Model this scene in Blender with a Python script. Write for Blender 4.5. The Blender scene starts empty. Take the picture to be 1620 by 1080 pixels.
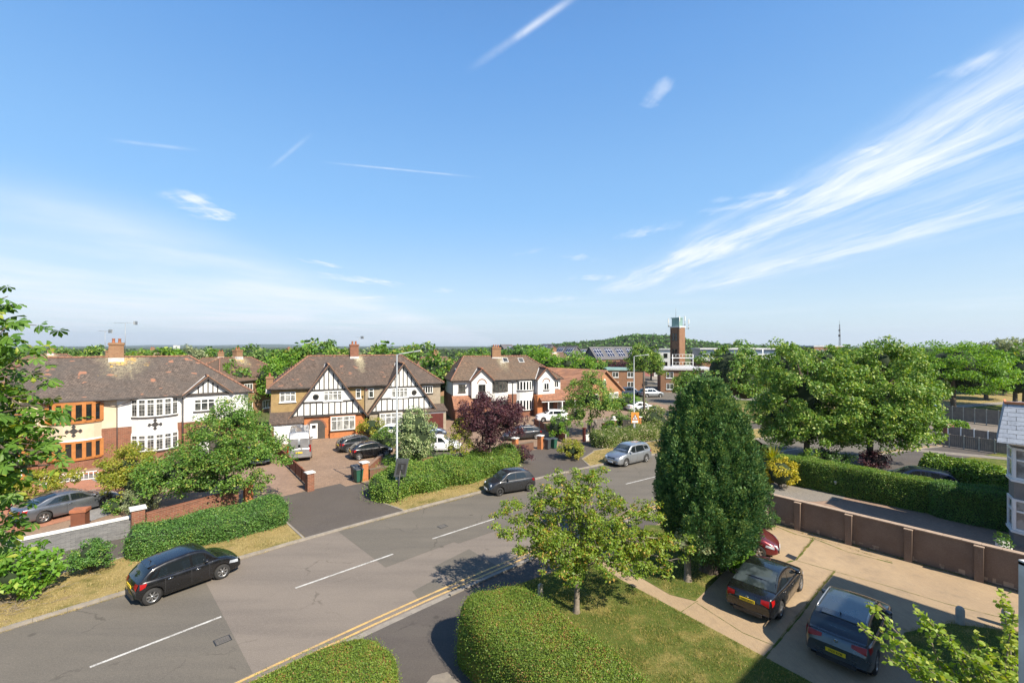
import bpy, math, random
import numpy as np
from mathutils import Vector, Matrix
R = math.radians
random.seed(5); rng = np.random.default_rng(5)
sc = bpy.context.scene
col = sc.collection
# ---------------------------------------------------------------- camera, sky, sun
F, H, HY = 710.0, 10.2, 547.0
cam_d = bpy.data.cameras.new('camera'); cam = bpy.data.objects.new('camera', cam_d); col.objects.link(cam)
cam_d.sensor_width = 36; cam_d.lens = F / 1620 * 36; cam_d.shift_y = 7 / 1620
cam_d.clip_start = 0.1; cam_d.clip_end = 60000
cam.location = (0, 0, H); cam.rotation_euler = (R(90), 0, 0); sc.camera = cam
sc.view_settings.view_transform = 'Standard'; sc.view_settings.look = 'None'
sc.view_settings.exposure = 0.96; sc.view_settings.gamma = 1
SUN_AZ, SUN_EL = 136.0, 43.0      # heading clockwise from +Y
sd = bpy.data.lights.new('sun', 'SUN'); sun = bpy.data.objects.new('sun', sd); col.objects.link(sun)
sd.energy = 4.8; sd.angle = R(0.5); sd.color = (1, .91, .77)
tos = Vector((math.sin(R(SUN_AZ)) * math.cos(R(SUN_EL)), math.cos(R(SUN_AZ)) * math.cos(R(SUN_EL)), math.sin(R(SUN_EL))))
sun.rotation_euler = (-tos).to_track_quat('-Z', 'Y').to_euler(); sun.location = tos * 60
world = bpy.data.worlds.new('World'); sc.world = world; world.use_nodes = True

class NT:
    """small node-tree writer"""
    def __init__(s, nt): s.nt = nt; s.N = nt.nodes; s.L = nt.links
    def n(s, t, **kw):
        nd = s.N.new(t)
        for k, v in kw.items():
            if k.startswith('i_'):
                nd.inputs[k[2:].replace('_', ' ')].default_value = v
            else: setattr(nd, k, v)
        return nd
    def l(s, a, b): s.L.new(a, b)
    def val(s, sock, x):
        if isinstance(x, bpy.types.NodeSocket): s.L.new(x, sock)
        else: sock.default_value = x
    def m(s, op, a, b=0.0, c=None, clamp=False):
        nd = s.N.new('ShaderNodeMath'); nd.operation = op; nd.use_clamp = clamp
        s.val(nd.inputs[0], a); s.val(nd.inputs[1], b)
        if c is not None: s.val(nd.inputs[2], c)
        return nd.outputs[0]
    def ramp(s, x, a, b, lo=0.0, hi=1.0, smooth=True):
        nd = s.N.new('ShaderNodeMapRange'); nd.clamp = True
        if smooth: nd.interpolation_type = 'SMOOTHSTEP'
        s.val(nd.inputs[0], x); nd.inputs[1].default_value = a; nd.inputs[2].default_value = b
        nd.inputs[3].default_value = lo; nd.inputs[4].default_value = hi
        return nd.outputs[0]
    def noise(s, vec, scale, detail=4, rough=.55, dist=0.0, out=0):
        nd = s.N.new('ShaderNodeTexNoise'); nd.inputs['Scale'].default_value = scale
        nd.inputs['Detail'].default_value = detail; nd.inputs['Roughness'].default_value = rough
        nd.inputs['Distortion'].default_value = dist
        if vec is not None: s.l(vec, nd.inputs['Vector'])
        return nd.outputs[out]
    def mix(s, f, a, b):
        nd = s.N.new('ShaderNodeMix'); nd.data_type = 'RGBA'
        s.val(nd.inputs[0], f)
        for i, x in ((6, a), (7, b)):
            if isinstance(x, bpy.types.NodeSocket): s.l(x, nd.inputs[i])
            else: nd.inputs[i].default_value = (*x, 1) if len(x) == 3 else x
        return nd.outputs[2]
    def xyz(s, x, y, z):
        nd = s.N.new('ShaderNodeCombineXYZ')
        for i, v in enumerate((x, y, z)): s.val(nd.inputs[i], v)
        return nd.outputs[0]

def build_sky():
    t = NT(world.node_tree); t.N.clear()
    out = t.n('ShaderNodeOutputWorld'); bg = t.n('ShaderNodeBackground')
    sky = t.n('ShaderNodeTexSky', sky_type='NISHITA', sun_disc=False)
    sky.sun_elevation = R(SUN_EL); sky.sun_rotation = R(SUN_AZ); sky.air_density = 1.0; sky.dust_density = .6; sky.ozone_density = 2.2; sky.altitude = 50
    co = t.n('ShaderNodeTexCoord'); sep = t.n('ShaderNodeSeparateXYZ'); t.l(co.outputs['Generated'], sep.inputs[0])
    X, Y, Z = sep.outputs
    zc = t.m('MAXIMUM', Z, .012)
    u = t.m('DIVIDE', X, zc); v = t.m('DIVIDE', Y, zc)          # point on a cloud plane overhead
    P = t.xyz(u, v, 0)
    wn = t.noise(P, .55, 4, .6, out=1)
    wv = t.n('ShaderNodeVectorMath', operation='SUBTRACT'); t.l(wn, wv.inputs[0]); wv.inputs[1].default_value = (.5, .5, .5)
    ws = t.n('ShaderNodeVectorMath', operation='SCALE'); t.l(wv.outputs[0], ws.inputs[0]); ws.inputs['Scale'].default_value = .5
    wp = t.n('ShaderNodeVectorMath', operation='ADD'); t.l(P, wp.inputs[0]); t.l(ws.outputs[0], wp.inputs[1])
    sw = t.n('ShaderNodeSeparateXYZ'); t.l(wp.outputs[0], sw.inputs[0]); uw, vw = sw.outputs[0], sw.outputs[1]
    # fibrous cirrus, long along v
    def fib(su, sv, off, det=7, rough=.62):
        return t.noise(t.xyz(t.m('ADD', t.m('MULTIPLY', uw, su), off), t.m('MULTIPLY', vw, sv), off * .7), 1.0, det, rough)
    f1 = fib(2.6, .45, 3.1); f2 = fib(9, 1.1, 7.7, 6, .6)
    fw = t.m('ADD', t.m('MULTIPLY', f2, .55), t.m('MULTIPLY', t.noise(wp.outputs[0], 5.5, 6, .68), .45))
    dens = []
    # main plume on the right: a band whose left edge sits at u=1.55
    uc = t.m('ADD', uw, t.m('MULTIPLY', vw, .03))
    b1 = t.ramp(t.m('ABSOLUTE', t.m('SUBTRACT', uc, 2.2)), .12, .62, 1.0, 0); b2 = t.m('MULTIPLY', t.ramp(t.m('ABSOLUTE', t.m('SUBTRACT', uc, 3.55)), .05, .62, .85, 0), t.ramp(vw, 2.4, 3.6))
    b3 = t.m('MULTIPLY', t.ramp(uc, 1.8, 2.3), t.ramp(uc, 3.6, 4.8, .30, 0)); plume = t.m('MAXIMUM', t.m('MAXIMUM', b1, b2), b3)
    farf = t.ramp(vw, 6.5, 9.5, 1.0, 0.0); nearf = t.ramp(vw, .8, 1.5, .35, 1.0)
    fibm = t.ramp(t.m('ADD', t.m('MULTIPLY', f1, .6), t.m('ADD', t.m('MULTIPLY', f2, .26), t.m('MULTIPLY', fib(26, 3.2, 4.4, 5, .6), .14))), .37, .65)
    pl = t.m('MULTIPLY', plume, t.m('MULTIPLY', farf, nearf))
    dens.append(t.m('MULTIPLY', pl, t.m('MULTIPLY_ADD', fibm, .95, .12)))
    # wide thin veil on the left and along the horizon
    veil = t.m('MULTIPLY', t.ramp(uw, -2.2, -3.9), t.ramp(vw, 2.0, 3.6))
    vn = t.noise(t.xyz(t.m('MULTIPLY', uw, .35), t.m('MULTIPLY', vw, .22), 2.0), 1.0, 6, .6)
    dens.append(t.m('MULTIPLY', veil, t.ramp(vn, .32, .66, .15, .72)))
    hz = t.ramp(Z, .0, .16, 1.0, 0.0)
    hn = t.noise(t.xyz(t.m('MULTIPLY', X, 3.0), t.m('MULTIPLY', Y, 2.0), t.m('MULTIPLY', Z, 42.0)), 1.0, 6, .6)
    dens.append(t.m('MULTIPLY', hz, t.ramp(hn, .42, .72, .0, .5)))
    # single strokes (contrails and wisps): centre, direction, half length, half width, strength, fibrous
    def stroke(p0, p1, w, k, fibrous=.0, src=None):
        a = Vector(p0); b = Vector(p1); c = (a + b) / 2; d = (b - a); hl = d.length / 2; d.normalize()
        uu, vv = (uw, vw) if fibrous else (u, v)
        du = t.m('SUBTRACT', uu, c.x); dv = t.m('SUBTRACT', vv, c.y)
        al = t.m('ABSOLUTE', t.m('ADD', t.m('MULTIPLY', du, d.x), t.m('MULTIPLY', dv, d.y)))
        ac = t.m('ABSOLUTE', t.m('SUBTRACT', t.m('MULTIPLY', du, d.y), t.m('MULTIPLY', dv, d.x)))
        s = t.m('MULTIPLY', t.ramp(al, hl * .3, hl * 1.1, 1, 0), t.ramp(ac, 0, w * (1.5 if fibrous else 1.0), 1, 0))
        if fibrous: s = t.m('MULTIPLY', t.ramp(t.m('ADD', s, t.m('MULTIPLY', t.m('SUBTRACT', fw, .5), 4.2)), .35, 1.75), t.ramp(s, 0, .35))
        else: s = t.m('MULTIPLY', s, t.ramp(fw, .3, .6, .35, 1.0))
        dens.append(t.m('MULTIPLY', s, k))
    def pd(px, py):
        x = (px - 810) / F; z = (HY - py) / F; return (x / z, 1 / z)
    stroke(pd(742, 112), pd(925, -16), .03, .26); stroke(pd(790, 78), pd(925, -16), .02, .34)
    stroke(pd(505, 256), pd(762, 281), .022, .42)
    stroke(pd(170, 221), pd(318, 238), .035, .25)
    stroke(pd(426, 268), pd(495, 210), .02, .2)
    stroke(pd(1030, 160), pd(1075, 110), .06, .42, 1); stroke(pd(1024, 162), pd(1050, 148), .05, .3, 1)
    stroke(pd(232, 300), pd(380, 352), .22, .75, 1); stroke(pd(215, 292), pd(330, 322), .2, .6, 1); stroke(pd(300, 335), pd(386, 354), .16, .7, 1)
    stroke(pd(497, 420), pd(533, 414), .45, .8, 1); stroke(pd(545, 447), pd(605, 440), .9, .8, 1); stroke(pd(575, 468), pd(602, 473), .7, .7, 1)
    stroke(pd(672, 459), pd(722, 461), .5, .5, 1); stroke(pd(798, 476), pd(838, 474), .9, .6, 1)
    stroke(pd(792, 410), pd(885, 387), .12, .3, 1); stroke(pd(1105, 322), pd(1300, 288), .08, .4, 1)
    stroke(pd(1300, 275), pd(1390, 215), .10, .7, 1); stroke(pd(900, 412), pd(950, 405), .35, .5, 1)
    stroke(pd(960, 385), pd(1090, 345), .18, .45, 1); stroke(pd(1090, 345), pd(1290, 290), .12, .4, 1)
    stroke(pd(915, 445), pd(965, 432), .5, .5, 1); stroke(pd(1480, 130), pd(1615, 70), .10, .5, 1); stroke(pd(840, 480), pd(930, 466), .7, .45, 1)
    d = dens[0]
    for x in dens[1:]: d = t.m('ADD', d, x)
    d = t.m('MULTIPLY', t.m('MINIMUM', t.m('MULTIPLY', d, .92), .84), t.ramp(Z, 0, .01))
    # a summer sky: slightly lighter and bluer than the raw model, pale towards the horizon
    hs = t.n('ShaderNodeHueSaturation'); hs.inputs['Saturation'].default_value = 1.08; hs.inputs['Value'].default_value = 1.0
    t.l(sky.outputs[0], hs.inputs['Color'])
    # deep clear blue overhead, paler and milkier towards the horizon
    g1 = t.mix(t.ramp(Z, .0, .30), (2.45, 3.10, 3.50), (1.02, 2.22, 3.85)); g2 = t.mix(t.ramp(Z, .22, .62), g1, (.50, 1.46, 3.30)); g3 = t.mix(t.ramp(Z, .52, .85), g2, (.22, .62, 1.7))
    base = t.mix(.80, hs.outputs[0], g3)
    cm = t.mix(d, base, (4.3, 4.45, 4.7))
    t.l(cm, bg.inputs[0]); bg.inputs[1].default_value = SKY_STR; t.l(bg.outputs[0], out.inputs[0])
SKY_STR = .128
build_sky()

# ---------------------------------------------------------------- pixel <-> ground helpers
def G(px, py, z=0.0):
    Y = F * (H - z) / (py - HY); return Vector(((px - 810) / F * Y, Y, z))
def GY(px, Y, z=0.0): return Vector(((px - 810) / F * Y, Y, z))

# ---------------------------------------------------------------- mesh helpers
def tag(o, label=None, cat=None, group=None, kind=None):
    if label: o['label'] = label
    if cat: o['category'] = cat
    if group: o['group'] = group
    if kind: o['kind'] = kind
    return o
def empty(name, loc=(0, 0, 0), rz=0.0, label=None, cat=None, group=None):
    o = bpy.data.objects.new(name, None); col.objects.link(o); o.location = loc; o.rotation_euler = (0, 0, rz)
    o.empty_display_size = .3
    return tag(o, label, cat, group)
def kids(o): return [c for c in bpy.data.objects if c.parent == o]
def copy_tree(o, parent=None):
    c = o.copy(); col.objects.link(c)
    if parent is not None: c.parent = parent
    for ch in kids(o): copy_tree(ch, c)
    return c
class MB:
    def __init__(s): s.v = []; s.f = []; s.m = []; s.sm = []; s.k = 0; s.smooth = False
    def mat(s, k): s.k = k; return s
    def add(s, vs, fs):
        b = len(s.v); s.v += [tuple(p) for p in vs]
        for f in fs: s.f.append([b + i for i in f]); s.m.append(s.k); s.sm.append(s.smooth)
        return s
    def box(s, x0, x1, y0, y1, z0, z1):
        return s.add([(x0, y0, z0), (x1, y0, z0), (x1, y1, z0), (x0, y1, z0), (x0, y0, z1), (x1, y0, z1), (x1, y1, z1), (x0, y1, z1)],
                     [(3, 2, 1, 0), (4, 5, 6, 7), (0, 1, 5, 4), (1, 2, 6, 5), (2, 3, 7, 6), (3, 0, 4, 7)])
    def cbox(s, c, sx, sy, sz): return s.box(c[0] - sx / 2, c[0] + sx / 2, c[1] - sy / 2, c[1] + sy / 2, c[2], c[2] + sz)
    def prism(s, poly, z0, z1):
        """vertical prism; z1 may be list"""
        n = len(poly); zt = z1 if isinstance(z1, (list, tuple)) else [z1] * n
        a = sum(poly[i][0] * poly[(i + 1) % n][1] - poly[(i + 1) % n][0] * poly[i][1] for i in range(n))
        if a < 0: poly = poly[::-1]; zt = zt[::-1]
        return s.add([(p[0], p[1], z0) for p in poly] + [(p[0], p[1], z) for p, z in zip(poly, zt)],
                     [tuple(range(n - 1, -1, -1)), tuple(range(n, 2 * n))] + [(i, (i + 1) % n, n + (i + 1) % n, n + i) for i in range(n)])
    def yprism(s, poly, y0, y1):
        """poly in (x,z), extruded along y"""
        n = len(poly)
        a = sum(poly[i][0] * poly[(i + 1) % n][1] - poly[(i + 1) % n][0] * poly[i][1] for i in range(n))
        if a < 0: poly = poly[::-1]
        return s.add([(p[0], y0, p[1]) for p in poly] + [(p[0], y1, p[1]) for p in poly],
                     [tuple(range(n)), tuple(range(2 * n - 1, n - 1, -1))] + [(i, n + i, n + (i + 1) % n, (i + 1) % n) for i in range(n)])
    def bar(s, p, q, w, h=None, up=(0, 0, 1)):
        """rectangular bar from p to q, w across, h along up"""
        h = h or w; p = Vector(p); q = Vector(q); d = (q - p).normalized(); u = Vector(up)
        x = d.cross(u)
        if x.length < 1e-4: x = Vector((1, 0, 0))
        x.normalize(); u = x.cross(d).normalized(); x *= w / 2; u *= h / 2
        vs = [p - x - u, p + x - u, p + x + u, p - x + u, q - x - u, q + x - u, q + x + u, q - x + u]
        return s.add(vs, [(0, 1, 2, 3), (7, 6, 5, 4), (0, 4, 5, 1), (1, 5, 6, 2), (2, 6, 7, 3), (3, 7, 4, 0)])
    def tube(s, pts, rad, n=8, caps=True):
        pts = [Vector(p) for p in pts]; rr = rad if isinstance(rad, (list, tuple)) else [rad] * len(pts)
        vs = []; prev = None
        for i, p in enumerate(pts):
            d = (pts[min(i + 1, len(pts) - 1)] - pts[max(i - 1, 0)]).normalized()
            a = d.cross(Vector((0, 0, 1))) if prev is None else prev - d * prev.dot(d)
            if a.length < 1e-3: a = d.cross(Vector((1, 0, 0)))
            a.normalize(); prev = a; b = d.cross(a)
            for k in range(n):
                t = 2 * math.pi * k / n; vs.append(p + (a * math.cos(t) + b * math.sin(t)) * rr[i])
        fs = [(i * n + k, i * n + (k + 1) % n, (i + 1) * n + (k + 1) % n, (i + 1) * n + k) for i in range(len(pts) - 1) for k in range(n)]
        if caps: fs += [tuple(range(n - 1, -1, -1)), tuple(range((len(pts) - 1) * n, len(pts) * n))]
        o = s.smooth; s.smooth = True; s.add(vs, fs); s.smooth = o; return s
    def lathe(s, prof, c=(0, 0, 0), n=20, axis='z'):
        vs = []; m = len(prof)
        for r, z in prof:
            for k in range(n):
                t = 2 * math.pi * k / n; a, b = r * math.cos(t), r * math.sin(t)
                q = (a, b, z) if axis == 'z' else ((z, a, b) if axis == 'x' else (b, z, a))
                vs.append((c[0] + q[0], c[1] + q[1], c[2] + q[2]))
        fs = [(i * n + k, i * n + (k + 1) % n, (i + 1) * n + (k + 1) % n, (i + 1) * n + k) for i in range(m - 1) for k in range(n)]
        o = s.smooth; s.smooth = True; s.add(vs, fs); s.smooth = o; return s
    def quad(s, a, b, c, d): return s.add([a, b, c, d], [(0, 1, 2, 3)])
    def slab(s, pts, th):
        """thick sheet through 3D pts (planar polygon), thickness downwards along normal"""
        pts = [Vector(p) for p in pts]; n = (pts[1] - pts[0]).cross(pts[2] - pts[0]).normalized()
        if n.z < 0: pts = pts[::-1]; n = -n
        k = len(pts); lo = [p - n * th for p in pts]
        return s.add(pts + lo, [tuple(range(k)), tuple(range(2 * k - 1, k - 1, -1))] + [(i, k + i, k + (i + 1) % k, (i + 1) % k) for i in range(k)])
    def grid(s, rows, closed=False):
        nr = len(rows); nc = len(rows[0]); vs = [p for r in rows for p in r]
        fs = [(i * nc + j, i * nc + (j + 1) % nc, (i + 1) * nc + (j + 1) % nc, (i + 1) * nc + j) for i in range(nr - 1) for j in range(nc if closed else nc - 1)]
        return s.add(vs, fs)
    def build(s, name, mats, parent=None, bevel=0.0):
        me = bpy.data.meshes.new(name); me.from_pydata(s.v, [], s.f)
        if not isinstance(mats, (list, tuple)): mats = [mats]
        for m_ in mats: me.materials.append(m_)
        me.polygons.foreach_set('material_index', s.m); me.polygons.foreach_set('use_smooth', s.sm)
        me.update()
        o = bpy.data.objects.new(name, me); col.objects.link(o)
        if parent is not None: o.parent = parent
        if bevel: 
            b = o.modifiers.new('bevel', 'BEVEL'); b.width = bevel; b.segments = 2; b.limit_method = 'ANGLE'
        return o
def np_mesh(name, V, Q, mats, parent=None, midx=None, smooth=False):
    me = bpy.data.meshes.new(name); n = len(V); q = len(Q)
    me.vertices.add(n); me.vertices.foreach_set('co', np.ascontiguousarray(V, np.float32).ravel())
    me.loops.add(q * 4); me.loops.foreach_set('vertex_index', np.ascontiguousarray(Q, np.int32).ravel())
    me.polygons.add(q); me.polygons.foreach_set('loop_start', np.arange(0, q * 4, 4, dtype=np.int32))
    me.polygons.foreach_set('loop_total', np.full(q, 4, np.int32))
    if not isinstance(mats, (list, tuple)): mats = [mats]
    for m_ in mats: me.materials.append(m_)
    if midx is not None: me.polygons.foreach_set('material_index', midx.astype(np.int32))
    if smooth: me.polygons.foreach_set('use_smooth', np.ones(q, bool))
    me.update(calc_edges=True); me.validate()
    o = bpy.data.objects.new(name, me); col.objects.link(o)
    if parent is not None: o.parent = parent
    return o
def text_mesh(name, s, size, m_, parent, loc, rot, ext=.002, font_scale_x=1.0):
    cu = bpy.data.curves.new(name, 'FONT'); cu.body = s; cu.size = size; cu.extrude = ext; cu.align_x = 'CENTER'; cu.align_y = 'CENTER'; cu.offset = size * .012
    to = bpy.data.objects.new(name + '_tmp', cu); col.objects.link(to)
    dg = bpy.context.evaluated_depsgraph_get(); me = bpy.data.meshes.new_from_object(to.evaluated_get(dg))
    bpy.data.objects.remove(to); me.name = name
    me.materials.clear(); me.materials.append(m_)
    o = bpy.data.objects.new(name, me); col.objects.link(o); o.parent = parent; o.location = loc; o.rotation_euler = rot; o.scale = (font_scale_x, 1, 1)
    return o
# ---------------------------------------------------------------- materials
def new_mat(name):
    m_ = bpy.data.materials.new(name); m_.use_nodes = True; t = NT(m_.node_tree); t.N.clear()
    o = t.n('ShaderNodeOutputMaterial'); b = t.n('ShaderNodeBsdfPrincipled'); t.l(b.outputs[0], o.inputs[0])
    return m_, t, b, o
def obj_co(t): return t.n('ShaderNodeTexCoord').outputs['Object']
def setp(b, **kw):
    for k, v in kw.items():
        b.inputs[{'rough': 'Roughness', 'spec': 'Specular IOR Level', 'metal': 'Metallic', 'coat': 'Coat Weight', 'coatr': 'Coat Roughness'}[k]].default_value = v
def bump(t, b, h, s, d=.02):
    n = t.n('ShaderNodeBump'); n.inputs['Strength'].default_value = s; n.inputs['Distance'].default_value = d
    t.l(h, n.inputs['Height']); t.l(n.outputs[0], b.inputs['Normal'])
def plain(name, c, c2=None, scale=3.0, rough=.7, bmp=0.0, lo=.35, hi=.65, fine=0.0, **kw):
    m_, t, b, o = new_mat(name); setp(b, rough=rough, **kw)
    if c2 is None: c2 = tuple(x * .8 for x in c)
    co = obj_co(t); n = t.noise(co, scale, 6, .62)
    cc = t.mix(t.ramp(n, lo, hi), c, c2)
    if fine:
        n2 = t.noise(co, scale * 22, 2, .6); cc = t.mix(t.ramp(n2, .3, .7, 0, fine), cc, tuple(x * .45 for x in c))
    t.l(cc, b.inputs['Base Color'])
    if bmp: bump(t, b, t.noise(co, scale * 12, 4, .6), bmp)
    return m_
def brick(name, c1, c2, mortar, bw=.225, bh=.075, rough=.85, ms=.01, stain=.35, xy=True, bmp=.25, offs=.5, vec='wall'):
    m_, t, b, o = new_mat(name); setp(b, rough=rough, spec=.3)
    sp = t.n('ShaderNodeSeparateXYZ'); co = obj_co(t); t.l(co, sp.inputs[0])
    if vec == 'wall': v = t.xyz(t.m('ADD', sp.outputs[0], sp.outputs[1]), sp.outputs[2], 0)
    elif vec == 'roofx': v = t.xyz(sp.outputs[0], t.m('MULTIPLY', sp.outputs[2], 1.15), 0)
    elif vec == 'roof': v = t.xyz(t.m('ADD', sp.outputs[0], sp.outputs[1]), t.m('MULTIPLY', sp.outputs[2], 1.4), 0)
    else: v = co
    bt = t.n('ShaderNodeTexBrick'); t.l(v, bt.inputs['Vector']); bt.offset = offs
    bt.inputs['Scale'].default_value = 1; bt.inputs['Brick Width'].default_value = bw; bt.inputs['Row Height'].default_value = bh
    bt.inputs['Mortar Size'].default_value = ms; bt.inputs['Mortar Smooth'].default_value = .2
    bt.inputs['Color1'].default_value = (*c1, 1); bt.inputs['Color2'].default_value = (*c2, 1); bt.inputs['Mortar'].default_value = (*mortar, 1)
    n = t.noise(co, 1.1, 6, .65); n2 = t.noise(co, 9, 4, .6)
    cc = t.mix(t.ramp(n, .4, .72, 0, stain), bt.outputs[0], tuple(x * .5 for x in c1))
    cc = t.mix(t.ramp(n2, .35, .7, 0, .4), cc, tuple(min(1, x * 1.5) for x in c2)); cc = t.mix(t.ramp(t.noise(co, 3.3, 5, .7), .5, .75, 0, .45), cc, tuple(x * .45 for x in c2))
    t.l(cc, b.inputs['Base Color']); bump(t, b, bt.outputs['Fac'], -bmp, .01)
    return m_
def roof_mat(name, c1, c2, c3, lich=(.34, .30, .19), lc=None, orange=(.62, .36, .06), patch=(.38, .17, .10), patch_amt=.6, tw=.17, th=.13):
    """lc: lichen streak centre (x) on the front slope, local coordinates, apex z"""
    m_, t, b, o = new_mat(name); setp(b, rough=.88, spec=.25)
    co = obj_co(t); sp = t.n('ShaderNodeSeparateXYZ'); t.l(co, sp.inputs[0]); x, y, z = sp.outputs
    zz = t.m('MULTIPLY', z, 1.4)
    bt = t.n('ShaderNodeTexBrick'); t.l(t.xyz(t.m('ADD', x, t.m('MULTIPLY', y, .35)), zz, 0), bt.inputs['Vector']); bt.offset = .5
    bt.inputs['Scale'].default_value = 1; bt.inputs['Brick Width'].default_value = tw; bt.inputs['Row Height'].default_value = th
    bt.inputs['Mortar Size'].default_value = .012; bt.inputs['Mortar Smooth'].default_value = .3
    bt.inputs['Color1'].default_value = (*[q * 1.3 for q in c1], 1); bt.inputs['Color2'].default_value = (*[q * .7 for q in c2], 1); bt.inputs['Mortar'].default_value = (*[q * .3 for q in c1], 1)
    n = t.noise(co, .55, 7, .68); n2 = t.noise(co, 2.6, 5, .7); n3 = t.noise(co, 14, 3, .6)
    cc = t.mix(t.ramp(n, .38, .66, 0, .75), bt.outputs[0], c3)
    cc = t.mix(t.ramp(n3, .45, .75, 0, .4), cc, tuple(min(1, q * 1.7) for q in c1))
    # patches of newer red tiles, wider than high
    pn = t.noise(t.xyz(t.m('MULTIPLY', x, .9), t.m('MULTIPLY', y, .9), t.m('MULTIPLY', z, 2.2)), 1.1, 2, .5)
    cc = t.mix(t.ramp(pn, .66, .70, 0, patch_amt), cc, patch)
    if lc:
        lx, top, wd, ln = lc
        dx = t.m('DIVIDE', t.m('SUBTRACT', x, lx), wd); dz = t.m('DIVIDE', t.m('SUBTRACT', top, z), ln)
        d = t.m('SQRT', t.m('ADD', t.m('MULTIPLY', dx, dx), t.m('MULTIPLY', dz, dz)))
        d = t.m('ADD', d, t.m('MULTIPLY', t.m('SUBTRACT', n2, .5), 1.3))
        cc = t.mix(t.m('MULTIPLY', t.ramp(d, .25, 1.15, .8, 0), t.ramp(t.noise(co, 7, 5, .7), .38, .58)), cc, lich)
        d2 = t.m('ADD', d, t.m('MULTIPLY', t.m('SUBTRACT', t.noise(co, 1.2, 3, .5), .5), 3.0))
        cc = t.mix(t.m('MULTIPLY', t.ramp(d2, .0, .55, .9, 0), t.ramp(t.noise(co, 5, 4, .7), .4, .55)), cc, orange)
    # pale lichen spots along the ridge
    t.l(cc, b.inputs['Base Color']); bump(t, b, bt.outputs['Fac'], -.5, .02)
    return m_
def leaf_mat(name, c1, c2, c3=None, trans=.35, rough=.5, p3=.12, spec=.35, clump=1.3):
    """c1/c2: range of leaf colours; c3: odd leaves (young, dry)"""
    m_ = bpy.data.materials.new(name); m_.use_nodes = True; t = NT(m_.node_tree); t.N.clear()
    o = t.n('ShaderNodeOutputMaterial'); b = t.n('ShaderNodeBsdfPrincipled'); setp(b, rough=rough, spec=spec)
    ge = t.n('ShaderNodeNewGeometry'); r = ge.outputs['Random Per Island']
    n = t.noise(obj_co(t), clump, 3, .6)
    f = t.m('ADD', t.m('MULTIPLY', r, .6), t.m('MULTIPLY', t.ramp(n, .35, .65), .4))
    cc = t.mix(f, c1, c2)
    if c3: 
        f3 = t.m('ADD', t.m('FRACT', t.m('MULTIPLY', r, 37.7)), t.ramp(n, .45, .7, 0, .25))
        cc = t.mix(t.m('MULTIPLY', t.m('GREATER_THAN', f3, 1.0 - p3 + .08), .85), cc, c3)
    t.l(cc, b.inputs['Base Color'])
    tr = t.n('ShaderNodeBsdfTranslucent'); hs = t.n('ShaderNodeHueSaturation'); hs.inputs['Hue'].default_value = .485; hs.inputs['Saturation'].default_value = 1.15; hs.inputs['Value'].default_value = 1.5
    t.l(cc, hs.inputs['Color']); t.l(hs.outputs[0], tr.inputs[0])
    mx = t.n('ShaderNodeMixShader'); mx.inputs[0].default_value = trans
    t.l(b.outputs[0], mx.inputs[1]); t.l(tr.outputs[0], mx.inputs[2]); t.l(mx.outputs[0], o.inputs[0])
    return m_
def glassy(name, c, rough=.06, spec=.8, c2=None):
    m_, t, b, o = new_mat(name); setp(b, rough=rough, spec=spec)
    if c2:
        n = t.noise(obj_co(t), 1.7, 3, .6); t.l(t.mix(t.ramp(n, .42, .6), c, c2), b.inputs['Base Color'])
    else: b.inputs['Base Color'].default_value = (*c, 1)
    return m_
def paint(name, c, metal=.3, rough=.32, flake=.1):
    m_, t, b, o = new_mat(name); setp(b, metal=metal, rough=rough, coat=.9, coatr=.06)
    n = t.noise(obj_co(t), 2.5, 5, .6); n2 = t.noise(obj_co(t), 60, 2)
    cc = t.mix(t.ramp(n, .4, .7, 0, .12), c, tuple(1.15 * x + .006 for x in c)); t.l(cc, b.inputs['Base Color'])
    t.l(t.ramp(n, .3, .7, rough * .8, rough * 1.3), b.inputs['Roughness'])
    return m_
M = {}
M['white_render'] = plain('white_render', (.66, .65, .62), (.56, .55, .515), 1.2, .85, .12, lo=.4, hi=.75)
M['cream_render'] = plain('cream_render', (.56, .46, .33), (.50, .41, .29), 1.2, .85, .12)
M['ochre_render'] = plain('ochre_render', (.36, .25, .11), (.28, .19, .085), 2.2, .95, .6, fine=.45)
M['grey_pebble'] = plain('grey_pebble_dash', (.36, .30, .22), (.28, .23, .17), 2.2, .95, .6, fine=.45)
M['brown_render'] = plain('brown_render', (.165, .115, .085), (.215, .155, .118), .9, .9, .35, lo=.3, hi=.7, fine=.25)
M['red_brick'] = brick('red_brick', (.25, .095, .052), (.15, .06, .038), (.26, .19, .13), bw=.28, bh=.1)
M['orange_brick'] = brick('orange_brick', (.43, .155, .055), (.35, .12, .045), (.42, .20, .09))
M['dark_brick'] = brick('dark_brick', (.17, .075, .045), (.12, .055, .035), (.15, .11, .08))
M['stock_brick'] = brick('stock_brick', (.27, .15, .075), (.20, .10, .055), (.30, .22, .14))
M['station_brick'] = brick('station_brick', (.235, .12, .068), (.18, .09, .052), (.27, .17, .1))
M['slate_stone'] = brick('slate_stone', (.24, .235, .23), (.13, .13, .13), (.08, .08, .08), bw=.34, bh=.05, ms=.008, stain=.3)
M['white_paint'] = plain('white_paint', (.78, .78, .76), (.70, .70, .67), 2, .45, 0)
M['upvc'] = plain('upvc_white', (.80, .80, .78), (.74, .74, .72), 1.5, .35, 0)
M['black_timber'] = plain('black_timber', (.025, .022, .02), (.04, .036, .032), 4, .6, 0)
M['orange_frame'] = plain('orange_frame', (.40, .155, .038), (.33, .125, .03), 3, .5, .0)
M['dark_frame'] = plain('dark_frame', (.05, .045, .04), (.07, .06, .05), 3, .5, .0)
M['fascia'] = plain('fascia', (.035, .03, .028), (.06, .05, .045), 3, .6, 0)
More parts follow.
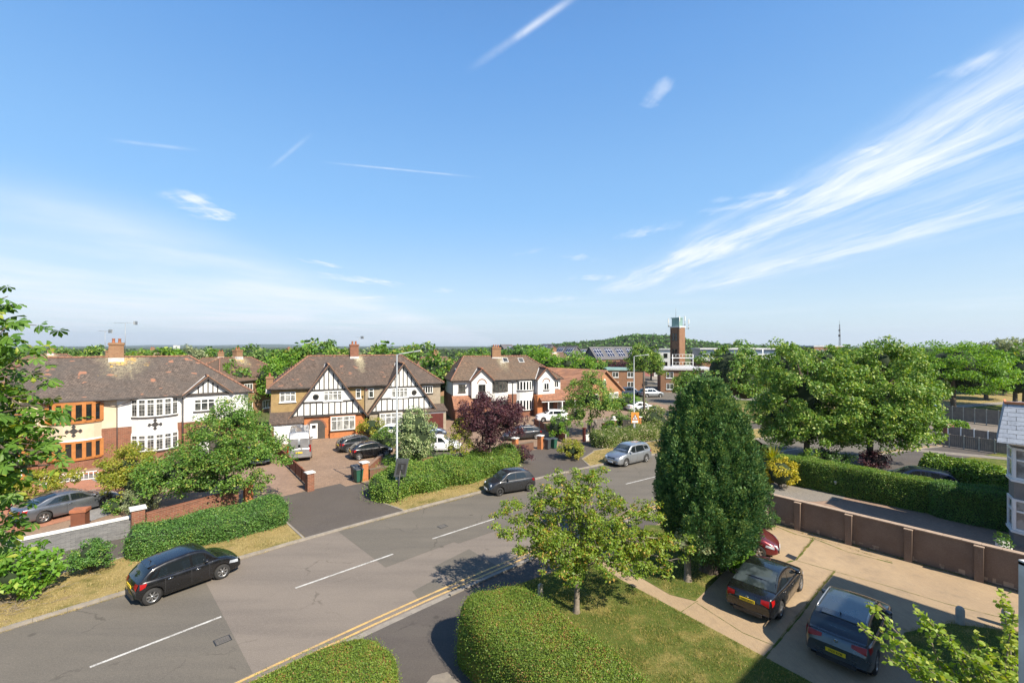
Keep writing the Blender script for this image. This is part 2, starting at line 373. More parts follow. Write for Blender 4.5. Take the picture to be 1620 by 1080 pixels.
M['lead'] = plain('lead_white', (.55, .54, .52), (.40, .39, .38), 3, .6, .0)
M['ridge'] = plain('ridge_tile', (.27, .13, .08), (.17, .09, .06), 3, .85, .2)
M['verge_tile'] = plain('verge_tile', (.33, .17, .09), (.2, .11, .07), 3, .85, .2)
M['pot'] = plain('terracotta', (.38, .13, .06), (.26, .10, .05), 4, .8, .1)
M['roofA'] = roof_mat('roof_mossy', (.118, .092, .076), (.095, .077, .066), (.075, .066, .06), lc=(.3, 9.3, 2.0, 2.1))
M['roofB'] = roof_mat('roof_brown', (.118, .086, .068), (.094, .07, .057), (.072, .06, .052), lc=(-.05, 8.8, .75, 2.0), orange=(.42, .37, .25), patch_amt=.35)
M['roofC'] = roof_mat('roof_grey_brown', (.15, .102, .07), (.12, .085, .06), (.10, .078, .06), lc=(-.6, 8.3, 1.0, 1.9), orange=(.5, .47, .4), patch_amt=.15)
M['roofPorch'] = roof_mat('porch_red', (.30, .14, .08), (.25, .12, .075), (.20, .11, .08), patch_amt=.2)
M['roofOrange'] = roof_mat('roof_orange', (.35, .17, .095), (.28, .135, .08), (.24, .13, .09), patch_amt=.1, tw=.33, th=.42)
M['roofFar'] = roof_mat('roof_far', (.14, .09, .062), (.11, .072, .055), (.10, .075, .055), lc=(.4, 8.6, 1.6, 1.5), patch_amt=.3)
M['roofSlate'] = plain('slate_roof', (.085, .083, .088), (.11, .105, .11), .4, .75, .1)
M['greytile'] = brick('pale_grey_tile', (.36, .39, .43), (.31, .34, .39), (.06, .065, .07), bw=.62, bh=.235, ms=.014, stain=.12, vec='roofx', bmp=.6)
M['glass'] = glassy('window_glass', (.03, .035, .035), c2=(.10, .10, .09))
M['glass_net'] = glassy('window_glass_netted', (.16, .16, .15), c2=(.34, .34, .32), rough=.12)
M['glass_dark'] = glassy('window_glass_dark', (.012, .015, .016))
M['asphalt'] = None
def asphalt(name, c, c2, patchy=True, tint=(.12, .11, .10), crack=.5):
    m_, t, b, o = new_mat(name); setp(b, rough=.92, spec=.25)
    co = t.n('ShaderNodeNewGeometry').outputs['Position']
    # long streaks along the road come from a squashed, rotated coordinate
    mp = t.n('ShaderNodeMapping'); t.l(co, mp.inputs[0]); mp.inputs['Rotation'].default_value = (0, 0, R(-43)); mp.inputs['Scale'].default_value = (.12, 1.0, 1)
    n = t.noise(co, .35, 5, .6); n2 = t.noise(mp.outputs[0], .9, 5, .6); n3 = t.noise(co, 28, 4, .75); n4 = t.noise(co, 7, 5, .75)
    cc = t.mix(t.ramp(n, .3, .7), c, c2)
    cc = t.mix(t.ramp(n2, .40, .68, 0, .7), cc, tint)
    cc = t.mix(t.ramp(n4, .35, .75, 0, .3), cc, tuple(x * 1.35 for x in c))
    cc = t.mix(t.ramp(n3, .48, .72, 0, .6), cc, tuple(x * 1.8 for x in c))
    cc = t.mix(t.ramp(n3, .45, .28, 0, .65), cc, tuple(x * .5 for x in c))
    # cracks
    vo = t.n('ShaderNodeTexVoronoi', feature='DISTANCE_TO_EDGE'); vo.inputs['Scale'].default_value = .28
    wn = t.n('ShaderNodeVectorMath', operation='ADD'); t.l(co, wn.inputs[0]); nn = t.noise(co, 1.2, 4, .6, out=1); t.l(nn, wn.inputs[1]); t.l(wn.outputs[0], vo.inputs['Vector'])
    cr = t.m('MULTIPLY', t.ramp(vo.outputs[0], .004, .012, crack, 0), t.ramp(n, .5, .62))
    cc = t.mix(cr, cc, tuple(x * .45 for x in c))
    # oil spots
    vs = t.n('ShaderNodeTexVoronoi'); vs.inputs['Scale'].default_value = .55; t.l(co, vs.inputs['Vector'])
    cc = t.mix(t.ramp(vs.outputs['Distance'], .03, .09, .45, 0), cc, tuple(x * .35 for x in c))
    t.l(cc, b.inputs['Base Color']); bump(t, b, n3, .35, .01)
    return m_
M['asphalt'] = asphalt('asphalt_old', (.172, .146, .122), (.188, .160, .132), tint=(.130, .112, .096))
M['asphalt_patch'] = asphalt('asphalt_patch', (.120, .107, .088), (.138, .122, .10), tint=(.10, .09, .077))
M['asphalt_dark'] = asphalt('asphalt_dark', (.082, .070, .060), (.10, .086, .073), tint=(.085, .073, .066), crack=.2)
M['pavement'] = asphalt('pavement_asphalt', (.075, .065, .058), (.092, .08, .07), tint=(.10, .088, .075), crack=.5)
M['concrete_kerb'] = plain('kerb_concrete', (.30, .265, .22), (.22, .195, .165), 2.5, .9, .2, fine=.3)
M['slab'] = plain('paving_slab', (.25, .215, .17), (.19, .165, .135), 2.5, .9, .15, fine=.3)
def marking(name, c, worn):
    m_, t, b, o = new_mat(name); setp(b, rough=.7)
    co = t.n('ShaderNodeNewGeometry').outputs['Position']
    n = t.noise(co, 22, 4, .75); n2 = t.noise(co, 2.2, 4, .6)
    f = t.m('ADD', n, t.m('MULTIPLY', n2, .6))
    cc = t.mix(t.ramp(f, .68, .98, 0, worn), c, (.17, .15, .125)); t.l(cc, b.inputs['Base Color']); return m_
M['line_white'] = marking('road_line_white', (.55, .54, .50), .85)
M['line_yellow'] = marking('road_line_yellow', (.60, .38, .12), .7)
def blockpave(name, c1, c2, joint, rot=0, bw=.2, bh=.1, st=.3):
    m_, t, b, o = new_mat(name); setp(b, rough=.88, spec=.3)
    co = t.n('ShaderNodeNewGeometry').outputs['Position']
    mp = t.n('ShaderNodeMapping'); t.l(co, mp.inputs[0]); mp.inputs['Rotation'].default_value = (0, 0, R(rot))
    bt = t.n('ShaderNodeTexBrick'); t.l(mp.outputs[0], bt.inputs['Vector']); bt.inputs['Scale'].default_value = 1
    bt.inputs['Brick Width'].default_value = bw; bt.inputs['Row Height'].default_value = bh; bt.inputs['Mortar Size'].default_value = .006
    bt.inputs['Color1'].default_value = (*c1, 1); bt.inputs['Color2'].default_value = (*c2, 1); bt.inputs['Mortar'].default_value = (*joint, 1)
    n = t.noise(co, .5, 6, .65); n2 = t.noise(co, 5, 5, .6)
    cc = t.mix(t.ramp(n, .35, .7, 0, st), bt.outputs[0], tuple(x * .5 for x in c2))
    cc = t.mix(t.ramp(n2, .4, .75, 0, .3), cc, tuple(min(1, x * 1.4) for x in c1))
    t.l(cc, b.inputs['Base Color']); bump(t, b, bt.outputs['Fac'], -.3, .01); return m_
M['block_brown'] = blockpave('block_brown', (.29, .195, .13), (.23, .155, .105), (.13, .10, .08), 20)
M['block_pink'] = blockpave('block_pink', (.30, .20, .14), (.25, .17, .12), (.16, .12, .1), -30)
M['block_red'] = blockpave('block_red', (.40, .17, .10), (.33, .15, .09), (.2, .13, .1), 10)
M['block_grey'] = blockpave('block_grey', (.26, .25, .24), (.20, .195, .19), (.13, .12, .12), 10)
def concrete_mat():
    m_, t, b, o = new_mat('forecourt_concrete'); setp(b, rough=.9, spec=.3)
    co = t.n('ShaderNodeNewGeometry').outputs['Position']
    n = t.noise(co, .3, 6, .65); n2 = t.noise(co, 3, 6, .7); n3 = t.noise(co, 50, 2, .7)
    cc = t.mix(t.ramp(n, .3, .7), (.37, .268, .16), (.30, .215, .13))
    cc = t.mix(t.ramp(n2, .4, .7, 0, .4), cc, (.26, .195, .13))
    cc = t.mix(t.ramp(n3, .45, .7, 0, .35), cc, (.50, .39, .26))
    cc = t.mix(t.ramp(t.noise(co, .9, 7, .7), .5, .72, 0, .5), cc, (.19, .145, .10)); cc = t.mix(t.ramp(t.noise(co, 1.7, 6, .7, .8), .62, .74, 0, .4), cc, (.46, .38, .27))
    # brushed ridges across the bays
    mp = t.n('ShaderNodeMapping'); t.l(co, mp.inputs[0]); mp.inputs['Rotation'].default_value = (0, 0, R(51)); mp.inputs['Scale'].default_value = (1, .16, 1)
    w = t.noise(mp.outputs[0], 14, 3, .6)
    cc = t.mix(t.ramp(w, .5, .62, 0, .3), cc, (.25, .185, .12))
    t.l(cc, b.inputs['Base Color']); bump(t, b, t.m('ADD', w, n3), .5, .012); return m_
M['concrete'] = concrete_mat()
def grassy(name, g1, g2, dry, dlo, dhi, sc_=.5, dirt=None):
    m_, t, b, o = new_mat(name); setp(b, rough=.95, spec=.1)
    co = t.n('ShaderNodeNewGeometry').outputs['Position']
    n = t.noise(co, sc_, 6, .65); n2 = t.noise(co, 6, 5, .7); n3 = t.noise(co, 40, 3, .7); n4 = t.noise(co, 1.3, 5, .6)
    cc = t.mix(t.ramp(n2, .3, .7), g1, g2)
    cc = t.mix(t.ramp(t.m('ADD', t.m('MULTIPLY', n, .6), t.m('MULTIPLY', n4, .4)), dlo, dhi, 0, .9), cc, dry)
    if dirt: cc = t.mix(t.ramp(n4, .56, .72, 0, .8), cc, dirt)
    cc = t.mix(t.ramp(n3, .35, .65, .45, 0), cc, tuple(x * .35 for x in g1))
    t.l(cc, b.inputs['Base Color']); bump(t, b, n3, .8, .03); return m_
M['lawn'] = grassy('lawn', (.085, .12, .025), (.12, .15, .032), (.30, .245, .085), .48, .62)
M['verge'] = grassy('dry_verge', (.14, .14, .04), (.22, .185, .065), (.40, .30, .13), .38, .52, dirt=(.30, .22, .13))
M['far_ground'] = grassy('far_ground', (.07, .10, .03), (.10, .12, .04), (.16, .15, .07), .5, .6, sc_=.05)
M['gravel'] = plain('gravel', (.27, .24, .20), (.20, .18, .155), 9, .95, .8, fine=.6)
M['soil'] = plain('soil', (.14, .10, .07), (.20, .15, .10), 3, .95, .5, fine=.4)
M['bark'] = plain('bark', (.13, .10, .075), (.085, .065, .05), 5, .95, .8)
M['bark_pale'] = plain('bark_pale', (.24, .20, .16), (.16, .13, .10), 5, .95, .6)
M['galv'] = plain('galvanised', (.33, .35, .36), (.27, .29, .30), 3, .5, .0, metal=.3)
M['black_metal'] = plain('black_metal', (.02, .02, .022), (.03, .03, .03), 3, .45)
M['fence_brown'] = plain('fence_stain', (.24, .085, .04), (.18, .065, .032), 3, .8, .15)
M['fence_grey'] = plain('weathered_board', (.20, .17, .145), (.15, .13, .115), 2, .9, .3)
M['concrete_post'] = plain('concrete_post', (.38, .35, .30), (.30, .28, .24), 3, .9, .2)
M['coping'] = plain('white_coping', (.68, .67, .64), (.56, .55, .52), 2, .8, .1)
M['coping_brown'] = plain('tan_coping', (.42, .31, .22), (.34, .25, .18), 3, .85, .15, fine=.3)
M['garage_red'] = plain('garage_red', (.10, .022, .016), (.08, .018, .014), 3, .45)
M['bin_green'] = plain('bin_green', (.02, .09, .055), (.016, .075, .045), 3, .5)
M['bin_grey'] = plain('bin_grey', (.055, .06, .065), (.045, .05, .055), 3, .5)
M['bin_brown'] = plain('bin_brown', (.17, .06, .03), (.14, .05, .027), 3, .6)
M['copper'] = plain('verdigris', (.19, .31, .28), (.24, .36, .33), 1.5, .6)
M['solar'] = None
def solar():
    m_, t, b, o = new_mat('solar_panel'); setp(b, rough=.12, spec=.8)
    bt = t.n('ShaderNodeTexBrick'); bt.offset = 0; t.l(obj_co(t), bt.inputs['Vector']); bt.inputs['Scale'].default_value = 1
    bt.inputs['Brick Width'].default_value = 1.0; bt.inputs['Row Height'].default_value = 1.6; bt.inputs['Mortar Size'].default_value = .07
    bt.inputs['Color1'].default_value = (.012, .018, .045, 1); bt.inputs['Color2'].default_value = (.015, .022, .055, 1); bt.inputs['Mortar'].default_value = (.5, .5, .52, 1)
    t.l(bt.outputs[0], b.inputs['Base Color']); return m_
M['solar'] = solar()

# ---------------------------------------------------------------- ground, road, pavements
def sheet(name, pts, z, m_, kind='structure', sub=None):
    """flat sheet; pts world xy"""
    mb = MB(); mb.add([(p[0], p[1], z) for p in pts], [tuple(range(len(pts)))])
    o = mb.build(name, m_); 
    if o.data.polygons[0].normal.z < 0: o.data.flip_normals()
    return tag(o, kind=kind) if kind else o
def gx(*pp, z=0.0): return [G(x, y, z) for x, y in pp]
# centre line: arc of radius 132 m, then gently straight
S0 = Vector((-12.2, 15.5)); H0 = R(43.5); RAD = 132.0
def Croad(s, o=0.0):
    """point s metres along the centre line, o metres to the left (far side)"""
    if s < 0: h = H0; p = S0 + Vector((math.sin(h), math.cos(h))) * s
    else:
        h = H0 + min(s, 62) / RAD; c = S0 + Vector((math.cos(H0), -math.sin(H0))) * RAD
        p = c + Vector((-math.cos(h), math.sin(h))) * RAD
        if s > 62: p = p + Vector((math.sin(h), math.cos(h))) * (s - 62)
    n = Vector((-math.cos(h), math.sin(h))); return p + n * o
def Chead(s): return H0 + max(0, min(s, 62)) / RAD
def ribbon(mb, s0, s1, o0, o1, z0, z1=None, step=2.0):
    """flat ribbon at z0, or a solid from z0 to z1"""
    n = max(1, int(abs(s1 - s0) / step)); ss = [s0 + (s1 - s0) * i / n for i in range(n + 1)]
    if z1 is None:
        mb.grid([[(*Croad(s, o1), z0), (*Croad(s, o0), z0)] for s in ss])
    else:
        mb.grid([[(*Croad(s, o1), z0), (*Croad(s, o1), z1), (*Croad(s, o0), z1), (*Croad(s, o0), z0)] for s in ss])
        for s, fl in ((s0, 1), (s1, 0)):
            q = [(*Croad(s, o1), z0), (*Croad(s, o1), z1), (*Croad(s, o0), z1), (*Croad(s, o0), z0)]
            mb.add(q if fl else q[::-1], [(0, 1, 2, 3)])
    return mb
g = MB(); g.add([(-14000, -300, -.03), (14000, -300, -.03), (14000, 14000, -.03), (-14000, 14000, -.03)], [(0, 1, 2, 3)])
tag(g.build('ground', M['far_ground']), kind='structure')
g = MB(); g.add([(-13000, 950, .5), (13000, 950, .5), (13000, 13000, .5), (-13000, 13000, .5)], [(0, 1, 2, 3)])
tag(g.build('far_plain', plain('far_plain', (.035, .055, .035), (.06, .08, .045), .004, 1)), kind='structure')
KF, KN = 4.75, -4.75           # kerb faces: far side, near side
mb = MB(); ribbon(mb, -60, 150, KN, KF, 0.0); tag(mb.build('road', M['asphalt']), kind='structure')
# newer strips of asphalt (patches)
def patch(name, pts, z=.004, m_='asphalt_patch'): return sheet(name, pts, z, M[m_])
patch('road_patch', [Croad(s, o) for s, o in [(8.2, 4.7)] + [(x, 4.7) for x in range(11, 63, 3)] + [(x, -4.7) for x in range(62, 20, -3)] + [(17.5, -4.7), (17.2, -1.0), (12.2, -1.0), (12.1, -.7), (8.2, -.8)]] )
patch('road_patch', gx((684, 897), (742, 868), (792, 898), (728, 925)))
patch('road_patch', gx((652, 935), (690, 915), (712, 932), (664, 950)))
patch('road_patch', [Croad(1.8, -4.0), Croad(2.1, 4.7), Croad(0, 4.7), Croad(-60, 4.7), Croad(-60, -4.0)][::1])
# centre dashes
mb = MB()
for a, b in (((142, 1055), (350, 975)), ((467, 930), (622, 876)), ((684, 852), (783, 820))):
    A = G(*a); B = G(*b); d = (B - A).normalized(); n = Vector((-d.y, d.x, 0)) * .055
    mb.add([A - n + Vector((0, 0, .008)), B - n + Vector((0, 0, .008)), B + n + Vector((0, 0, .008)), A + n + Vector((0, 0, .008))], [(0, 1, 2, 3)])
for s in (27.2, 33.8, 40.4, 47, 53.6, 60.2, 66.8):
    ribbon(mb, s, s + 3.6, -.055, .055, .008)
ribbon(mb, -20, -16.4, -.055, .055, .008)
tag(mb.build('centre_line', M['line_white']), kind='structure')
mb = MB(); ribbon(mb, -40, 120, KN + .28, KN + .39, .008); ribbon(mb, -40, 120, KN + .58, KN + .69, .008)
tag(mb.build('double_yellow_lines', M['line_yellow']), kind='structure')
# near channel strip (pale) and kerbs
KZ = .11
mb = MB(); ribbon(mb, -40, 120, KN - .02, KN + .18, .010); tag(mb.build('channel', M['concrete_kerb']), kind='structure')
def cover(px, py, w, l, lb, m_='black_metal'):
    p = G(px, py, .012); mb = MB(); mb.box(-w / 2, w / 2, -l / 2, l / 2, -.01, 0); mb.mat(1)
    for i in range(5): mb.box(-w * .42, w * .42, -l * .4 + i * l * .18, -l * .4 + i * l * .18 + .02, 0, .003)
    o = mb.build('road_cover', [M[m_], M['concrete_kerb']]); o.location = p; o.rotation_euler = (0, 0, R(45)); tag(o, lb, 'drain cover')
cover(352, 1012, .5, .4, 'square iron cover in the road near the lower left dash'); cover(668, 1040 - 60, .42, .3, 'small gully grate at the double yellow lines'); cover(700, 832, .5, .4, 'square iron cover in the road between two white dashes'); cover(612, 815, .42, .3, 'gully grate at the far kerb by the first dark apron')
def kerb(s0, s1, o0, o1, z1):
    mb = MB(); n = max(1, round((s1 - s0) / .92)); w = (s1 - s0) / n
    for i in range(n): ribbon(mb, s0 + i * w + .004, s0 + (i + 1) * w - .004, o0, o1, -.02, z1 + random.uniform(-.003, .003), 2)
    return tag(mb.build('kerb', M['concrete_kerb']), kind='structure')
def srt(px, py):
    """road coordinates (s, o) of the ground under a pixel"""
    p = G(px, py); p = Vector((p.x, p.y)); best = None
    for i in range(-600, 1500):
        s = i * .1; c = Croad(s); d = (p - c).length
        if best is None or d < best[0]: best = (d, s)
    s = best[1]; h = Chead(s); n = Vector((-math.cos(h), math.sin(h))); return s, (p - Croad(s)).dot(n)
kerb(-50, 6.2, KF, KF + .13, KZ); kerb(6.2, 12.4, KF, KF + .14, .101); kerb(12.4, 21.4, KF, KF + .13, KZ); kerb(21.4, 28.2, KF, KF + .14, .101); kerb(28.2, 70, KF, KF + .13, KZ)
kerb(-40, -2, KN - .13, KN, .05); kerb(-2, 9, KN - .13, KN, .03); kerb(9, 90, KN - .13, KN, KZ)
# near pavement
mb = MB(); ribbon(mb, -40, 110, KN - 3.6, KN - .13, .045); tag(mb.build('pavement', M['pavement']), kind='structure')
# far verge, far pavement
mb = MB(); ribbon(mb, -50, 70, KF + .13, 8.8, .085); tag(mb.build('verge', M['verge']), kind='structure')
mb = MB(); ribbon(mb, -50, 70, 8.8, 11.95, .09); tag(mb.build('pavement', M['pavement']), kind='structure')
# everything between the far pavement and the houses: block paving, gardens
mb = MB(); ribbon(mb, -50, 60, 11.95, 34, .075); tag(mb.build('front_gardens', M['block_brown']), kind='structure')
# crossovers of dark asphalt from road to drive
Z1 = .096
sheet('driveway_apron', gx((322, 856 + 0), (313, 837), (440, 793), (455, 786), (520, 768), (583, 763), (605, 812), (625, 812.5), (540, 840), (480, 861), z=Z1)[1:], Z1, M['asphalt_dark']) if 0 else None
def so(*pp): return [Croad(s, o) for s, o in pp]
sheet('driveway_apron', so((6.6, 4.88), (12.1, 4.88), (11.5, 8.4), (11.3, 12.9), (5.2, 12.6), (5.6, 9.2), (6.6, 8.9)), Z1, M['asphalt_dark'])
sheet('driveway_apron', so((21.6, 4.88), (28.2, 4.88), (29.2, 7.0), (32.0, 8.6), (33.5, 12.2), (26.0, 12.3), (24.2, 9.0)), Z1, M['asphalt_dark'])
# concrete edging of the aprons
mb = MB()
for a, b in (((6.5, 4.95), (6.55, 8.8)), ((12.15, 4.95), (11.55, 8.4)), ((21.5, 4.95), (24.1, 8.8)), ((28.3, 4.95), (29.3, 7.0)), ((29.3, 7.0), (32.0, 8.5))):
    A = Croad(*a); B = Croad(*b); mb.bar((A.x, A.y, .085), (B.x, B.y, .085), .11, .06)
ribbon(mb, -40, 5.6, 8.76, 8.86, .02, .112); ribbon(mb, 11.6, 24.0, 8.76, 8.86, .02, .112); ribbon(mb, 32.2, 60, 8.76, 8.86, .02, .112)
tag(mb.build('edging', M['concrete_kerb']), kind='structure')
# left drive: red and grey block bands
sheet('driveway', gx((20, 845), (215, 795), (222, 760), (160, 742), (30, 765), (-60, 800), z=.09), .09, M['block_red'])
sheet('driveway', gx((120, 832), (212, 800), (200, 785), (110, 810), z=.094), .094, M['block_grey'])
sheet('driveway', gx((160, 765), (200, 752), (170, 748), (140, 756), z=.094), .094, M['block_grey'])
sheet('driveway', gx((30, 812), (118, 802), (130, 780), (60, 790), z=.094), .094, M['block_grey'])
sheet('driveway', gx((235, 790), (300, 775), (300, 735), (240, 738), z=.09), .09, M['block_pink'])
sheet('driveway', gx((380, 812), (482, 775), (415, 700), (385, 720), z=.09), .09, M['block_pink'])
sheet('garden_soil', gx((628, 752), (725, 742), (735, 716), (650, 708), (640, 722), z=.09), .09, M['asphalt_dark'])
sheet('garden_soil', gx((880, 692), (935, 690), (940, 665), (870, 672), z=.09), .09, M['soil'])

# side road going away past the station, lawns beside it
def poly_ribbon(path, w):
    L_, R_ = [], []
    for i, p in enumerate(path):
        a = Vector(path[max(i - 1, 0)]); b = Vector(path[min(i + 1, len(path) - 1)]); d = (b - a).normalized(); n = Vector((-d.y, d.x)) * w / 2
        L_.append(Vector(p) + n); R_.append(Vector(p) - n)
    return L_ + R_[::-1]
side = [(19.5, 40), (22.5, 52), (24, 64), (26.2, 78), (28.2, 90), (30.5, 104), (36, 130), (46, 170)]
def strip(name, path, w, z, m_):
    q = poly_ribbon(path, w); n = len(path); mb = MB(); mb.grid([[(*q[i], z), (*q[2 * n - 1 - i], z)] for i in range(n)])
    return tag(mb.build(name, m_), kind='structure')
strip('side_pavement', side, 14.5, .0 - .012, M['concrete_kerb'])
strip('side_road', side, 9.6, .004, M['asphalt_patch'])
side2 = [(30, 96), (42, 92), (60, 84), (80, 76), (100, 72), (140, 70)]
strip('side_pavement', side2, 11, -.016, M['concrete_kerb']); strip('side_road', side2, 7.5, -.006, M['asphalt_patch'])
sheet('lawn', [(34, 86), (46, 82), (60, 66), (66, 56), (44, 54), (33, 60)], -.01, M['lawn'])
# main road beyond the trees: grass and paths on its far side, right of the picture
sheet('lawn', so((58, 5.1), (150, 5.1), (150, 12), (70, 12), (58, 9)), .02, M['lawn'])
sheet('footpath', so((56, 12), (150, 12), (150, 14.2), (56, 14.2)), .024, M['concrete_kerb'])
sheet('verge', so((56, 14.2), (150, 14.2), (150, 24), (56, 24)), .02, M['verge'])
# near side: garden, forecourt
FD = Vector((4.35, -6.0)).normalized()       # direction down the forecourt, away from the road
sheet('lawn', [(-.9, 17.6), (-.3, 18.8), (3.7, 21.3), (4.75, 19.5), (9.6, 12.8), (14, 6.8), (9, 4), (2, 10), (-.6, 14)], .055, M['lawn'])
sheet('garden_path', [(-4.2, 12.6), (-2.4, 17.4), (-.6, 18.3), (.5, 15), (3, 9), (-2, 6), (-6, 10)], .047, M['pavement'])
sheet('forecourt', [(3.7, 21.4), (9.4, 26.6), (14.9, 26.4), (24.4, 14.4), (30, 7.5), (30, -8), (8, -8), (12, 5), (4.7, 19.6)], .05, M['concrete'])
sheet('grass_patch', [G(1000, 905, .06), G(1060, 940, .06), G(1100, 950, .06), G(1150, 900, .06), G(1165, 865, .06), G(1120, 830, .06), G(1020, 830, .06)], .06, M['lawn'])
sheet('grass_patch', [G(1500, 985, .06), G(1625, 1000, .06), G(1640, 1080, .06), G(1560, 1090, .06), G(1440, 1040, .06), G(1430, 1000, .06)], .06, M['lawn'])
sheet('garden_path', [G(668, 1088, .06), G(684, 1068, .06), G(708, 1062, .06), G(742, 1095, .06), G(700, 1130, .06), G(660, 1130, .06)], .06, M['slab'])
# joints with moss in the forecourt concrete
mb = MB()
def joint(pts, w=.05, z=.056):
    P_ = [G(x, y, z) for x, y in pts]
    for a, b in zip(P_, P_[1:]):
        d = (b - a); k = max(1, int(d.length / .25)); 
        for i in range(k):
            p = a + d * i / k; q = a + d * (i + 1) / k; n = Vector((-d.y, d.x, 0)).normalized() * w * random.uniform(.3, 1.2) / 2
            mb.add([p - n, q - n, q + n, p + n], [(0, 1, 2, 3)])
joint([(1287, 853), (1260, 885), (1240, 890)], .09); joint([(1260, 886), (1320, 903), (1400, 925), (1500, 955), (1620, 985)], .035)
joint([(1321, 903), (1305, 922), (1283, 950), (1265, 975), (1228, 1018), (1195, 1055)], .07); joint([(1218, 828), (1260, 845), (1290, 852), (1340, 872), (1412, 890)], .10)
joint([(1075, 969), (1100, 952), (1104, 950)], .03); joint([(1102, 953), (1175, 1000), (1228, 1022)], .03)
o = mb.build('joint_moss', M['lawn']); tag(o, kind='stuff', cat='moss', label='thin lines of moss and weeds in the forecourt slab joints')
mb = MB(); q = [G(1242, 879, .058), G(1247, 875, .058), G(1262, 881, .058), G(1257, 886, .058)]
mb.add(q, [(0, 1, 2, 3)]); tag(mb.build('drain_cover', M['black_metal']), 'small rusty rectangular drain grate set in the forecourt concrete', 'drain')
# neighbour's drive beyond the brown wall
sheet('neighbour_drive', [(9.6, 26.9), (15.2, 27.0), (25, 15.2), (31, 8.0), (42, 12), (28.5, 24.0), (20.3, 34.2)], .042, M['block_pink'])
sheet('gravel_bed', gx((1205, 780), (1215, 768), (1258, 760), (1345, 781), (1330, 790), (1290, 793), (1225, 789), z=.05), .05, M['gravel'])
sheet('lawn', [(16.5, 35.4), (21, 34.5), (29, 25), (60, 20), (80, 30), (60, 45), (40, 42), (22, 37.5)], .03, M['lawn'])
# ---------------------------------------------------------------- foliage
L = {}
L['yew'] = leaf_mat('yew_leaf', (0.021, 0.069, 0.025), (0.062, 0.157, 0.043), (0.138, 0.224, 0.055), trans=.12, p3=.2)
L['yewtip'] = leaf_mat('yew_tip_leaf', (0.063, 0.155, 0.050), (0.161, 0.265, 0.077), (0.253, 0.322, 0.077), trans=.2, p3=.25)
L['maple'] = leaf_mat('maple_leaf', (0.106, 0.198, 0.026), (0.263, 0.341, 0.038), (0.473, 0.288, 0.070), trans=.35, p3=.11)
L['lime'] = leaf_mat('lime_leaf', (0.064, 0.152, 0.024), (0.177, 0.298, 0.044), (0.381, 0.451, 0.098), trans=.28, p3=.22)
L['bright'] = leaf_mat('bright_leaf', (0.090, 0.210, 0.023), (0.179, 0.340, 0.035), (0.309, 0.393, 0.058), trans=.35, p3=.12)
L['green'] = leaf_mat('green_leaf', (0.065, 0.158, 0.025), (0.163, 0.281, 0.043), (0.326, 0.334, 0.070), trans=.28, p3=.12)
L['dark'] = leaf_mat('dark_leaf', (0.041, 0.114, 0.023), (0.114, 0.218, 0.038), (0.189, 0.289, 0.049), trans=.2, p3=.1)
L['plum'] = leaf_mat('plum_leaf', (0.046, 0.018, 0.025), (0.098, 0.035, 0.043), (0.169, 0.062, 0.062), trans=.22, p3=.15)
L['varieg'] = leaf_mat('variegated_leaf', (0.123, 0.194, 0.063), (0.255, 0.337, 0.144), (0.491, 0.530, 0.270), trans=.25, p3=.35)
L['yellow'] = leaf_mat('yellow_leaf', (.20, .24, .02), (.50, .42, .03), (.62, .50, .05), trans=.3, p3=.3)
L['yelgreen'] = leaf_mat('yellow_green_leaf', (0.157, 0.211, 0.025), (0.315, 0.330, 0.039), (0.457, 0.370, 0.064), trans=.35, p3=.2)
L['grey'] = leaf_mat('grey_green_leaf', (0.168, 0.210, 0.100), (0.319, 0.360, 0.185), (0.420, 0.390, 0.171), trans=.25)
L['chestnut'] = leaf_mat('chestnut_leaf', (0.059, 0.145, 0.021), (0.142, 0.252, 0.032), (0.310, 0.342, 0.046), trans=.33, p3=.1)
L['near'] = leaf_mat('young_leaf', (.14, .24, .03), (.26, .36, .05), (.38, .42, .08), trans=.4, p3=.3)
L['privet'] = leaf_mat('privet_leaf', (0.098, 0.172, 0.024), (0.224, 0.302, 0.040), (0.336, 0.144, 0.059), trans=.25, p3=.13)
L['laurel'] = leaf_mat('laurel_leaf', (0.086, 0.180, 0.025), (0.200, 0.312, 0.039), (0.315, 0.360, 0.064), trans=.2, p3=.12, rough=.35)
L['hedge'] = leaf_mat('hedge_leaf', (0.081, 0.176, 0.025), (0.194, 0.304, 0.044), (0.321, 0.319, 0.066), trans=.25, p3=.12)
L['hedgedark'] = leaf_mat('dark_hedge_leaf', (0.053, 0.136, 0.029), (0.125, 0.248, 0.044), (0.242, 0.331, 0.063), trans=.2, p3=.1)
L['rose'] = leaf_mat('rose_leaf', (.09, .15, .025), (.18, .24, .05), (.68, .58, .42), trans=.3, p3=.16)
L['far'] = leaf_mat('far_leaf', (0.074, 0.157, 0.037), (0.146, 0.235, 0.053), (0.234, 0.267, 0.074), trans=.2, p3=.1)
L['grass'] = leaf_mat('grass_blade', (0.115, 0.154, 0.028), (0.218, 0.220, 0.045), (0.460, 0.341, 0.120), trans=.25, p3=.35, clump=.8)
L['drygrass'] = leaf_mat('dry_grass_blade', (.22, .20, .06), (.40, .31, .13), (.50, .40, .18), trans=.25, p3=.3, clump=.8)
L['core'] = plain('foliage_core', (.012, .024, .007), (.018, .032, .009), 2, .95)  # dark bodies added behind the leaves to block light
L['coreplum'] = plain('foliage_core_dark', (.02, .012, .012), (.03, .016, .016), 2, .95)

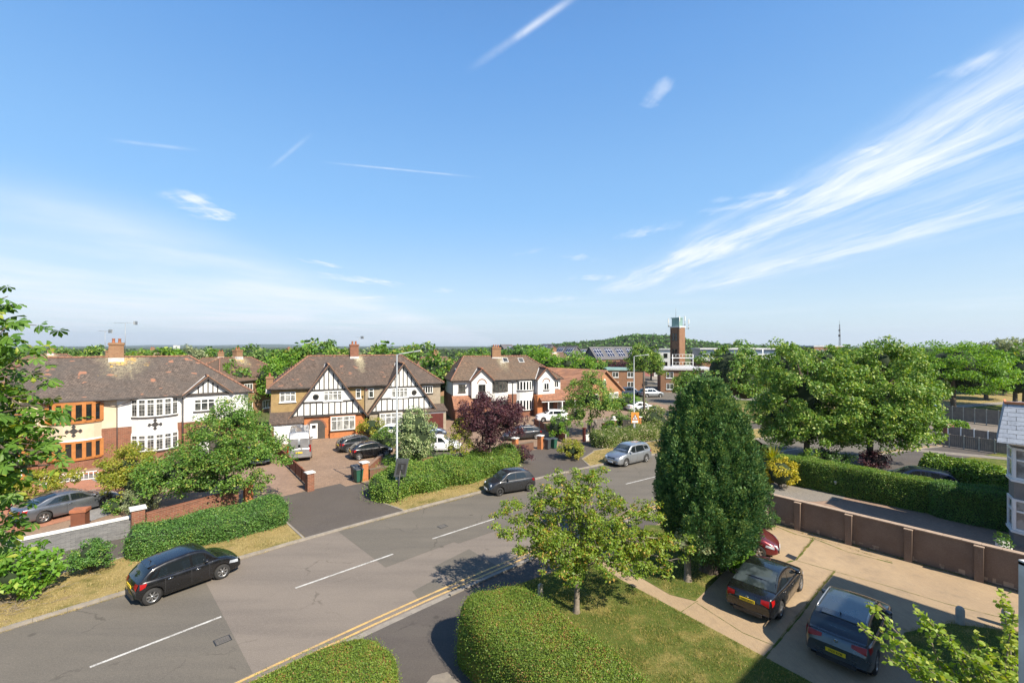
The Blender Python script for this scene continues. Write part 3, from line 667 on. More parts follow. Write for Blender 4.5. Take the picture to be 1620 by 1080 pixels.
def unit(v): return v / np.maximum(np.linalg.norm(v, axis=1, keepdims=True), 1e-9)
def rnd_sphere(r, n): return unit(r.normal(size=(n, 3)))
def leaf_geo(P, D, N, Ln, W, fold=.12):
    """diamond leaves; P base points, D axis, N normals"""
    S = unit(np.cross(D, N)); n = len(P); Ln = Ln.reshape(-1, 1); W = W.reshape(-1, 1)
    V = np.empty((n, 4, 3)); V[:, 0] = P; mid = P + D * Ln * .48
    V[:, 1] = mid + S * W / 2 + N * Ln * fold; V[:, 2] = P + D * Ln; V[:, 3] = mid - S * W / 2 + N * Ln * fold
    return V.reshape(-1, 3), np.arange(n * 4).reshape(-1, 4)
def orient(r, out, n, up=.45, spread=.7, droop=.15):
    N = unit(out * .7 + np.array([0, 0, up]) + r.normal(size=(n, 3)) * spread)
    D = unit(np.cross(N, r.normal(size=(n, 3)))); D = unit(D + out * .35 - np.array([0, 0, droop])); N = unit(N - D * (N * D).sum(1, keepdims=True))
    return D, N
def lump(dirs, r, k=7, amp=.18):
    """bumpy radius multiplier for directions"""
    b = rnd_sphere(r, k); a = r.uniform(-.6, 1, k)
    s = np.zeros(len(dirs))
    for i in range(k): s += a[i] * np.exp(-((1 - dirs @ b[i]) ** 1) * 5)
    return 1 + amp * s
def crown_clusters(r, n, c, rad, amp=.2, inner=.45, bottom=-.55, power=.5):
    d = rnd_sphere(r, n * 2); d = d[d[:, 2] > bottom][:n]
    f = inner + (1 - inner) * r.random(len(d)) ** power
    p = d * (f * lump(d, r, 9, amp))[:, None] * np.array(rad) + np.array(c)
    return p, d
def cluster_leaves(r, C, cr, per, size, aspect=.6, flat=.7, up=.45, spread=.7, droop=.15, center=None, shell=.45, jit=.35):
    n = len(C) * per; ci = np.repeat(np.arange(len(C)), per)
    rr = (cr if np.ndim(cr) else np.full(len(C), cr))[ci]
    d = rnd_sphere(r, n); f = shell + (1 - shell) * r.random(n) ** .6
    off = d * (f * rr)[:, None]; off[:, 2] *= flat
    P = C[ci] + off
    out = unit(off + (0 if center is None else .6 * unit(P - np.array(center)) * rr[:, None]))
    D, N = orient(r, out, n, up, spread, droop)
    Ln = size * (1 + jit * r.normal(size=n).clip(-1.5, 1.5)); return leaf_geo(P, D, N, Ln, Ln * aspect)
def limbs(mb, r, base, top, C, nl, r0, twigs=0, n=6, frac=.5):
    """tapered limbs from points on the trunk line to crown clusters"""
    base = Vector(base); top = Vector(top); idx = r.permutation(len(C))[:nl]
    ends = []
    for i in idx:
        e = Vector(C[i]); f = r.uniform(frac, 1.0); s = base.lerp(top, f)
        mid = s.lerp(e, .5) + Vector((r.normal() * .1, r.normal() * .1, abs((e - s).length) * r.uniform(-.02, .16)))
        q = s.lerp(e, .25).lerp(mid, .5)
        ra = r0 * (1.15 - f * .6) * r.uniform(.35, .6)
        mb.tube([s, q, mid, mid.lerp(e, .55), e], [ra, ra * .8, ra * .55, ra * .35, ra * .12], n, False); ends.append((mid, e, ra))
    for k in range(twigs):
        m_, e, ra = ends[int(r.integers(len(ends)))]; a = m_.lerp(e, float(r.uniform(0, .8))); j = int(r.integers(len(C)))
        best = min((Vector(C[int(x)]) for x in r.integers(0, len(C), 8)), key=lambda q: (q - a).length)
        mb.tube([a, a.lerp(best, .5) + Vector((0, 0, .05)), best], [ra * .35, ra * .22, ra * .06], 4, False)
def tree(name, loc, label, group=None, seed=1, crowns=((0, 0, 5, 2, 2, 2),), trunk_h=2.0, trunk_r=.16, ncl=60, clr=.5, per=120, size=.12,
         leaf='green', bark='bark', nl=16, twigs=0, amp=.2, inner=.42, bottom=-.55, aspect=.6, flat=.7, lean=(0, 0), cat='tree', core=None, spread=.7, droop=.15, up=.45, power=.5, trunk=True, shell=.45):
    r = np.random.default_rng(seed); root = empty(name, loc, 0, label, cat, group)
    Vs, Qs, b = [], [], 0; allC = []
    tot = sum(c[3] * c[4] * c[5] for c in crowns)
    for c in crowns:
        k = max(6, int(ncl * (c[3] * c[4] * c[5]) / tot)); C, d = crown_clusters(r, k, c[:3], c[3:6], amp, inner, bottom, power); allC.append(C)
        cr = clr * r.uniform(.65, 1.3, len(C)); V, Q = cluster_leaves(r, C, cr, per, size, aspect, flat, up, spread, droop, c[:3], shell)
        Vs.append(V); Qs.append(Q + b); b += len(V)
    if trunk:
        mb = MB(); C = np.concatenate(allC); c0 = crowns[0]; tx, ty = c0[0] + lean[0], c0[1] + lean[1]; top = (tx * .8, ty * .8, c0[2] + c0[5] * .35)
        fl = trunk_r
        mb.tube([(0, 0, -.05), (0, 0, .12), (tx * .1, ty * .1, trunk_h * .45), (tx * .4, ty * .4, trunk_h), (tx * .7, ty * .7, (trunk_h + top[2]) / 2), top],
                [fl * 1.5, fl * 1.12, fl, fl * .85, fl * .5, fl * .12], 10, False)
        limbs(mb, r, (tx * .3, ty * .3, trunk_h * .8), top, C, nl, trunk_r, twigs); mb.build('trunk', M[bark], root)
    V = np.concatenate(Vs); Q = np.concatenate(Qs); mats = [L[leaf]]; mi = None
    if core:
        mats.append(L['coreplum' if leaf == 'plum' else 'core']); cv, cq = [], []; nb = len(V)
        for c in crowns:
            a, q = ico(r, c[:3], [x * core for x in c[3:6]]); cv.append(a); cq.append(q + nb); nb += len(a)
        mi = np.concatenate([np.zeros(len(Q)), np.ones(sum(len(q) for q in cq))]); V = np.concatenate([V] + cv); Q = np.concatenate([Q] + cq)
    np_mesh('crown', V, Q, mats, root, mi)
    return root
def ico(r, c, rad, nu=10, nv=14, amp=.12):
    vs = []
    for i in range(nu + 1):
        th = math.pi * i / nu
        for j in range(nv):
            ph = 2 * math.pi * j / nv; k = 1 + amp * (r.random() - .5); vs.append([c[0] + rad[0] * k * math.sin(th) * math.cos(ph), c[1] + rad[1] * k * math.sin(th) * math.sin(ph), c[2] + rad[2] * k * math.cos(th)])
    q = [[i * nv + j, (i + 1) * nv + j, (i + 1) * nv + (j + 1) % nv, i * nv + (j + 1) % nv] for i in range(nu) for j in range(nv)]
    return np.array(vs), np.array(q)
def shrub(name, loc, label, rad, seed=1, n=2500, size=.08, leaf='green', ncl=None, cat='shrub', group=None, stems=5, core=.72, flat=.8, amp=.18, per=None, aspect=.6, z0=0.0, bottom=-.7):
    """round bush from the ground up"""
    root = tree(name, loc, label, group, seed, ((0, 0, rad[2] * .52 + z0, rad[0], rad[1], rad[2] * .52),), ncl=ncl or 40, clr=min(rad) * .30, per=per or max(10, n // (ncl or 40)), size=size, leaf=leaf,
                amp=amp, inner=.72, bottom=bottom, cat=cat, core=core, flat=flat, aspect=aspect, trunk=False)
    r = np.random.default_rng(seed + 99); mb = MB()
    for k in range(stems):
        a = r.uniform(0, 6.28); q = r.uniform(.3, .75); mb.tube([(.05 * math.cos(a), .05 * math.sin(a), -.04), (rad[0] * q * .4 * math.cos(a), rad[1] * q * .4 * math.sin(a), rad[2] * .3), (rad[0] * q * math.cos(a), rad[1] * q * math.sin(a), rad[2] * .7)], [.035, .025, .008], 5, False)
    mb.build('stems', M['bark'], root)
    for o in kids(root):
        if o.name.startswith('crown'): o.name = 'foliage'
    return root
def hedge(name, path, hw, hh, label, seed=1, dens=900, size=.045, leaf='privet', rnd=.3, jag=.03, cat='hedge', aspect=.6, lumpy=.04, ends=True, hvar=None, group=None, z0=.04, loft=.03):
    """clipped hedge along a path (world xy list): rounded body plus a skin of small leaves"""
    r = np.random.default_rng(seed); P_ = [Vector(p) for p in path]
    # resample
    pts = []; 
    for a, b in zip(P_, P_[1:]):
        k = max(1, int((b - a).length / .25)); pts += [a.lerp(b, i / k) for i in range(k)]
    pts.append(P_[-1]); n = len(pts)
    cum = [0.0]
    for a, b in zip(pts, pts[1:]): cum.append(cum[-1] + (b - a).length)
    tot = cum[-1]; o0 = pts[0]
    # section: superellipse-ish with flat sides
    sec = []
    ns = 26
    for k in range(ns + 1):
        u = -1 + 2 * k / ns         # around: left foot -> top -> right foot
        L1 = hh - rnd; arc = math.pi / 2 * rnd; topw = 2 * (hw - rnd); T = 2 * L1 + 2 * arc + topw; s = (u + 1) / 2 * T
        if s < L1: y, z, ny, nz = -hw, s, -1, 0
        elif s < L1 + arc: a = (s - L1) / rnd; y, z, ny, nz = -hw + rnd - rnd * math.cos(a), L1 + rnd * math.sin(a), -math.cos(a), math.sin(a)
        elif s < L1 + arc + topw: y, z, ny, nz = -hw + rnd + (s - L1 - arc), hh, 0, 1
        elif s < L1 + 2 * arc + topw: a = (s - L1 - arc - topw) / rnd; y, z, ny, nz = hw - rnd + rnd * math.sin(a), L1 + rnd * math.cos(a), math.sin(a), math.cos(a)
        else: y, z, ny, nz = hw, hh - rnd - (s - L1 - 2 * arc - topw), 1, 0
        sec.append((y, z, ny, nz))
    rows = []; ph = r.uniform(0, 6, 8)
    for i, p in enumerate(pts):
        d = (pts[min(i + 1, n - 1)] - pts[max(i - 1, 0)]).normalized(); nn = Vector((-d.y, d.x))
        e = 1.0
        if ends:
            m_ = min(cum[i], tot - cum[i]); re = min(hw, 1.2)
            if m_ < re: e = math.sqrt(max(0.0, 1 - (1 - m_ / re) ** 2)) * .98 + .02
        hs = 1.0 if hvar is None else hvar(cum[i] / tot)
        row = []
        for (y, z, ny, nz) in sec:
            w_ = lumpy * (math.sin(cum[i] * 1.9 + ph[0] + z * 2) + math.sin(cum[i] * .8 + ph[1] + y * 1.7) + math.sin(z * 3.1 + y * 2.9 + ph[2]))
            q = p + nn * ((y + ny * w_) * (e if ends else 1)); row.append((q.x - o0.x, q.y - o0.y, z0 + (z + nz * w_) * hs * (.55 + .45 * e ** .5 if ends else 1)))
        rows.append(row)
    A = np.array(rows)          # n x ns+1 x 3
    c = A.mean(axis=1, keepdims=True)
    # leaves on quads, by area
    p00 = A[:-1, :-1]; p10 = A[1:, :-1]; p01 = A[:-1, 1:]; p11 = A[1:, 1:]
    nrm = np.cross(p10 - p00, p01 - p00) ; ar = np.linalg.norm(nrm, axis=2); cen = (p00 + p11) / 2
    nrm = nrm / np.maximum(ar[..., None], 1e-9); ctr = np.broadcast_to((c[:-1] + c[1:]) / 2, cen.shape)
    sgn = np.sign(((cen - ctr) * nrm).sum(-1, keepdims=True)); nrm = nrm * np.where(sgn == 0, 1, sgn)
    ar_ = ar.ravel(); cntf = ar_ * dens; cnt = np.floor(cntf + r.random(len(cntf))).astype(int); idx = np.repeat(np.arange(len(cnt)), cnt); m_ = len(idx)
    a, b = r.random((m_, 1)), r.random((m_, 1))
    f = lambda q: q.reshape(-1, 3)[idx]
    Pp = f(p00) * (1 - a) * (1 - b) + f(p10) * a * (1 - b) + f(p01) * (1 - a) * b + f(p11) * a * b; Nn = f(nrm)
    Pp = Pp + Nn * (r.random((m_, 1)) ** 2 * loft * 2 - loft * .6 + jag * (r.random((m_, 1)) > .93) * r.random((m_, 1)) * 3)
    D, N = orient(r, Nn, m_, .25, .6, .0); Ln = size * (1 + .3 * r.normal(size=m_).clip(-1.5, 1.5)); V, Q = leaf_geo(Pp, D, N, Ln, Ln * aspect)
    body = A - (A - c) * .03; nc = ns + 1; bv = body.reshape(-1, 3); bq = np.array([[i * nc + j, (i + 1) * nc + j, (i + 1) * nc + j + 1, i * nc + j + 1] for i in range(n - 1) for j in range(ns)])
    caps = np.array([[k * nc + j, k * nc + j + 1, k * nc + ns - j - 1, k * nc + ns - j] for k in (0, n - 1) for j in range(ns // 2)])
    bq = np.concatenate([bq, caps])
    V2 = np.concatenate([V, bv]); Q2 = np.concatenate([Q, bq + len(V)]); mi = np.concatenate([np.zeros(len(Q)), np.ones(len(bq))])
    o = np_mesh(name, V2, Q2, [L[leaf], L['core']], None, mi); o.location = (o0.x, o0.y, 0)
    return tag(o, label, cat, group)

def grass(name, polys, n, size, leaf, label, z=.06, seed=3, cat='grass', clumpy=True):
    """blades over world polygons"""
    r = np.random.default_rng(seed); out = []
    from mathutils.geometry import tessellate_polygon
    tris = []
    for poly in polys:
        v3 = [Vector((p[0], p[1], 0)) for p in poly]
        for t in tessellate_polygon([v3]): tris.append([np.array(v3[i][:2]) for i in t])
    ar = np.array([abs(np.cross(t[1] - t[0], t[2] - t[0])) for t in tris]); pr = ar / ar.sum(); ti = r.choice(len(tris), n, p=pr); T = np.array(tris)[ti]
    a, b = r.random(n), r.random(n); sw = a + b > 1; a[sw] = 1 - a[sw]; b[sw] = 1 - b[sw]
    p2 = T[:, 0] + (T[:, 1] - T[:, 0]) * a[:, None] + (T[:, 2] - T[:, 0]) * b[:, None]
    P = np.column_stack([p2, np.full(n, z)]); D = unit(r.normal(size=(n, 3)) * .55 + np.array([0, 0, 1.0])); N = unit(np.cross(D, r.normal(size=(n, 3))))
    Ln = size * r.uniform(.5, 1.4, n)
    if clumpy: Ln *= .7 + .6 * (np.sin(P[:, 0] * 2.1) * np.sin(P[:, 1] * 2.7) > .1)
    V, Q = leaf_geo(P, D, N, Ln, np.full(n, size * .16) , .0)
    return tag(np_mesh(name, V, Q, L[leaf]), label, cat, kind='stuff')

# ---------------------------------------------------------------- foreground trees and hedges
def C3(v, z=0): return (v[0], v[1], z)
# clipped privet hedges
e0 = Vector((-.98, 15.65)); hd = Vector((.56, -.83)).normalized()
hedge('privet_hedge', [e0 - hd * .15, e0 + hd * 3, e0 + hd * 12], 1.32, 1.85, 'large clipped privet hedge with a broad rounded top, beside the front lawn', 11, 5200, .036, 'privet', .42, lumpy=.04, jag=.06)
hedge('privet_hedge', [Vector((-3.5, 13.15)), Vector((-5.6, 11.3)), Vector((-10, 7.2))], 1.15, 1.6, 'smaller clipped privet hedge with a rounded end, beside the double yellow lines', 12, 5200, .036, 'privet', .5, lumpy=.045, jag=.06)
# spreading maple on the lawn
def maple():
    r = np.random.default_rng(42); base = G(912, 968, .05); root = empty('maple_tree', base, 0, 'spreading young maple with reddish leaf tips on the front lawn, beside the large privet hedge', 'tree')
    mb = MB(); mb.tube([(0, 0, -.05), (0, 0, .1), (.02, 0, .9), (-.02, .02, 1.6), (0, 0, 2.2)], [.17, .12, .10, .09, .07], 10, False)
    ends = [(-2.55, .2, 4.15), (-1.8, -.3, 3.5), (-.55, .3, 5.0), (.6, .4, 5.25), (-.15, 0, 4.6), (1.6, .2, 4.45), (2.2, .6, 3.7), (-1.3, .5, 4.4), (-1.1, -.8, 2.75), (1.1, -.9, 3.0), (2.4, -.2, 2.75), (-2.0, .7, 3.2),
            (3.3, .2, 2.75), (.4, -1.2, 2.6), (-.4, 1.3, 4.0), (1.3, 1.3, 3.9), (2.9, .9, 2.3), (1.9, -1.0, 2.05), (-.8, -1.2, 3.3), (.6, -.5, 3.9), (-2.1, -.2, 2.6), (3.0, -.5, 1.95), (-.3, -.9, 1.9), (-1.1, .1, 3.2), (.9, .1, 3.2), (-2.9, .1, 3.7), (1.0, .3, 5.4), (3.9, .3, 2.5), (4.2, .2, 2.5), (3.6, -.4, 2.1), (3.3, .9, 3.3), (-.4, .3, 5.35), (2.7, .5, 4.0), (-2.6, -.3, 3.2)]
    cl = []
    for e in ends:
        e = Vector(e); s = Vector((0, 0, r.uniform(1.3, 2.1))); d = e - s; up = Vector((0, 0, d.length * .12)); pts = [s, s.lerp(e, .3) + up * .8, s.lerp(e, .6) + up, s.lerp(e, .82) + up * .6, e]
        ra = .05; mb.tube(pts, [ra, ra * .75, ra * .5, ra * .3, ra * .1], 6, False)
        for k in range(21):
            f = r.uniform(.3, 1.05); i = min(3, int(f * 4)); p = pts[i].lerp(pts[i + 1], f * 4 - i)
            sp = .16 + .55 * (1 - abs(f - .55)) ** 1; q = p + Vector((r.normal() * sp * .62, r.normal() * sp * .62, r.normal() * sp * .17 - .03)); cl.append(q)
            if k % 2 == 0: mb.tube([p, p.lerp(q, .5) + Vector((0, 0, .03)), q], [ra * .28, ra * .18, ra * .06], 4, False)
    mb.build('trunk', M['bark_pale'], root)
    C = np.array([tuple(c) for c in cl]); V, Q = cluster_leaves(r, C, .21 * r.uniform(.6, 1.35, len(C)), 50, .088, .60, .55, .65, .6, .35, None, .15)
    np_mesh('crown', V, Q, L['maple'], root)
    return root
maple()
def small_post():
    mb = MB(); mb.prism([(-.09, -.06), (.09, -.06), (.09, .06), (-.09, .06)], 0, .95); mb.add([(-.09, -.06, .95), (.09, -.06, .95), (.09, .06, .95), (-.09, .06, .95), (0, 0, 1.03)], [(0, 1, 4), (1, 2, 4), (2, 3, 4), (3, 0, 4)])
    o = mb.build('marker_post', M['concrete_post'], bevel=.012); o.location = G(855, 962, .05); o.rotation_euler = (R(2), R(-2), R(40)); tag(o, 'short weathered concrete post at the edge of the lawn, beside the large privet hedge', 'post')
small_post()
# big conifer (Irish yew)
def yew():
    r = np.random.default_rng(7); base = G(1118, 905, .05); root = empty('yew_tree', base, 0, 'tall dark upright yew with a pointed top, beside the parked cars on the forecourt', 'tree')
    zk = [0, .9, 1.5, 2.3, 3.2, 4.6, 5.6, 6.5, 7.4, 8.1, 8.8, 9.3]; rk = [.3, 1.0, 1.7, 2.08, 2.2, 2.05, 1.78, 1.45, 1.05, .70, .32, .05]
    def prof(z): return np.interp(z, zk, rk)
    n = 1000; zz_ = np.linspace(.9, 8.75, 400); w_ = np.cumsum(prof(zz_)); z = np.interp((np.arange(n) + .5) / n * w_[-1], w_, zz_) + r.normal(size=n) * .12; a = np.arange(n) * 2.39996 + r.normal(size=n) * .12
    lob = 1 + .10 * np.sin(a * 3 + z * .5 + 1) + .07 * np.sin(a * 7 - z * .9) + .05 * np.sin(a * 13 + z * 2)
    rr = prof(z) * lob * (.76 + .20 * r.random(n))
    B = np.column_stack([rr * np.cos(a), rr * np.sin(a), z]); cen = np.column_stack([np.zeros(n), np.zeros(n), z - .0])
    out = unit(B - cen)
    # each plume: a tapering upright tuft
    per = 190; ci = np.repeat(np.arange(n), per); m_ = len(ci); t = r.random(m_); hgt = r.uniform(.5, 1.15, n)[ci] * np.clip((9.6 - z) / 2.5, .45, 1)[ci]
    wid = .27 * (1 - t) ** .55 * (.55 + .45 * np.minimum(1, t * 5)) + .02
    rad = rnd_sphere(r, m_) * wid[:, None]; rad[:, 2] *= .4
    lean = (out * .22 + np.array([0, 0, 1]));  P = B[ci] + lean[ci] * (t * hgt)[:, None] - np.array([0, 0, .3]) + rad
    o2 = unit(rad + out[ci] * .06); D = unit(np.array([0, 0, 1.0]) * .9 + o2 * .8 + r.normal(size=(m_, 3)) * .35); N = unit(o2 + r.normal(size=(m_, 3)) * .4); N = unit(N - D * (N * D).sum(1, keepdims=True))
    Ln = .115 * r.uniform(.6, 1.4, m_); V, Q = leaf_geo(P, D, N, Ln, Ln * .40, .05); tipm = ((t + r.normal(size=m_) * .12) > .62) * 2
    zz = np.linspace(.95, 8.5, 16); cv = []  # inner dark body, added to stop light passing through the plumes
    for q in zz:
        for k in range(20):
            an = 2 * np.pi * k / 20; rq = float(prof(np.array(q))) * .60 * (1 + .10 * math.sin(an * 3 + q * .5 + 1)); cv.append([rq * math.cos(an), rq * math.sin(an), q])
    cq = [[i * 20 + j, i * 20 + (j + 1) % 20, (i + 1) * 20 + (j + 1) % 20, (i + 1) * 20 + j] for i in range(15) for j in range(20)]
    mi = np.concatenate([tipm, np.ones(len(cq))]); V = np.concatenate([V, np.array(cv)]); Q = np.concatenate([Q, np.array(cq) + len(V) - len(cv)])
    np_mesh('crown', V, Q, [L['yew'], L['core'], L['yewtip']], root, mi)
    mb = MB(); 
    for (x, y) in ((0, 0), (.35, .1), (.55, -.15), (-.2, .2), (.2, -.2)):
        mb.tube([(x * .5, y * .5, -.05), (x * .9, y * .9, .7), (x * 1.8, y * 1.8, 2.2), (x * 2, y * 2, 4)], [.2, .15, .12, .05], 8, False)
    mb.build('trunk', M['bark'], root)
yew()
tree('sapling', G(1088, 918, .05), 'small leafy tree with a pale stump-like trunk, under the tall yew', seed=17, crowns=((0, 0, 2.1, 1.15, 1.0, .75), (1.0, -.2, 1.85, .8, .7, .6)), trunk_h=1.5, trunk_r=.14, ncl=44, clr=.30, per=70, size=.13, leaf='grey', bark='bark_pale', nl=8)
shrub('shrub', G(1158, 905, .05), 'bright green suckers at the foot of the tall yew, behind the black saloon car', (.75, .6, 1.5), 21, 2600, .11, 'bright')
shrub('shrub', G(1218, 835, .05), 'little bright bush tucked against the brown boundary wall end by the yew', (.5, .4, .7), 22, 900, .08, 'dark')
# street limes in the verge right of the yew
def lime_tree(px, py, label, seed, cr, tr=.24, lf='lime', size=.165, per=170, ncl=330):
    b = G(px, py, .05)
    return tree('lime_tree', b, label, 'lime trees on the verge behind the long clipped hedge', seed, cr, 2.6, tr, ncl, .62, per, size, lf, 'bark', 26, 20, .22, .42, -.85, core=.36, droop=.3, aspect=.7, power=.7)
lime_tree(1276, 737, 'broad lime tree nearest the tall yew, on a single dark trunk', 31, ((.1, 0, 5.9, 4.0, 3.6, 4.2), (-1.8, .3, 4.2, 2.8, 2.8, 2.6), (1.5, -.5, 8.7, 1.6, 1.6, 2.0), (-1.9, .2, 8.3, 1.5, 1.5, 2.0), (1.6, -.6, 3.2, 2.4, 2.0, 1.7), (-.6, -.6, 2.9, 3.2, 2.2, 1.5)))
lime_tree(1375, 738, 'broad lime tree left of the dark blue parked car behind the long hedge', 32, ((.4, 0, 5.8, 4.2, 3.8, 4.3), (2.6, .2, 4.0, 3.4, 2.6, 2.3), (.9, 0, 8.9, 1.8, 1.8, 1.9), (-2.0, .3, 3.8, 2.4, 2.2, 2.0), (3.4, .2, 6.2, 2.0, 2.0, 2.0), (.2, -.6, 2.9, 3.4, 2.2, 1.5), (4.3, .0, 3.8, 2.0, 1.8, 1.6)))
tree('ash_tree', (29.5, 61.0, 0), 'tall rounded tree standing behind the lime trees', seed=33, crowns=((0, 0, 6.4, 4.2, 4, 4.6), (2.2, 0, 4.8, 3, 3, 3)), trunk_h=2.5, trunk_r=.25, ncl=130, clr=.75, per=90, size=.28, leaf='green', nl=14, core=.6)
tree('robinia_tree', GY(1508, 62, 0), 'large feathery bright green tree with a dark trunk by the wooden fences', seed=34, crowns=((0, 0, 7.6, 5.6, 5, 3.6), (2.5, 0, 5.2, 4.8, 4, 3.0), (-3.0, 0, 6.0, 3.0, 3, 2.4), (5.4, 0, 6.2, 3.0, 3, 3.0)), trunk_h=3.2, trunk_r=.34, ncl=190, clr=.9, per=100, size=.26, leaf='bright', nl=22, core=.5, flat=.5, aspect=.5)
tree('sycamore_tree', GY(1606, 74, 0), 'tall paler tree at the right edge, behind the feathery bright green tree', seed=35, crowns=((0, 0, 7.2, 5.2, 5, 4.6), (-1.5, 0, 4.5, 3.5, 3, 3)), trunk_h=3, trunk_r=.3, ncl=120, clr=.95, per=100, size=.3, leaf='grey', nl=14, core=.6)
# hedges across the forecourt wall
hA, hB, hC = Vector((19.9, 34.3)), Vector((24.6, 28.8)), Vector((30.2, 21.9))
hedge('clipped_hedge', [hA, hB + Vector((1.3, -1.55))], .62, 1.95, 'long clipped dark green hedge between the gravel bed and the dark blue car', 41, 1500, .06, 'hedge', .2, lumpy=.03, z0=.03)
hedge('clipped_hedge', [hB + Vector((1.0, -1.1)), hC], .95, 2.0, 'taller thick section of dark clipped hedge ending beside the grey bay window', 42, 1300, .06, 'hedgedark', .3, lumpy=.06, z0=.03)
hedge('laurel_hedge', [G(1455, 762, 0).xy, G(1525, 776, 0).xy, G(1625, 800, 0).xy], .75, 2.0, 'bright glossy laurel hedge behind the dark blue car', 43, 420, .13, 'laurel', .35, lumpy=.09, z0=.03)
shrub('yellow_shrub', G(1235, 772, .05), 'round golden yellow bush at the near end of the long clipped hedge', (1.05, .95, 2.05), 44, 5000, .10, 'yellow', amp=.08)
def cordyline(loc, label, seed, n=60, ln=1.1, h=.5, cat='plant', leaf='yelgreen'):
    r = np.random.default_rng(seed); root = empty('spiky_plant', loc, 0, label, cat); d = rnd_sphere(r, n * 3); d = d[d[:, 2] > -.15][:n]; 
    Vs = []; P = np.tile([0, 0, h], (n, 1)); D = d; N = unit(np.cross(D, np.cross(D, [[0, 0, 1.0]] * n)) * -1 + 1e-6)
    Ln = ln * r.uniform(.7, 1.1, n); V1, Q1 = leaf_geo(P, D, N, Ln, np.full(n, .09), .0)
    mb = MB(); mb.tube([(0, 0, -.05), (0, 0, h)], [.09, .06], 8); mb.build('stem', M['bark'], root); np_mesh('foliage', V1, Q1, L[leaf], root)
cordyline(G(1224, 752, .05), 'spiky pale palm-like plant behind the golden yellow bush', 45, 110, 1.3, 1.2)
shrub('dark_shrub', G(1310, 742, .05), 'dark shrub in the shade under the lime trees, left of the red-leaved one', (2.2, .9, 1.6), 46, 2200, .13, 'dark')
shrub('dark_shrub', G(1385, 741, .05), 'dark red-leaved shrub in the shade under the right-hand lime tree', (1.2, .8, 1.4), 47, 1500, .13, 'plum')

# ---------------------------------------------------------------- far verge hedges
hedge('verge_hedge', so((.0, 8.65), (3, 8.3), (6.6, 7.95)), .92, 1.28, 'long low dark green hedge on the verge behind the black hatchback', 51, 1300, .07, 'hedgedark', .45, lumpy=.09, jag=.12, z0=.07, loft=.06)
b_ = G(146, 905, .09); shrub('verge_bush', b_, 'squarish dark green bush standing alone on the verge left of the black hatchback', (.68, .62, 1.35), 52, 4200, .075, 'hedgedark', amp=.1)
hedge('verge_hedge', so((11.5, 7.75), (16, 8.0), (21, 8.1), (23.2, 8.3)), 1.15, 1.6, 'long bright green hedge on the verge behind the tilted roadside sign', 53, 1050, .085, 'hedge', .5, lumpy=.17, jag=.22, z0=.07, loft=.09)
shrub('copper_shrub', C3(Croad(24.3, 8.9), .09), 'reddish-leaved bush at the right end of the bright verge hedge', (1.0, .9, 1.5), 54, 2200, .09, 'plum', amp=.15)
hedge('verge_hedge', so((33.2, 9.6), (38, 10.2), (43, 10.6)), 1.15, 1.25, 'low pale-flowered rose hedge behind the silver parked car', 55, 900, .10, 'rose', .5, lumpy=.13, jag=.12, z0=.07, loft=.08)
shrub('verge_bush', G(903, 726, .09), 'loose yellow-green bush on the verge between the two dark aprons', (1.15, 1.0, 1.55), 56, 2600, .12, 'yelgreen', amp=.25, core=.6)
# ---------------------------------------------------------------- front gardens
tree('pear_tree', G(352, 806, .08), 'wide leafy fruit tree leaning over the red brick garden wall', seed=61, crowns=((.3, .2, 3.8, 2.9, 2.3, 1.9), (-2.4, -.6, 2.4, 2.3, 1.6, 1.15), (.3, .8, 5.5, 1.4, 1.3, 1.7), (2.4, .3, 3.4, 1.5, 1.6, 1.5), (.9, -.4, 1.9, 2.0, 1.3, 1.2), (-3.5, -.5, 2.0, 1.7, 1.4, 1.15), (-.8, -.6, 1.6, 2.2, 1.3, .95)), trunk_h=1.3, trunk_r=.16, ncl=340, clr=.45, per=115, size=.115, leaf='green', nl=26, twigs=30, core=.30, droop=.3)
tree('ornamental_tree', G(203, 800, .08), 'yellow-green bushy garden tree in front of the orange-framed house', seed=62, crowns=((0, 0, 2.5, 1.5, 1.4, 1.35), (.6, -.4, 1.5, 1.4, 1.2, 1.1), (-.5, .2, 1.9, 1.2, 1.2, 1.0)), trunk_h=.9, trunk_r=.1, ncl=150, clr=.34, per=100, size=.10, leaf='yelgreen', nl=14, core=.35)
shrub('olive_shrub', G(222, 812, .08), 'grey-green fine-leaved bush at the foot of the yellow-green garden tree', (1.0, .8, 1.5), 63, 2600, .09, 'grey')
cordyline(G(275, 772, .08), 'spiky palm-like plant in front of the white bay window', 64, 160, 1.5, 1.5, leaf='grey')
shrub('garden_shrub', G(182, 812, .08), 'small green shrub behind the white-topped slate wall, near the silver-grey saloon', (.55, .5, .8), 65, 1000, .09, 'green')
tree('garden_vine', G(52, 800, .08), 'yellowish climbing shrub at the tail of the silver-grey saloon', seed=66, crowns=((0, .3, 1.3, 1.8, 1.1, .9), (1.1, 1.2, 1.5, .9, .8, .8), (.6, -.5, .8, .9, .6, .6)), trunk_h=.5, trunk_r=.06, ncl=60, clr=.3, per=60, size=.13, leaf='yelgreen', nl=10)
shrub('variegated_bush', G(657, 738, .08), 'tall dense pale variegated bush right of the grey lamp post', (1.55, 1.4, 4.6), 67, 9000, .13, 'varieg', ncl=120, amp=.06, per=95, core=.8)
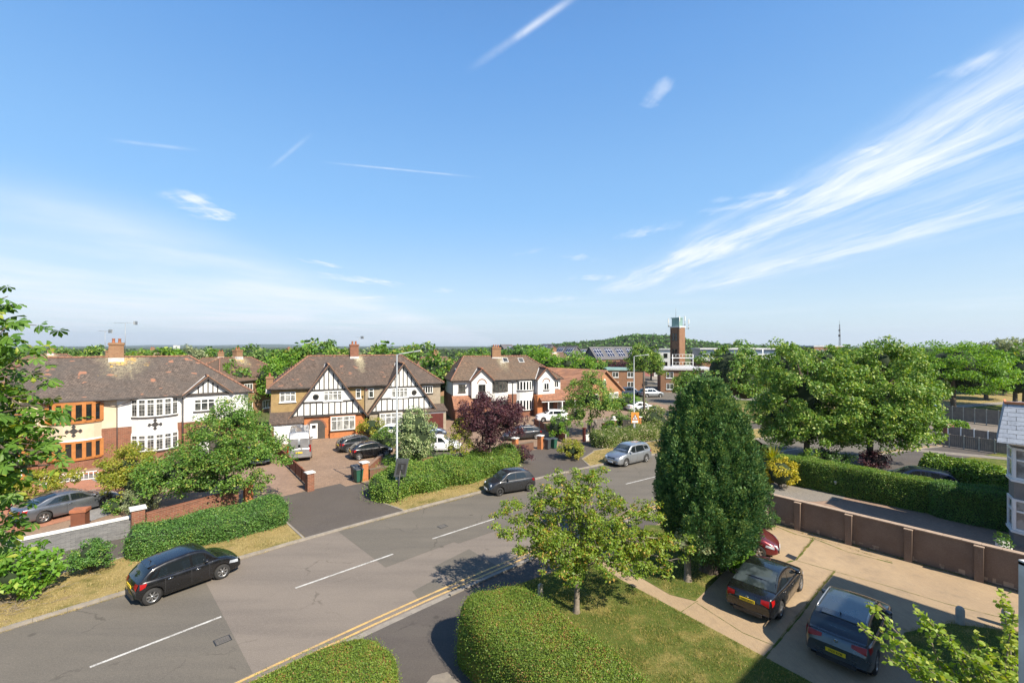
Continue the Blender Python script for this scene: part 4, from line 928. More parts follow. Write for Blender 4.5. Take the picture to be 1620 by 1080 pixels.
tree('purple_plum_tree', G(775, 748, .08), 'dark purple-leaved plum tree behind the bright verge hedge', seed=68, crowns=((0, 0, 4.35, 2.5, 2.3, 1.9), (-1.3, 0, 3.7, 1.4, 1.3, 1.4), (1.4, 0, 4.0, 1.4, 1.3, 1.6), (0, 0, 2.6, 1.4, 1.3, 1.2)), trunk_h=1.3, trunk_r=.15, ncl=250, clr=.42, per=90, size=.12, leaf='plum', nl=26, twigs=24, core=.3, amp=.28, up=.3)
tree('young_tree', G(727, 752, .08), 'thin yellow-green young tree left of the purple plum tree', seed=69, crowns=((0, 0, 2.6, .95, .9, 1.35), (.1, 0, 4.0, .5, .5, .7)), trunk_h=1.1, trunk_r=.05, ncl=44, clr=.3, per=55, size=.12, leaf='yelgreen', nl=12)
shrub('garden_shrub', G(612, 712, .08), 'green shrub beside the two dark parked hatchbacks', (1.35, 1.1, 2.0), 70, 2600, .12, 'green')
shrub('garden_shrub', G(588, 692, .08), 'yellow-green rounded shrub at the corner of the half-timbered house', (1.4, 1.1, 2.1), 71, 2400, .13, 'yelgreen')
shrub('garden_shrub', G(636, 735, .08), 'low bright shrub behind the low brick garden wall by the lamp post', (1.6, 1.0, .95), 72, 1800, .10, 'bright')
shrub('garden_shrub', G(883, 693, .08), 'bright rounded bush right of the driveway with the white-capped pillar', (1.3, 1.1, 2.4), 73, 2600, .13, 'bright')
tree('garden_tree', G(934, 690, .08), 'bushy bright garden tree standing in front of the red porch', seed=74, crowns=((0, 0, 4.2, 2.6, 2.3, 2.3), (.3, 0, 6.2, 1.3, 1.2, 1.1), (-1.2, 0, 2.4, 1.9, 1.6, 1.6), (1.9, .3, 3.3, 1.6, 1.5, 1.5)), trunk_h=1.2, trunk_r=.14, ncl=150, clr=.5, per=75, size=.17, leaf='lime', nl=20, twigs=10, core=.32)
shrub('garden_shrub', GY(978, 55, .05), 'dark green rounded shrub near the school crossing sign', (1.5, 1.2, 1.8), 75, 1800, .14, 'green')
shrub('garden_shrub', GY(965, 51, .05), 'small bright green shrub by the low white garden wall', (1.0, 1.0, 1.5), 76, 1200, .13, 'bright')
shrub('garden_shrub', GY(995, 72, .05), 'round light green bush in front of the distant brick gable', (2.2, 1.6, 2.2), 77, 2000, .18, 'bright')
shrub('garden_shrub', GY(1034, 52, .05), 'loose pale green bush right of the dark telegraph pole', (2.0, 1.5, 2.8), 78, 2600, .16, 'rose')
shrub('garden_shrub', GY(1012, 60, .05), 'dark bush left of the white car waiting on the side road', (1.6, 1.4, 1.6), 79, 1600, .15, 'green')
tree('street_tree', GY(1018, 82, 0), 'bright green street tree crossed by the dark telegraph pole', seed=80, crowns=((0, 0, 7.0, 3.3, 3, 2.5), (-.6, 0, 9.0, 1.8, 1.8, 1.6), (1.6, 0, 6.2, 2.2, 2, 1.7)), trunk_h=4, trunk_r=.16, ncl=110, clr=.7, per=80, size=.24, leaf='lime', nl=14, core=.55)
tree('street_tree', GY(1087, 80, 0), 'mid green street tree rising between the tower and the tall yew', seed=81, crowns=((0, 0, 3.2, 2.4, 2.2, 2.1), (.2, 0, 4.6, 1.3, 1.3, 1.1)), trunk_h=1.5, trunk_r=.16, ncl=90, clr=.7, per=70, size=.24, leaf='green', nl=12, core=.6)
tree('purple_tree', GY(1152, 84, 0), 'purple-leaved tree between the tall yew and the rounded tree on the right', seed=82, crowns=((0, 0, 2.4, 2.2, 2, 1.7), (.9, 0, 1.6, 1.6, 1.5, 1.2)), trunk_h=1, trunk_r=.12, ncl=60, clr=.6, per=60, size=.2, leaf='plum', nl=10, core=.6)
tree('purple_tree', GY(982, 112, 0), 'purple-leaved tree behind the distant brick gable', seed=83, crowns=((0, 0, 4.0, 3.4, 3, 2.7),), trunk_h=1, trunk_r=.15, ncl=60, clr=.8, per=60, size=.3, leaf='plum', nl=10, core=.6)

# ---------------------------------------------------------------- horse chestnut at the left edge, close to the camera
def chestnut():
    r = np.random.default_rng(91); root = empty('horse_chestnut_tree', (-6.6, 4.9, .05), 0, 'large-leaved horse chestnut reaching in from the left edge, close to the camera', 'tree')
    mb = MB(); mb.tube([(0, 0, -.1), (0, 0, .4), (.05, .05, 3), (0, .1, 6), (-.1, 0, 9), (-.2, 0, 11)], [.26, .20, .17, .13, .08, .03], 12, False)
    # branch targets given relative to the trunk foot
    ends = []
    tgt = [((20, 520), 9.0), ((35, 560), 9.2), ((10, 600), 8.8), ((60, 640), 9.0), ((30, 680), 9.3), ((85, 715), 9.1), ((40, 720), 8.7), ((10, 660), 9.5), ((95, 735), 9.2), ((5, 760), 9.0), ((20, 830), 9.2), ((10, 790), 8.8), ((-15, 500), 9.0), ((-20, 560), 9.5), ((-30, 620), 9.0), ((-30, 700), 9.4), ((-20, 780), 9.0), ((30, 805), 9.5), ((5, 700), 9.2), ((-10, 640), 8.6), ((62, 700), 9.6), ((10, 868), 9.4), ((-40, 850), 9.2), ((12, 548), 8.7), ((50, 668), 9.6), ((0, 475), 9.2), ((8, 515), 9.4), ((-5, 540), 9.0), ((22, 575), 9.3), ((0, 610), 9.2), ((28, 625), 9.0), ((5, 640), 9.4), ((45, 690), 9.2), ((15, 655), 9.0), ((65, 725), 9.3), ((20, 740), 9.2), ((-60, 460), 9.4), ((-90, 540), 9.2), ((-90, 640), 9.2), ((-90, 740), 9.2)]
    hubs = []
    for (px, py), Y in tgt:
        Y = Y * .52; px -= 16 if py > 640 else 28; e = Vector(((px - 810) / F * Y + 6.6, Y - 4.9, H - (py - HY) / F * Y - .05)); s = Vector((0, 0, max(2.2, e.z - r.uniform(.2, 1.3)))); d = e - s
        pts = [s, s.lerp(e, .35) + Vector((0, 0, .35)), s.lerp(e, .7) + Vector((0, 0, .3)), e]; mb.tube(pts, [.045, .03, .02, .008], 7, False)
        for k in range(12):
            f = r.uniform(.25, 1.02); i = min(2, int(f * 3)); p = pts[i].lerp(pts[i + 1], min(1, f * 3 - i)); q = p + Vector((r.normal() * .14, r.normal() * .17, r.normal() * .11)); hubs.append(q)
            if k % 2 == 0: mb.tube([p, q], [.008, .004], 5, False)
    for k in range(110):       # the rest of the crown, outside the frame
        d = Vector(rnd_sphere(r, 1)[0]); q = Vector((-1.4, -.8, 6.6)) + Vector((d.x * 1.3, d.y * 1.5, d.z * 2.2))
        if q.z > 4.2 and q.x < .2: hubs.append(q)
    mb.build('trunk', M['bark'], root)
    Ps, Ds, Ns, Ls, Ws = [], [], [], [], []
    fr = []
    for h_ in hubs:
        for rep in range(3):
            hub = h_ + Vector((r.normal() * .1, r.normal() * .1, r.normal() * .1)); nrm = Vector((r.normal() * .55 + .25, r.normal() * .55 - .25, 1)).normalized(); a0 = r.uniform(0, 6.28); u = nrm.cross(Vector((1, 0, .1))).normalized(); w = nrm.cross(u); sz = r.uniform(.098, .15)
            for k in range(7):
                a = a0 + (k - 3) * .74; d = (u * math.cos(a) + w * math.sin(a) - Vector((0, 0, .28 + .1 * r.random()))).normalized(); l_ = sz * (1.0 - .12 * abs(k - 3))
                n_ = (nrm - d * nrm.dot(d)).normalized(); Ps.append(hub + d * .008); Ds.append(d); Ns.append(n_); Ls.append(l_); Ws.append(l_ * .42)
        if r.random() < .22: fr.append(h_ + Vector((r.normal() * .05, r.normal() * .05, -.06)))
    Ps, Ds, Ns, Ls, Ws = np.array([tuple(x) for x in Ps]), np.array([tuple(x) for x in Ds]), np.array([tuple(x) for x in Ns]), np.array(Ls), np.array(Ws)
    S = np.cross(Ds, Ns); n = len(Ps); Ll = Ls[:, None]; Wl = Ws[:, None]
    # obovate leaflet: 2 quads either side of a folded midrib
    V = np.empty((n, 8, 3)); tip = Ps + Ds * Ll; mr = Ps + Ds * Ll * .62 - Ns * Ll * .02; tipd = tip - Ns * Ll * .10
    V[:, 0] = Ps; V[:, 1] = Ps + Ds * Ll * .35 + S * Wl * .28 + Ns * Ll * .03; V[:, 2] = Ps + Ds * Ll * .74 + S * Wl * .5 + Ns * Ll * .05; V[:, 3] = tipd
    V[:, 4] = mr; V[:, 5] = Ps + Ds * Ll * .74 - S * Wl * .5 + Ns * Ll * .05; V[:, 6] = Ps + Ds * Ll * .35 - S * Wl * .28 + Ns * Ll * .03; V[:, 7] = (Ps + mr) / 2
    b = np.arange(n)[:, None] * 8; Q = np.concatenate([b + np.array([[0, 1, 4, 7]]), b + np.array([[1, 2, 3, 4]]), b + np.array([[7, 4, 6, 0]]), b + np.array([[4, 3, 5, 6]])])
    np_mesh('crown', V.reshape(-1, 3), Q, L['chestnut'], root)
    for f_ in fr[:26]:
        mb = MB(); mb.smooth = True; mb.lathe([(.001, -.022), (.015, -.016), (.022, 0), (.015, .016), (.001, .022)], (0, 0, 0), 8); mb.build('fruit', L['near'], root).location = f_
chestnut()
shrub('roadside_bush', G(22, 945, .09), 'bright big-leaved bush on the far verge at the left edge', (1.25, 1.0, 1.8), 92, 2600, .19, 'bright', amp=.2, core=.6)
def brush():
    r = np.random.default_rng(93); mb = MB(); d0 = Vector((math.sin(H0), math.cos(H0), 0))
    for k in range(190):
        p = Croad(-4.0 + r.normal() * .95, min(7.6, max(5.7, 6.5 + r.normal() * .5))); a = Vector((p.x, p.y, .1 + abs(r.normal()) * .12)); d = (d0 * r.normal() + Vector((r.normal() * .35, r.normal() * .35, abs(r.normal()) * .2))).normalized() * r.uniform(.2, .55)
        mb.tube([a, a + d * .5 + Vector((0, 0, .04)), a + d], [.008, .006, .003], 4, False)
    o = mb.build('cut_branches', M['bark_pale']); tag(o, 'heap of dry cut twigs on the far verge at the left edge', 'twigs', kind='stuff')
brush()
# near shrub at the lower right: shoots of young lime-green leaves
def near_shoots():
    r = np.random.default_rng(95); root = empty('young_shrub', (5.1, 4.6, .05), 0, 'lime-green leafy shoots rising into the lower right corner, close to the camera', 'tree'); mb = MB()
    mb.tube([(0, 0, 0), (.05, 0, 3), (0, .1, 5)], [.09, .07, .05], 9, False)
    tip = [((1358, 988), 5.2), ((1372, 952), 5.3), ((1392, 998), 5.0), ((1455, 972), 5.2), ((1450, 960), 5.5), ((1500, 1010), 5.0), ((1545, 1000), 5.1), ((1420, 1015), 4.9), ((1480, 1000), 5.4), ((1560, 1020), 4.8), ((1583, 935), 4.9), ((1600, 1000), 5.0), ((1440, 1040), 4.8), ((1530, 1035), 4.6), ((1590, 1050), 4.7), ((1470, 1060), 4.6), ((1500, 1050), 5.3), ((1575, 1060), 5.2), ((1460, 1030), 5.5), ((1400, 1040), 5.3), ((1610, 1070), 4.7), ((1605, 965), 4.8)]
    Ps, Os = [], []
    for i, ((px, py), Y) in enumerate(tip):
        e = Vector(((px - 810) / F * Y - 5.1, Y - 4.6, H - (py - HY) / F * Y - .05)); s = Vector((.4 + r.normal() * .12, r.normal() * .15 + .3, 5.0 + r.random() * .6)); mid = s.lerp(e, .5) + Vector((r.normal() * .06, r.normal() * .06, .22))
        pts = [s, s.lerp(mid, .5) + Vector((0, 0, .06)), mid, mid.lerp(e, .5) + Vector((0, 0, .05)), e]; mb.tube(pts, [.016, .013, .010, .007, .003], 6, False)
        tot = (e - s).length; nn = int(tot / .012)
        for k in range(nn):
            f = r.uniform(.22, 1.0); j = min(3, int(f * 4)); p = pts[j].lerp(pts[j + 1], f * 4 - j); Ps.append(p + Vector((r.normal(), r.normal(), r.normal())) * .02); Os.append(Vector((r.normal(), r.normal(), r.normal() * .6 + .2)).normalized())
    mb.build('trunk', M['bark_pale'], root)
    P = np.array([tuple(x) for x in Ps]); O = np.array([tuple(x) for x in Os]); n = len(P); N = unit(O * .5 + np.array([0, 0, .8]) + r.normal(size=(n, 3)) * .5); D = unit(O + np.array([0, 0, -.1])); N = unit(N - D * (N * D).sum(1, keepdims=True))
    Ln = .062 * r.uniform(.6, 1.3, n); V, Q = leaf_geo(P, D, N, Ln, Ln * .75, .08); np_mesh('crown', V, Q, L['near'], root)
near_shoots()
# grass blades
lawn_poly = [(-1.9, 16.9), (-.3, 18.7), (3.6, 21.1), (4.7, 19.5), (9.5, 12.9), (11, 11), (6, 9), (2.4, 11.4)]
grass('lawn_grass', [lawn_poly], 60000, .075, 'grass', 'short patchy grass of the front lawn under the maple', .055, 5)
grass('lawn_grass', [[(p.x, p.y) for p in gx((1000, 905), (1060, 940), (1100, 950), (1150, 900), (1160, 868), (1120, 840), (1030, 840))], [(p.x, p.y) for p in gx((1500, 985), (1625, 1000), (1640, 1078), (1560, 1085), (1440, 1040), (1430, 1000))]], 16000, .08, 'grass', 'rough grass below the tall yew and at the bollards', .06, 6)
vp = [so((-14, 4.76), (-14, 8.7), (6.3, 8.7), (6.3, 4.76), (0, 4.8))]
vp2 = [so((12.4, 4.9), (11.8, 8.6), (17, 8.7), (23.6, 8.7), (21.2, 4.8), (17, 4.78)), so((28.6, 4.9), (29.6, 6.9), (32, 8.5), (38, 8.7), (46, 8.7), (46, 4.9), (36, 4.9))]
grass('verge_grass', [vp[0]], 26000, .09, 'drygrass', 'dry straw-coloured grass on the verge behind the black hatchback', .085, 8)
grass('verge_grass', vp2, 26000, .10, 'drygrass', 'dry grass along the verge beyond the dark driveway aprons', .085, 9)

# weeds and tufts: foot of the boundary wall, slab joints, kerb edges
wl = Vector((14.95, 26.1)); wd = (Vector((25.0, 13.75)) - wl).normalized(); wn = Vector((wd.y, -wd.x))
if wn.x > 0: wn = -wn
def tri_strip(a, b, w, k=14):
    out = []
    for i in range(k):
        p = a.lerp(b, i / k); q = a.lerp(b, (i + 1) / k); d = (q - p).normalized(); n = Vector((-d.y, d.x)); v = w * random.uniform(.15, 1.0)
        out.append([p - n * v, q - n * v, q + n * v, p + n * v])
    return out
wk = tri_strip(wl + wn * .16, wl + wd * 15.5 + wn * .16, .13, 40)
for pa, pb in (((1287, 853), (1260, 886)), ((1321, 903), (1283, 950)), ((1283, 950), (1228, 1018)), ((1218, 828), (1290, 852)), ((1290, 852), (1412, 890))): wk += tri_strip(G(*pa).xy, G(*pb).xy, .05, 12)
grass('weeds', wk, 7000, .06, 'grass', 'small weeds in the slab joints and along the foot of the brown boundary wall', .055, 15, 'weeds')
grass('kerb_weeds', tri_strip(Croad(-12, 4.72), Croad(6, 4.72), .05, 30) + tri_strip(Croad(8.5, 4.70), Croad(21, 4.70), .05, 24), 5000, .06, 'drygrass', 'dry weeds growing in the far gutter of the road', .0, 16, 'weeds')
# ---------------------------------------------------------------- buildings
def win(parent, A, B, z0, z1, cols=3, transoms=(), frame='upvc', glass='glass', sill=None, fw=.07, th=.07, lead=False, name='window', hd=None, pr=0.0):
    """window between plan points A and B (outside is to the right of A->B); frame > pane, sill"""
    A = Vector((A[0], A[1], 0)); B = Vector((B[0], B[1], 0)); d = (B - A); W = d.length; d.normalize(); n = Vector((d.y, -d.x, 0))
    A = A + n * pr
    def pt(u, o, z): p = A + d * u + n * o; return Vector((p.x, p.y, z))
    mb = MB()
    def bx(u0, u1, za, zb, o0, o1):
        v = [pt(u, o, z) for z in (za, zb) for (u, o) in ((u0, o1), (u1, o1), (u1, o0), (u0, o0))]
        mb.add(v, [(3, 2, 1, 0), (4, 5, 6, 7), (0, 1, 5, 4), (1, 2, 6, 5), (2, 3, 7, 6), (3, 0, 4, 7)])
    bx(0, W, z1 - fw, z1, .003, th); bx(0, W, z0, z0 + fw, .003, th)
    for i in range(cols + 1):
        u = W * i / cols; u0 = max(0, u - fw / 2) if 0 < i < cols else (0 if i == 0 else W - fw); bx(u0, u0 + fw, z0 + fw, z1 - fw, .004, th - .002)
    for t in transoms:
        z = z0 + (z1 - z0) * t; bx(fw, W - fw, z - fw * .4, z + fw * .4, .004, th - .006)
    f = mb.build(name, M[frame], parent)
    g = MB(); g.add([pt(fw * .5, .02, z0 + fw * .5), pt(W - fw * .5, .02, z0 + fw * .5), pt(W - fw * .5, .02, z1 - fw * .5), pt(fw * .5, .02, z1 - fw * .5)], [(0, 1, 2, 3)])
    if lead:
        g.mat(1); ny = max(2, int((z1 - z0) / .26)); nx = max(2, int(W / .22))
        def sl(u0, u1, za, zb): g.add([pt(u0, .026, za), pt(u1, .026, za), pt(u1, .026, zb), pt(u0, .026, zb)], [(0, 1, 2, 3)])
        for i in range(1, nx): sl(W * i / nx - .009, W * i / nx + .009, z0, z1)
        for i in range(1, ny): z = z0 + (z1 - z0) * i / ny; sl(0, W, z - .009, z + .009)
    g.build('pane', [M[glass], M['lead']], f)
    if sill:
        s = MB(); v = [pt(u, o, z) for z in (z0 - .09, z0 - .004) for (u, o) in ((-.08, th + .08), (W + .08, th + .08), (W + .08, .0), (-.08, .0))]
        s.add(v, [(3, 2, 1, 0), (4, 5, 6, 7), (0, 1, 5, 4), (1, 2, 6, 5), (2, 3, 7, 6), (3, 0, 4, 7)]); s.build('sill', M[sill], f)
    return f
def hiproof(parent, x0, x1, y0, y1, ze, rx0, rx1, ry, zr, m_, th=.14):
    mb = MB(); e = [(x0, y0, ze), (x1, y0, ze), (x1, y1, ze), (x0, y1, ze)]; r0, r1 = (rx0, ry, zr), (rx1, ry, zr)
    mb.add(e + [r0, r1], [(0, 1, 5, 4), (1, 2, 5), (2, 3, 4, 5), (3, 0, 4)]); lo = [(p[0], p[1], ze - th) for p in e]
    mb.mat(2); mb.add(e + lo, [(0, 4, 5, 1), (1, 5, 6, 2), (2, 6, 7, 3), (3, 7, 4, 0), (7, 6, 5, 4)])
    mb.mat(1)
    for a, b in ((r0, r1), (e[0], r0), (e[1], r1), (e[2], r1), (e[3], r0)):
        a = Vector(a); b = Vector(b); k = max(2, int((b - a).length / .42))
        for i in range(k):
            p = a.lerp(b, i / k); q = a.lerp(b, (i + .97) / k); jj = random.uniform(-.008, .008); mb.tube([p + Vector((0, 0, .01 + jj)), q + Vector((0, 0, .025 + jj))], [.10, .11], 6)
    o = mb.build('roof', [m_, M['ridge'], M['fascia']], parent); return o
def gutter(parent, pts, down=()):
    mb = MB()
    for a, b in zip(pts, pts[1:]): mb.tube([a, b], .06, 6)
    for (x, y, z0, z1) in down: mb.tube([(x, y, z0), (x, y, z1)], .045, 6)
    return mb.build('gutter', M['fascia'], parent)
def gable_roof(parent, ax, az, fl, fr, zf, y0, yb_apex, yb_foot, ze, m_, th=.13, lead=True, verge='verge_tile', over=.12):
    """cross gable whose ridge runs back into the main roof; fl, fr: foot x; zf foot z"""
    mb = MB()
    for fx in (fl, fr):
        s = -1 if fx < ax else 1
        t = (az - ze) / (az - zf) if az != zf else 1; ex = ax + (fx - ax) * t
        pts = [(ax, y0, az), (fx, y0, zf), (fx, yb_foot, zf), (ex, yb_foot, ze), (ax, yb_apex, az)] if zf < ze - .05 else [(ax, y0, az), (fx, y0, zf), (fx, yb_foot, zf), (ax, yb_apex, az)]
        mb.mat(0); mb.slab(pts, th)
        mb.mat(1); mb.bar((ax, y0 - .01, az - .10), (fx, y0 - .01, zf - .10), .06, .22, up=(0, 0, 1))     # bargeboard
        mb.mat(3); mb.bar((ax, y0 - .02, az + .03), (fx, y0 - .02, zf + .03), .14, .05)
        if lead and s < 0: mb.mat(2); mb.bar(((ex if zf < ze - .05 else fx), yb_foot - .05, (ze if zf < ze - .05 else zf) + .04), (ax, yb_apex, az + .04), .16, .03)
    mb.mat(3); mb.tube([(ax, y0, az + .03), (ax, yb_apex, az + .03)], .1, 6)
    return mb.build('gable_roof', [m_, M['fascia'], M['lead'], M[verge]], parent)
def chimney(parent, x, y, z0, z1, w, d, pots=2, bm='stock_brick', flash=True):
    mb = MB(); mb.box(x - w / 2, x + w / 2, y - d / 2, y + d / 2, z0, z1 - .22); mb.box(x - w / 2 - .06, x + w / 2 + .06, y - d / 2 - .06, y + d / 2 + .06, z1 - .22, z1 - .08); mb.box(x - w / 2 - .02, x + w / 2 + .02, y - d / 2 - .02, y + d / 2 + .02, z1 - .08, z1)
    if flash: mb.mat(1); mb.box(x - w / 2 - .03, x + w / 2 + .03, y - d / 2 - .05, y + d / 2 + .03, z0, z0 + .55)
    c = mb.build('chimney', [M[bm], M['lead']], parent)
    for i in range(pots):
        p = MB(); px_ = x + (i - (pots - 1) / 2) * w * .8 / max(1, pots); p.lathe([(.13, z1), (.12, z1 + .06), (.10, z1 + .3), (.125, z1 + .33), (.12, z1 + .38), (.08, z1 + .38)], (px_, y, 0), 10); p.build('chimney_pot', M['pot'], c)
    return c
def arc_bay(x0, x1, sag, n, y0=0.0):
    w = x1 - x0; Rr = (w * w / 4 + sag * sag) / (2 * sag); cy = y0 - sag + Rr; cx = (x0 + x1) / 2; a0 = math.asin(w / 2 / Rr)
    return [(cx + Rr * math.sin(-a0 + 2 * a0 * i / n), cy - Rr * math.cos(-a0 + 2 * a0 * i / n)) for i in range(n + 1)]
def bay(parent, x0, x1, sag, n, levels, y0=0.0, frame='upvc', glass='glass', lead=False, tr=(.0,), sillm='black_timber'):
    """levels: list of (kind, z0, z1, material)"""
    P_ = arc_bay(x0, x1, sag, n, y0)
    for k, z0, z1, m_ in levels:
        if k == 'wall':
            mb = MB(); mb.prism(P_ + [(x1, y0 + .3), (x0, y0 + .3)], z0, z1); mb.build('bay_wall', M[m_], parent)
        elif k == 'band':
            mb = MB(); mb.prism([(p[0], p[1] - .08) for p in P_] + [(x1 + .05, y0 + .1), (x0 - .05, y0 + .1)], z0, z1); mb.build('bay_band', M[m_], parent)
        else:
            mb = MB(); mb.prism([(p[0], p[1] + .05) for p in P_] + [(x1, y0 + .3), (x0, y0 + .3)], z0, z1); mb.build('bay_wall', M['glass_dark'], parent)
            for a, b in zip(P_, P_[1:]): win(parent, a, b, z0, z1, 1, tr, frame, glass, None, .085, .05, lead)
            mb = MB(); mb.prism([(p[0], p[1] - .13) for p in P_] + [(x1 + .1, y0 + .1), (x0 - .1, y0 + .1)], z0 - .10, z0 - .01); mb.build('sill', M[sillm], parent)
def archway(parent, xc, w, zs, y, depth=.1, m_='dark_frame', ring='stock_brick', door=True):
    """arched porch as a flat panel, its shade painted near-black, with a brick ring and a door"""
    mb = MB(); n = 14; r = w / 2; pts = [(xc - r, .02)] + [(xc - r * math.cos(math.pi * i / n), zs + r * math.sin(math.pi * i / n)) for i in range(n + 1)] + [(xc + r, .02)]
    mb.yprism(pts, y - .012, y + .05); a = mb.build('porch_shade_panel', M[m_], parent)  # no hollow here: the dark colour stands in for shade inside the porch
    mb = MB()
    for i in range(n):
        a0, a1 = math.pi * i / n, math.pi * (i + 1) / n
        q = [(xc - k * math.cos(t), zs + k * math.sin(t)) for t, k in ((a0, r), (a1, r), (a1, r + .17), (a0, r + .17))]; mb.yprism(q, y - .03, y + .02)
    mb.build('arch_ring', M[ring], parent)
    if door:
        d = MB(); d.box(xc - .62, xc + .12, y - .045, y - .014, .1, 1.72); d.mat(1); d.box(xc - .45, xc - .05, y - .055, y - .045, 1.2, 1.55); d.build('door', [M['white_paint'], M['glass_dark']], parent)
def diamonds(parent, x, z, y, s=.17):
    mb = MB()
    for dx, dz, k in ((0, 0, 1.5), (-2.3, 0, .8), (2.3, 0, .8), (0, 2.1, .8), (0, -2.1, .8)):
        q = s * k; c = (x + dx * s, z + dz * s); mb.yprism([(c[0] - q, c[1]), (c[0], c[1] + q), (c[0] + q, c[1]), (c[0], c[1] - q)], y - .03, y + .01)
    mb.box(x - s * 2.3, x + s * 2.3, y - .02, y + .01, z - .025, z + .025); mb.box(x - .025, x + .025, y - .022, y + .01, z - s * 2.1, z + s * 2.1)
    return mb.build('ornament', M['black_timber'], parent)
def aerial(x, y, z, h, rz, label, base, wd=1.5):
    o = empty('tv_aerial', base @ Vector((x, y, z)), rz, label, 'aerial'); mb = MB(); mb.tube([(0, 0, 0), (0, 0, h)], .022, 6); mb.tube([(-wd * .5, 0, h), (wd * .5, 0, h)], .014, 5)
    mb.build('mast', M['galv'], o); mb = MB()
    for i in range(9): t = -wd * .5 + wd * i / 8; mb.tube([(t, -.22 + .02 * i, h), (t, .22 - .02 * i, h)], .007, 4)
    mb.box(wd * .42, wd * .5, -.25, .25, h - .16, h + .16); mb.build('elements', M['galv'], o)

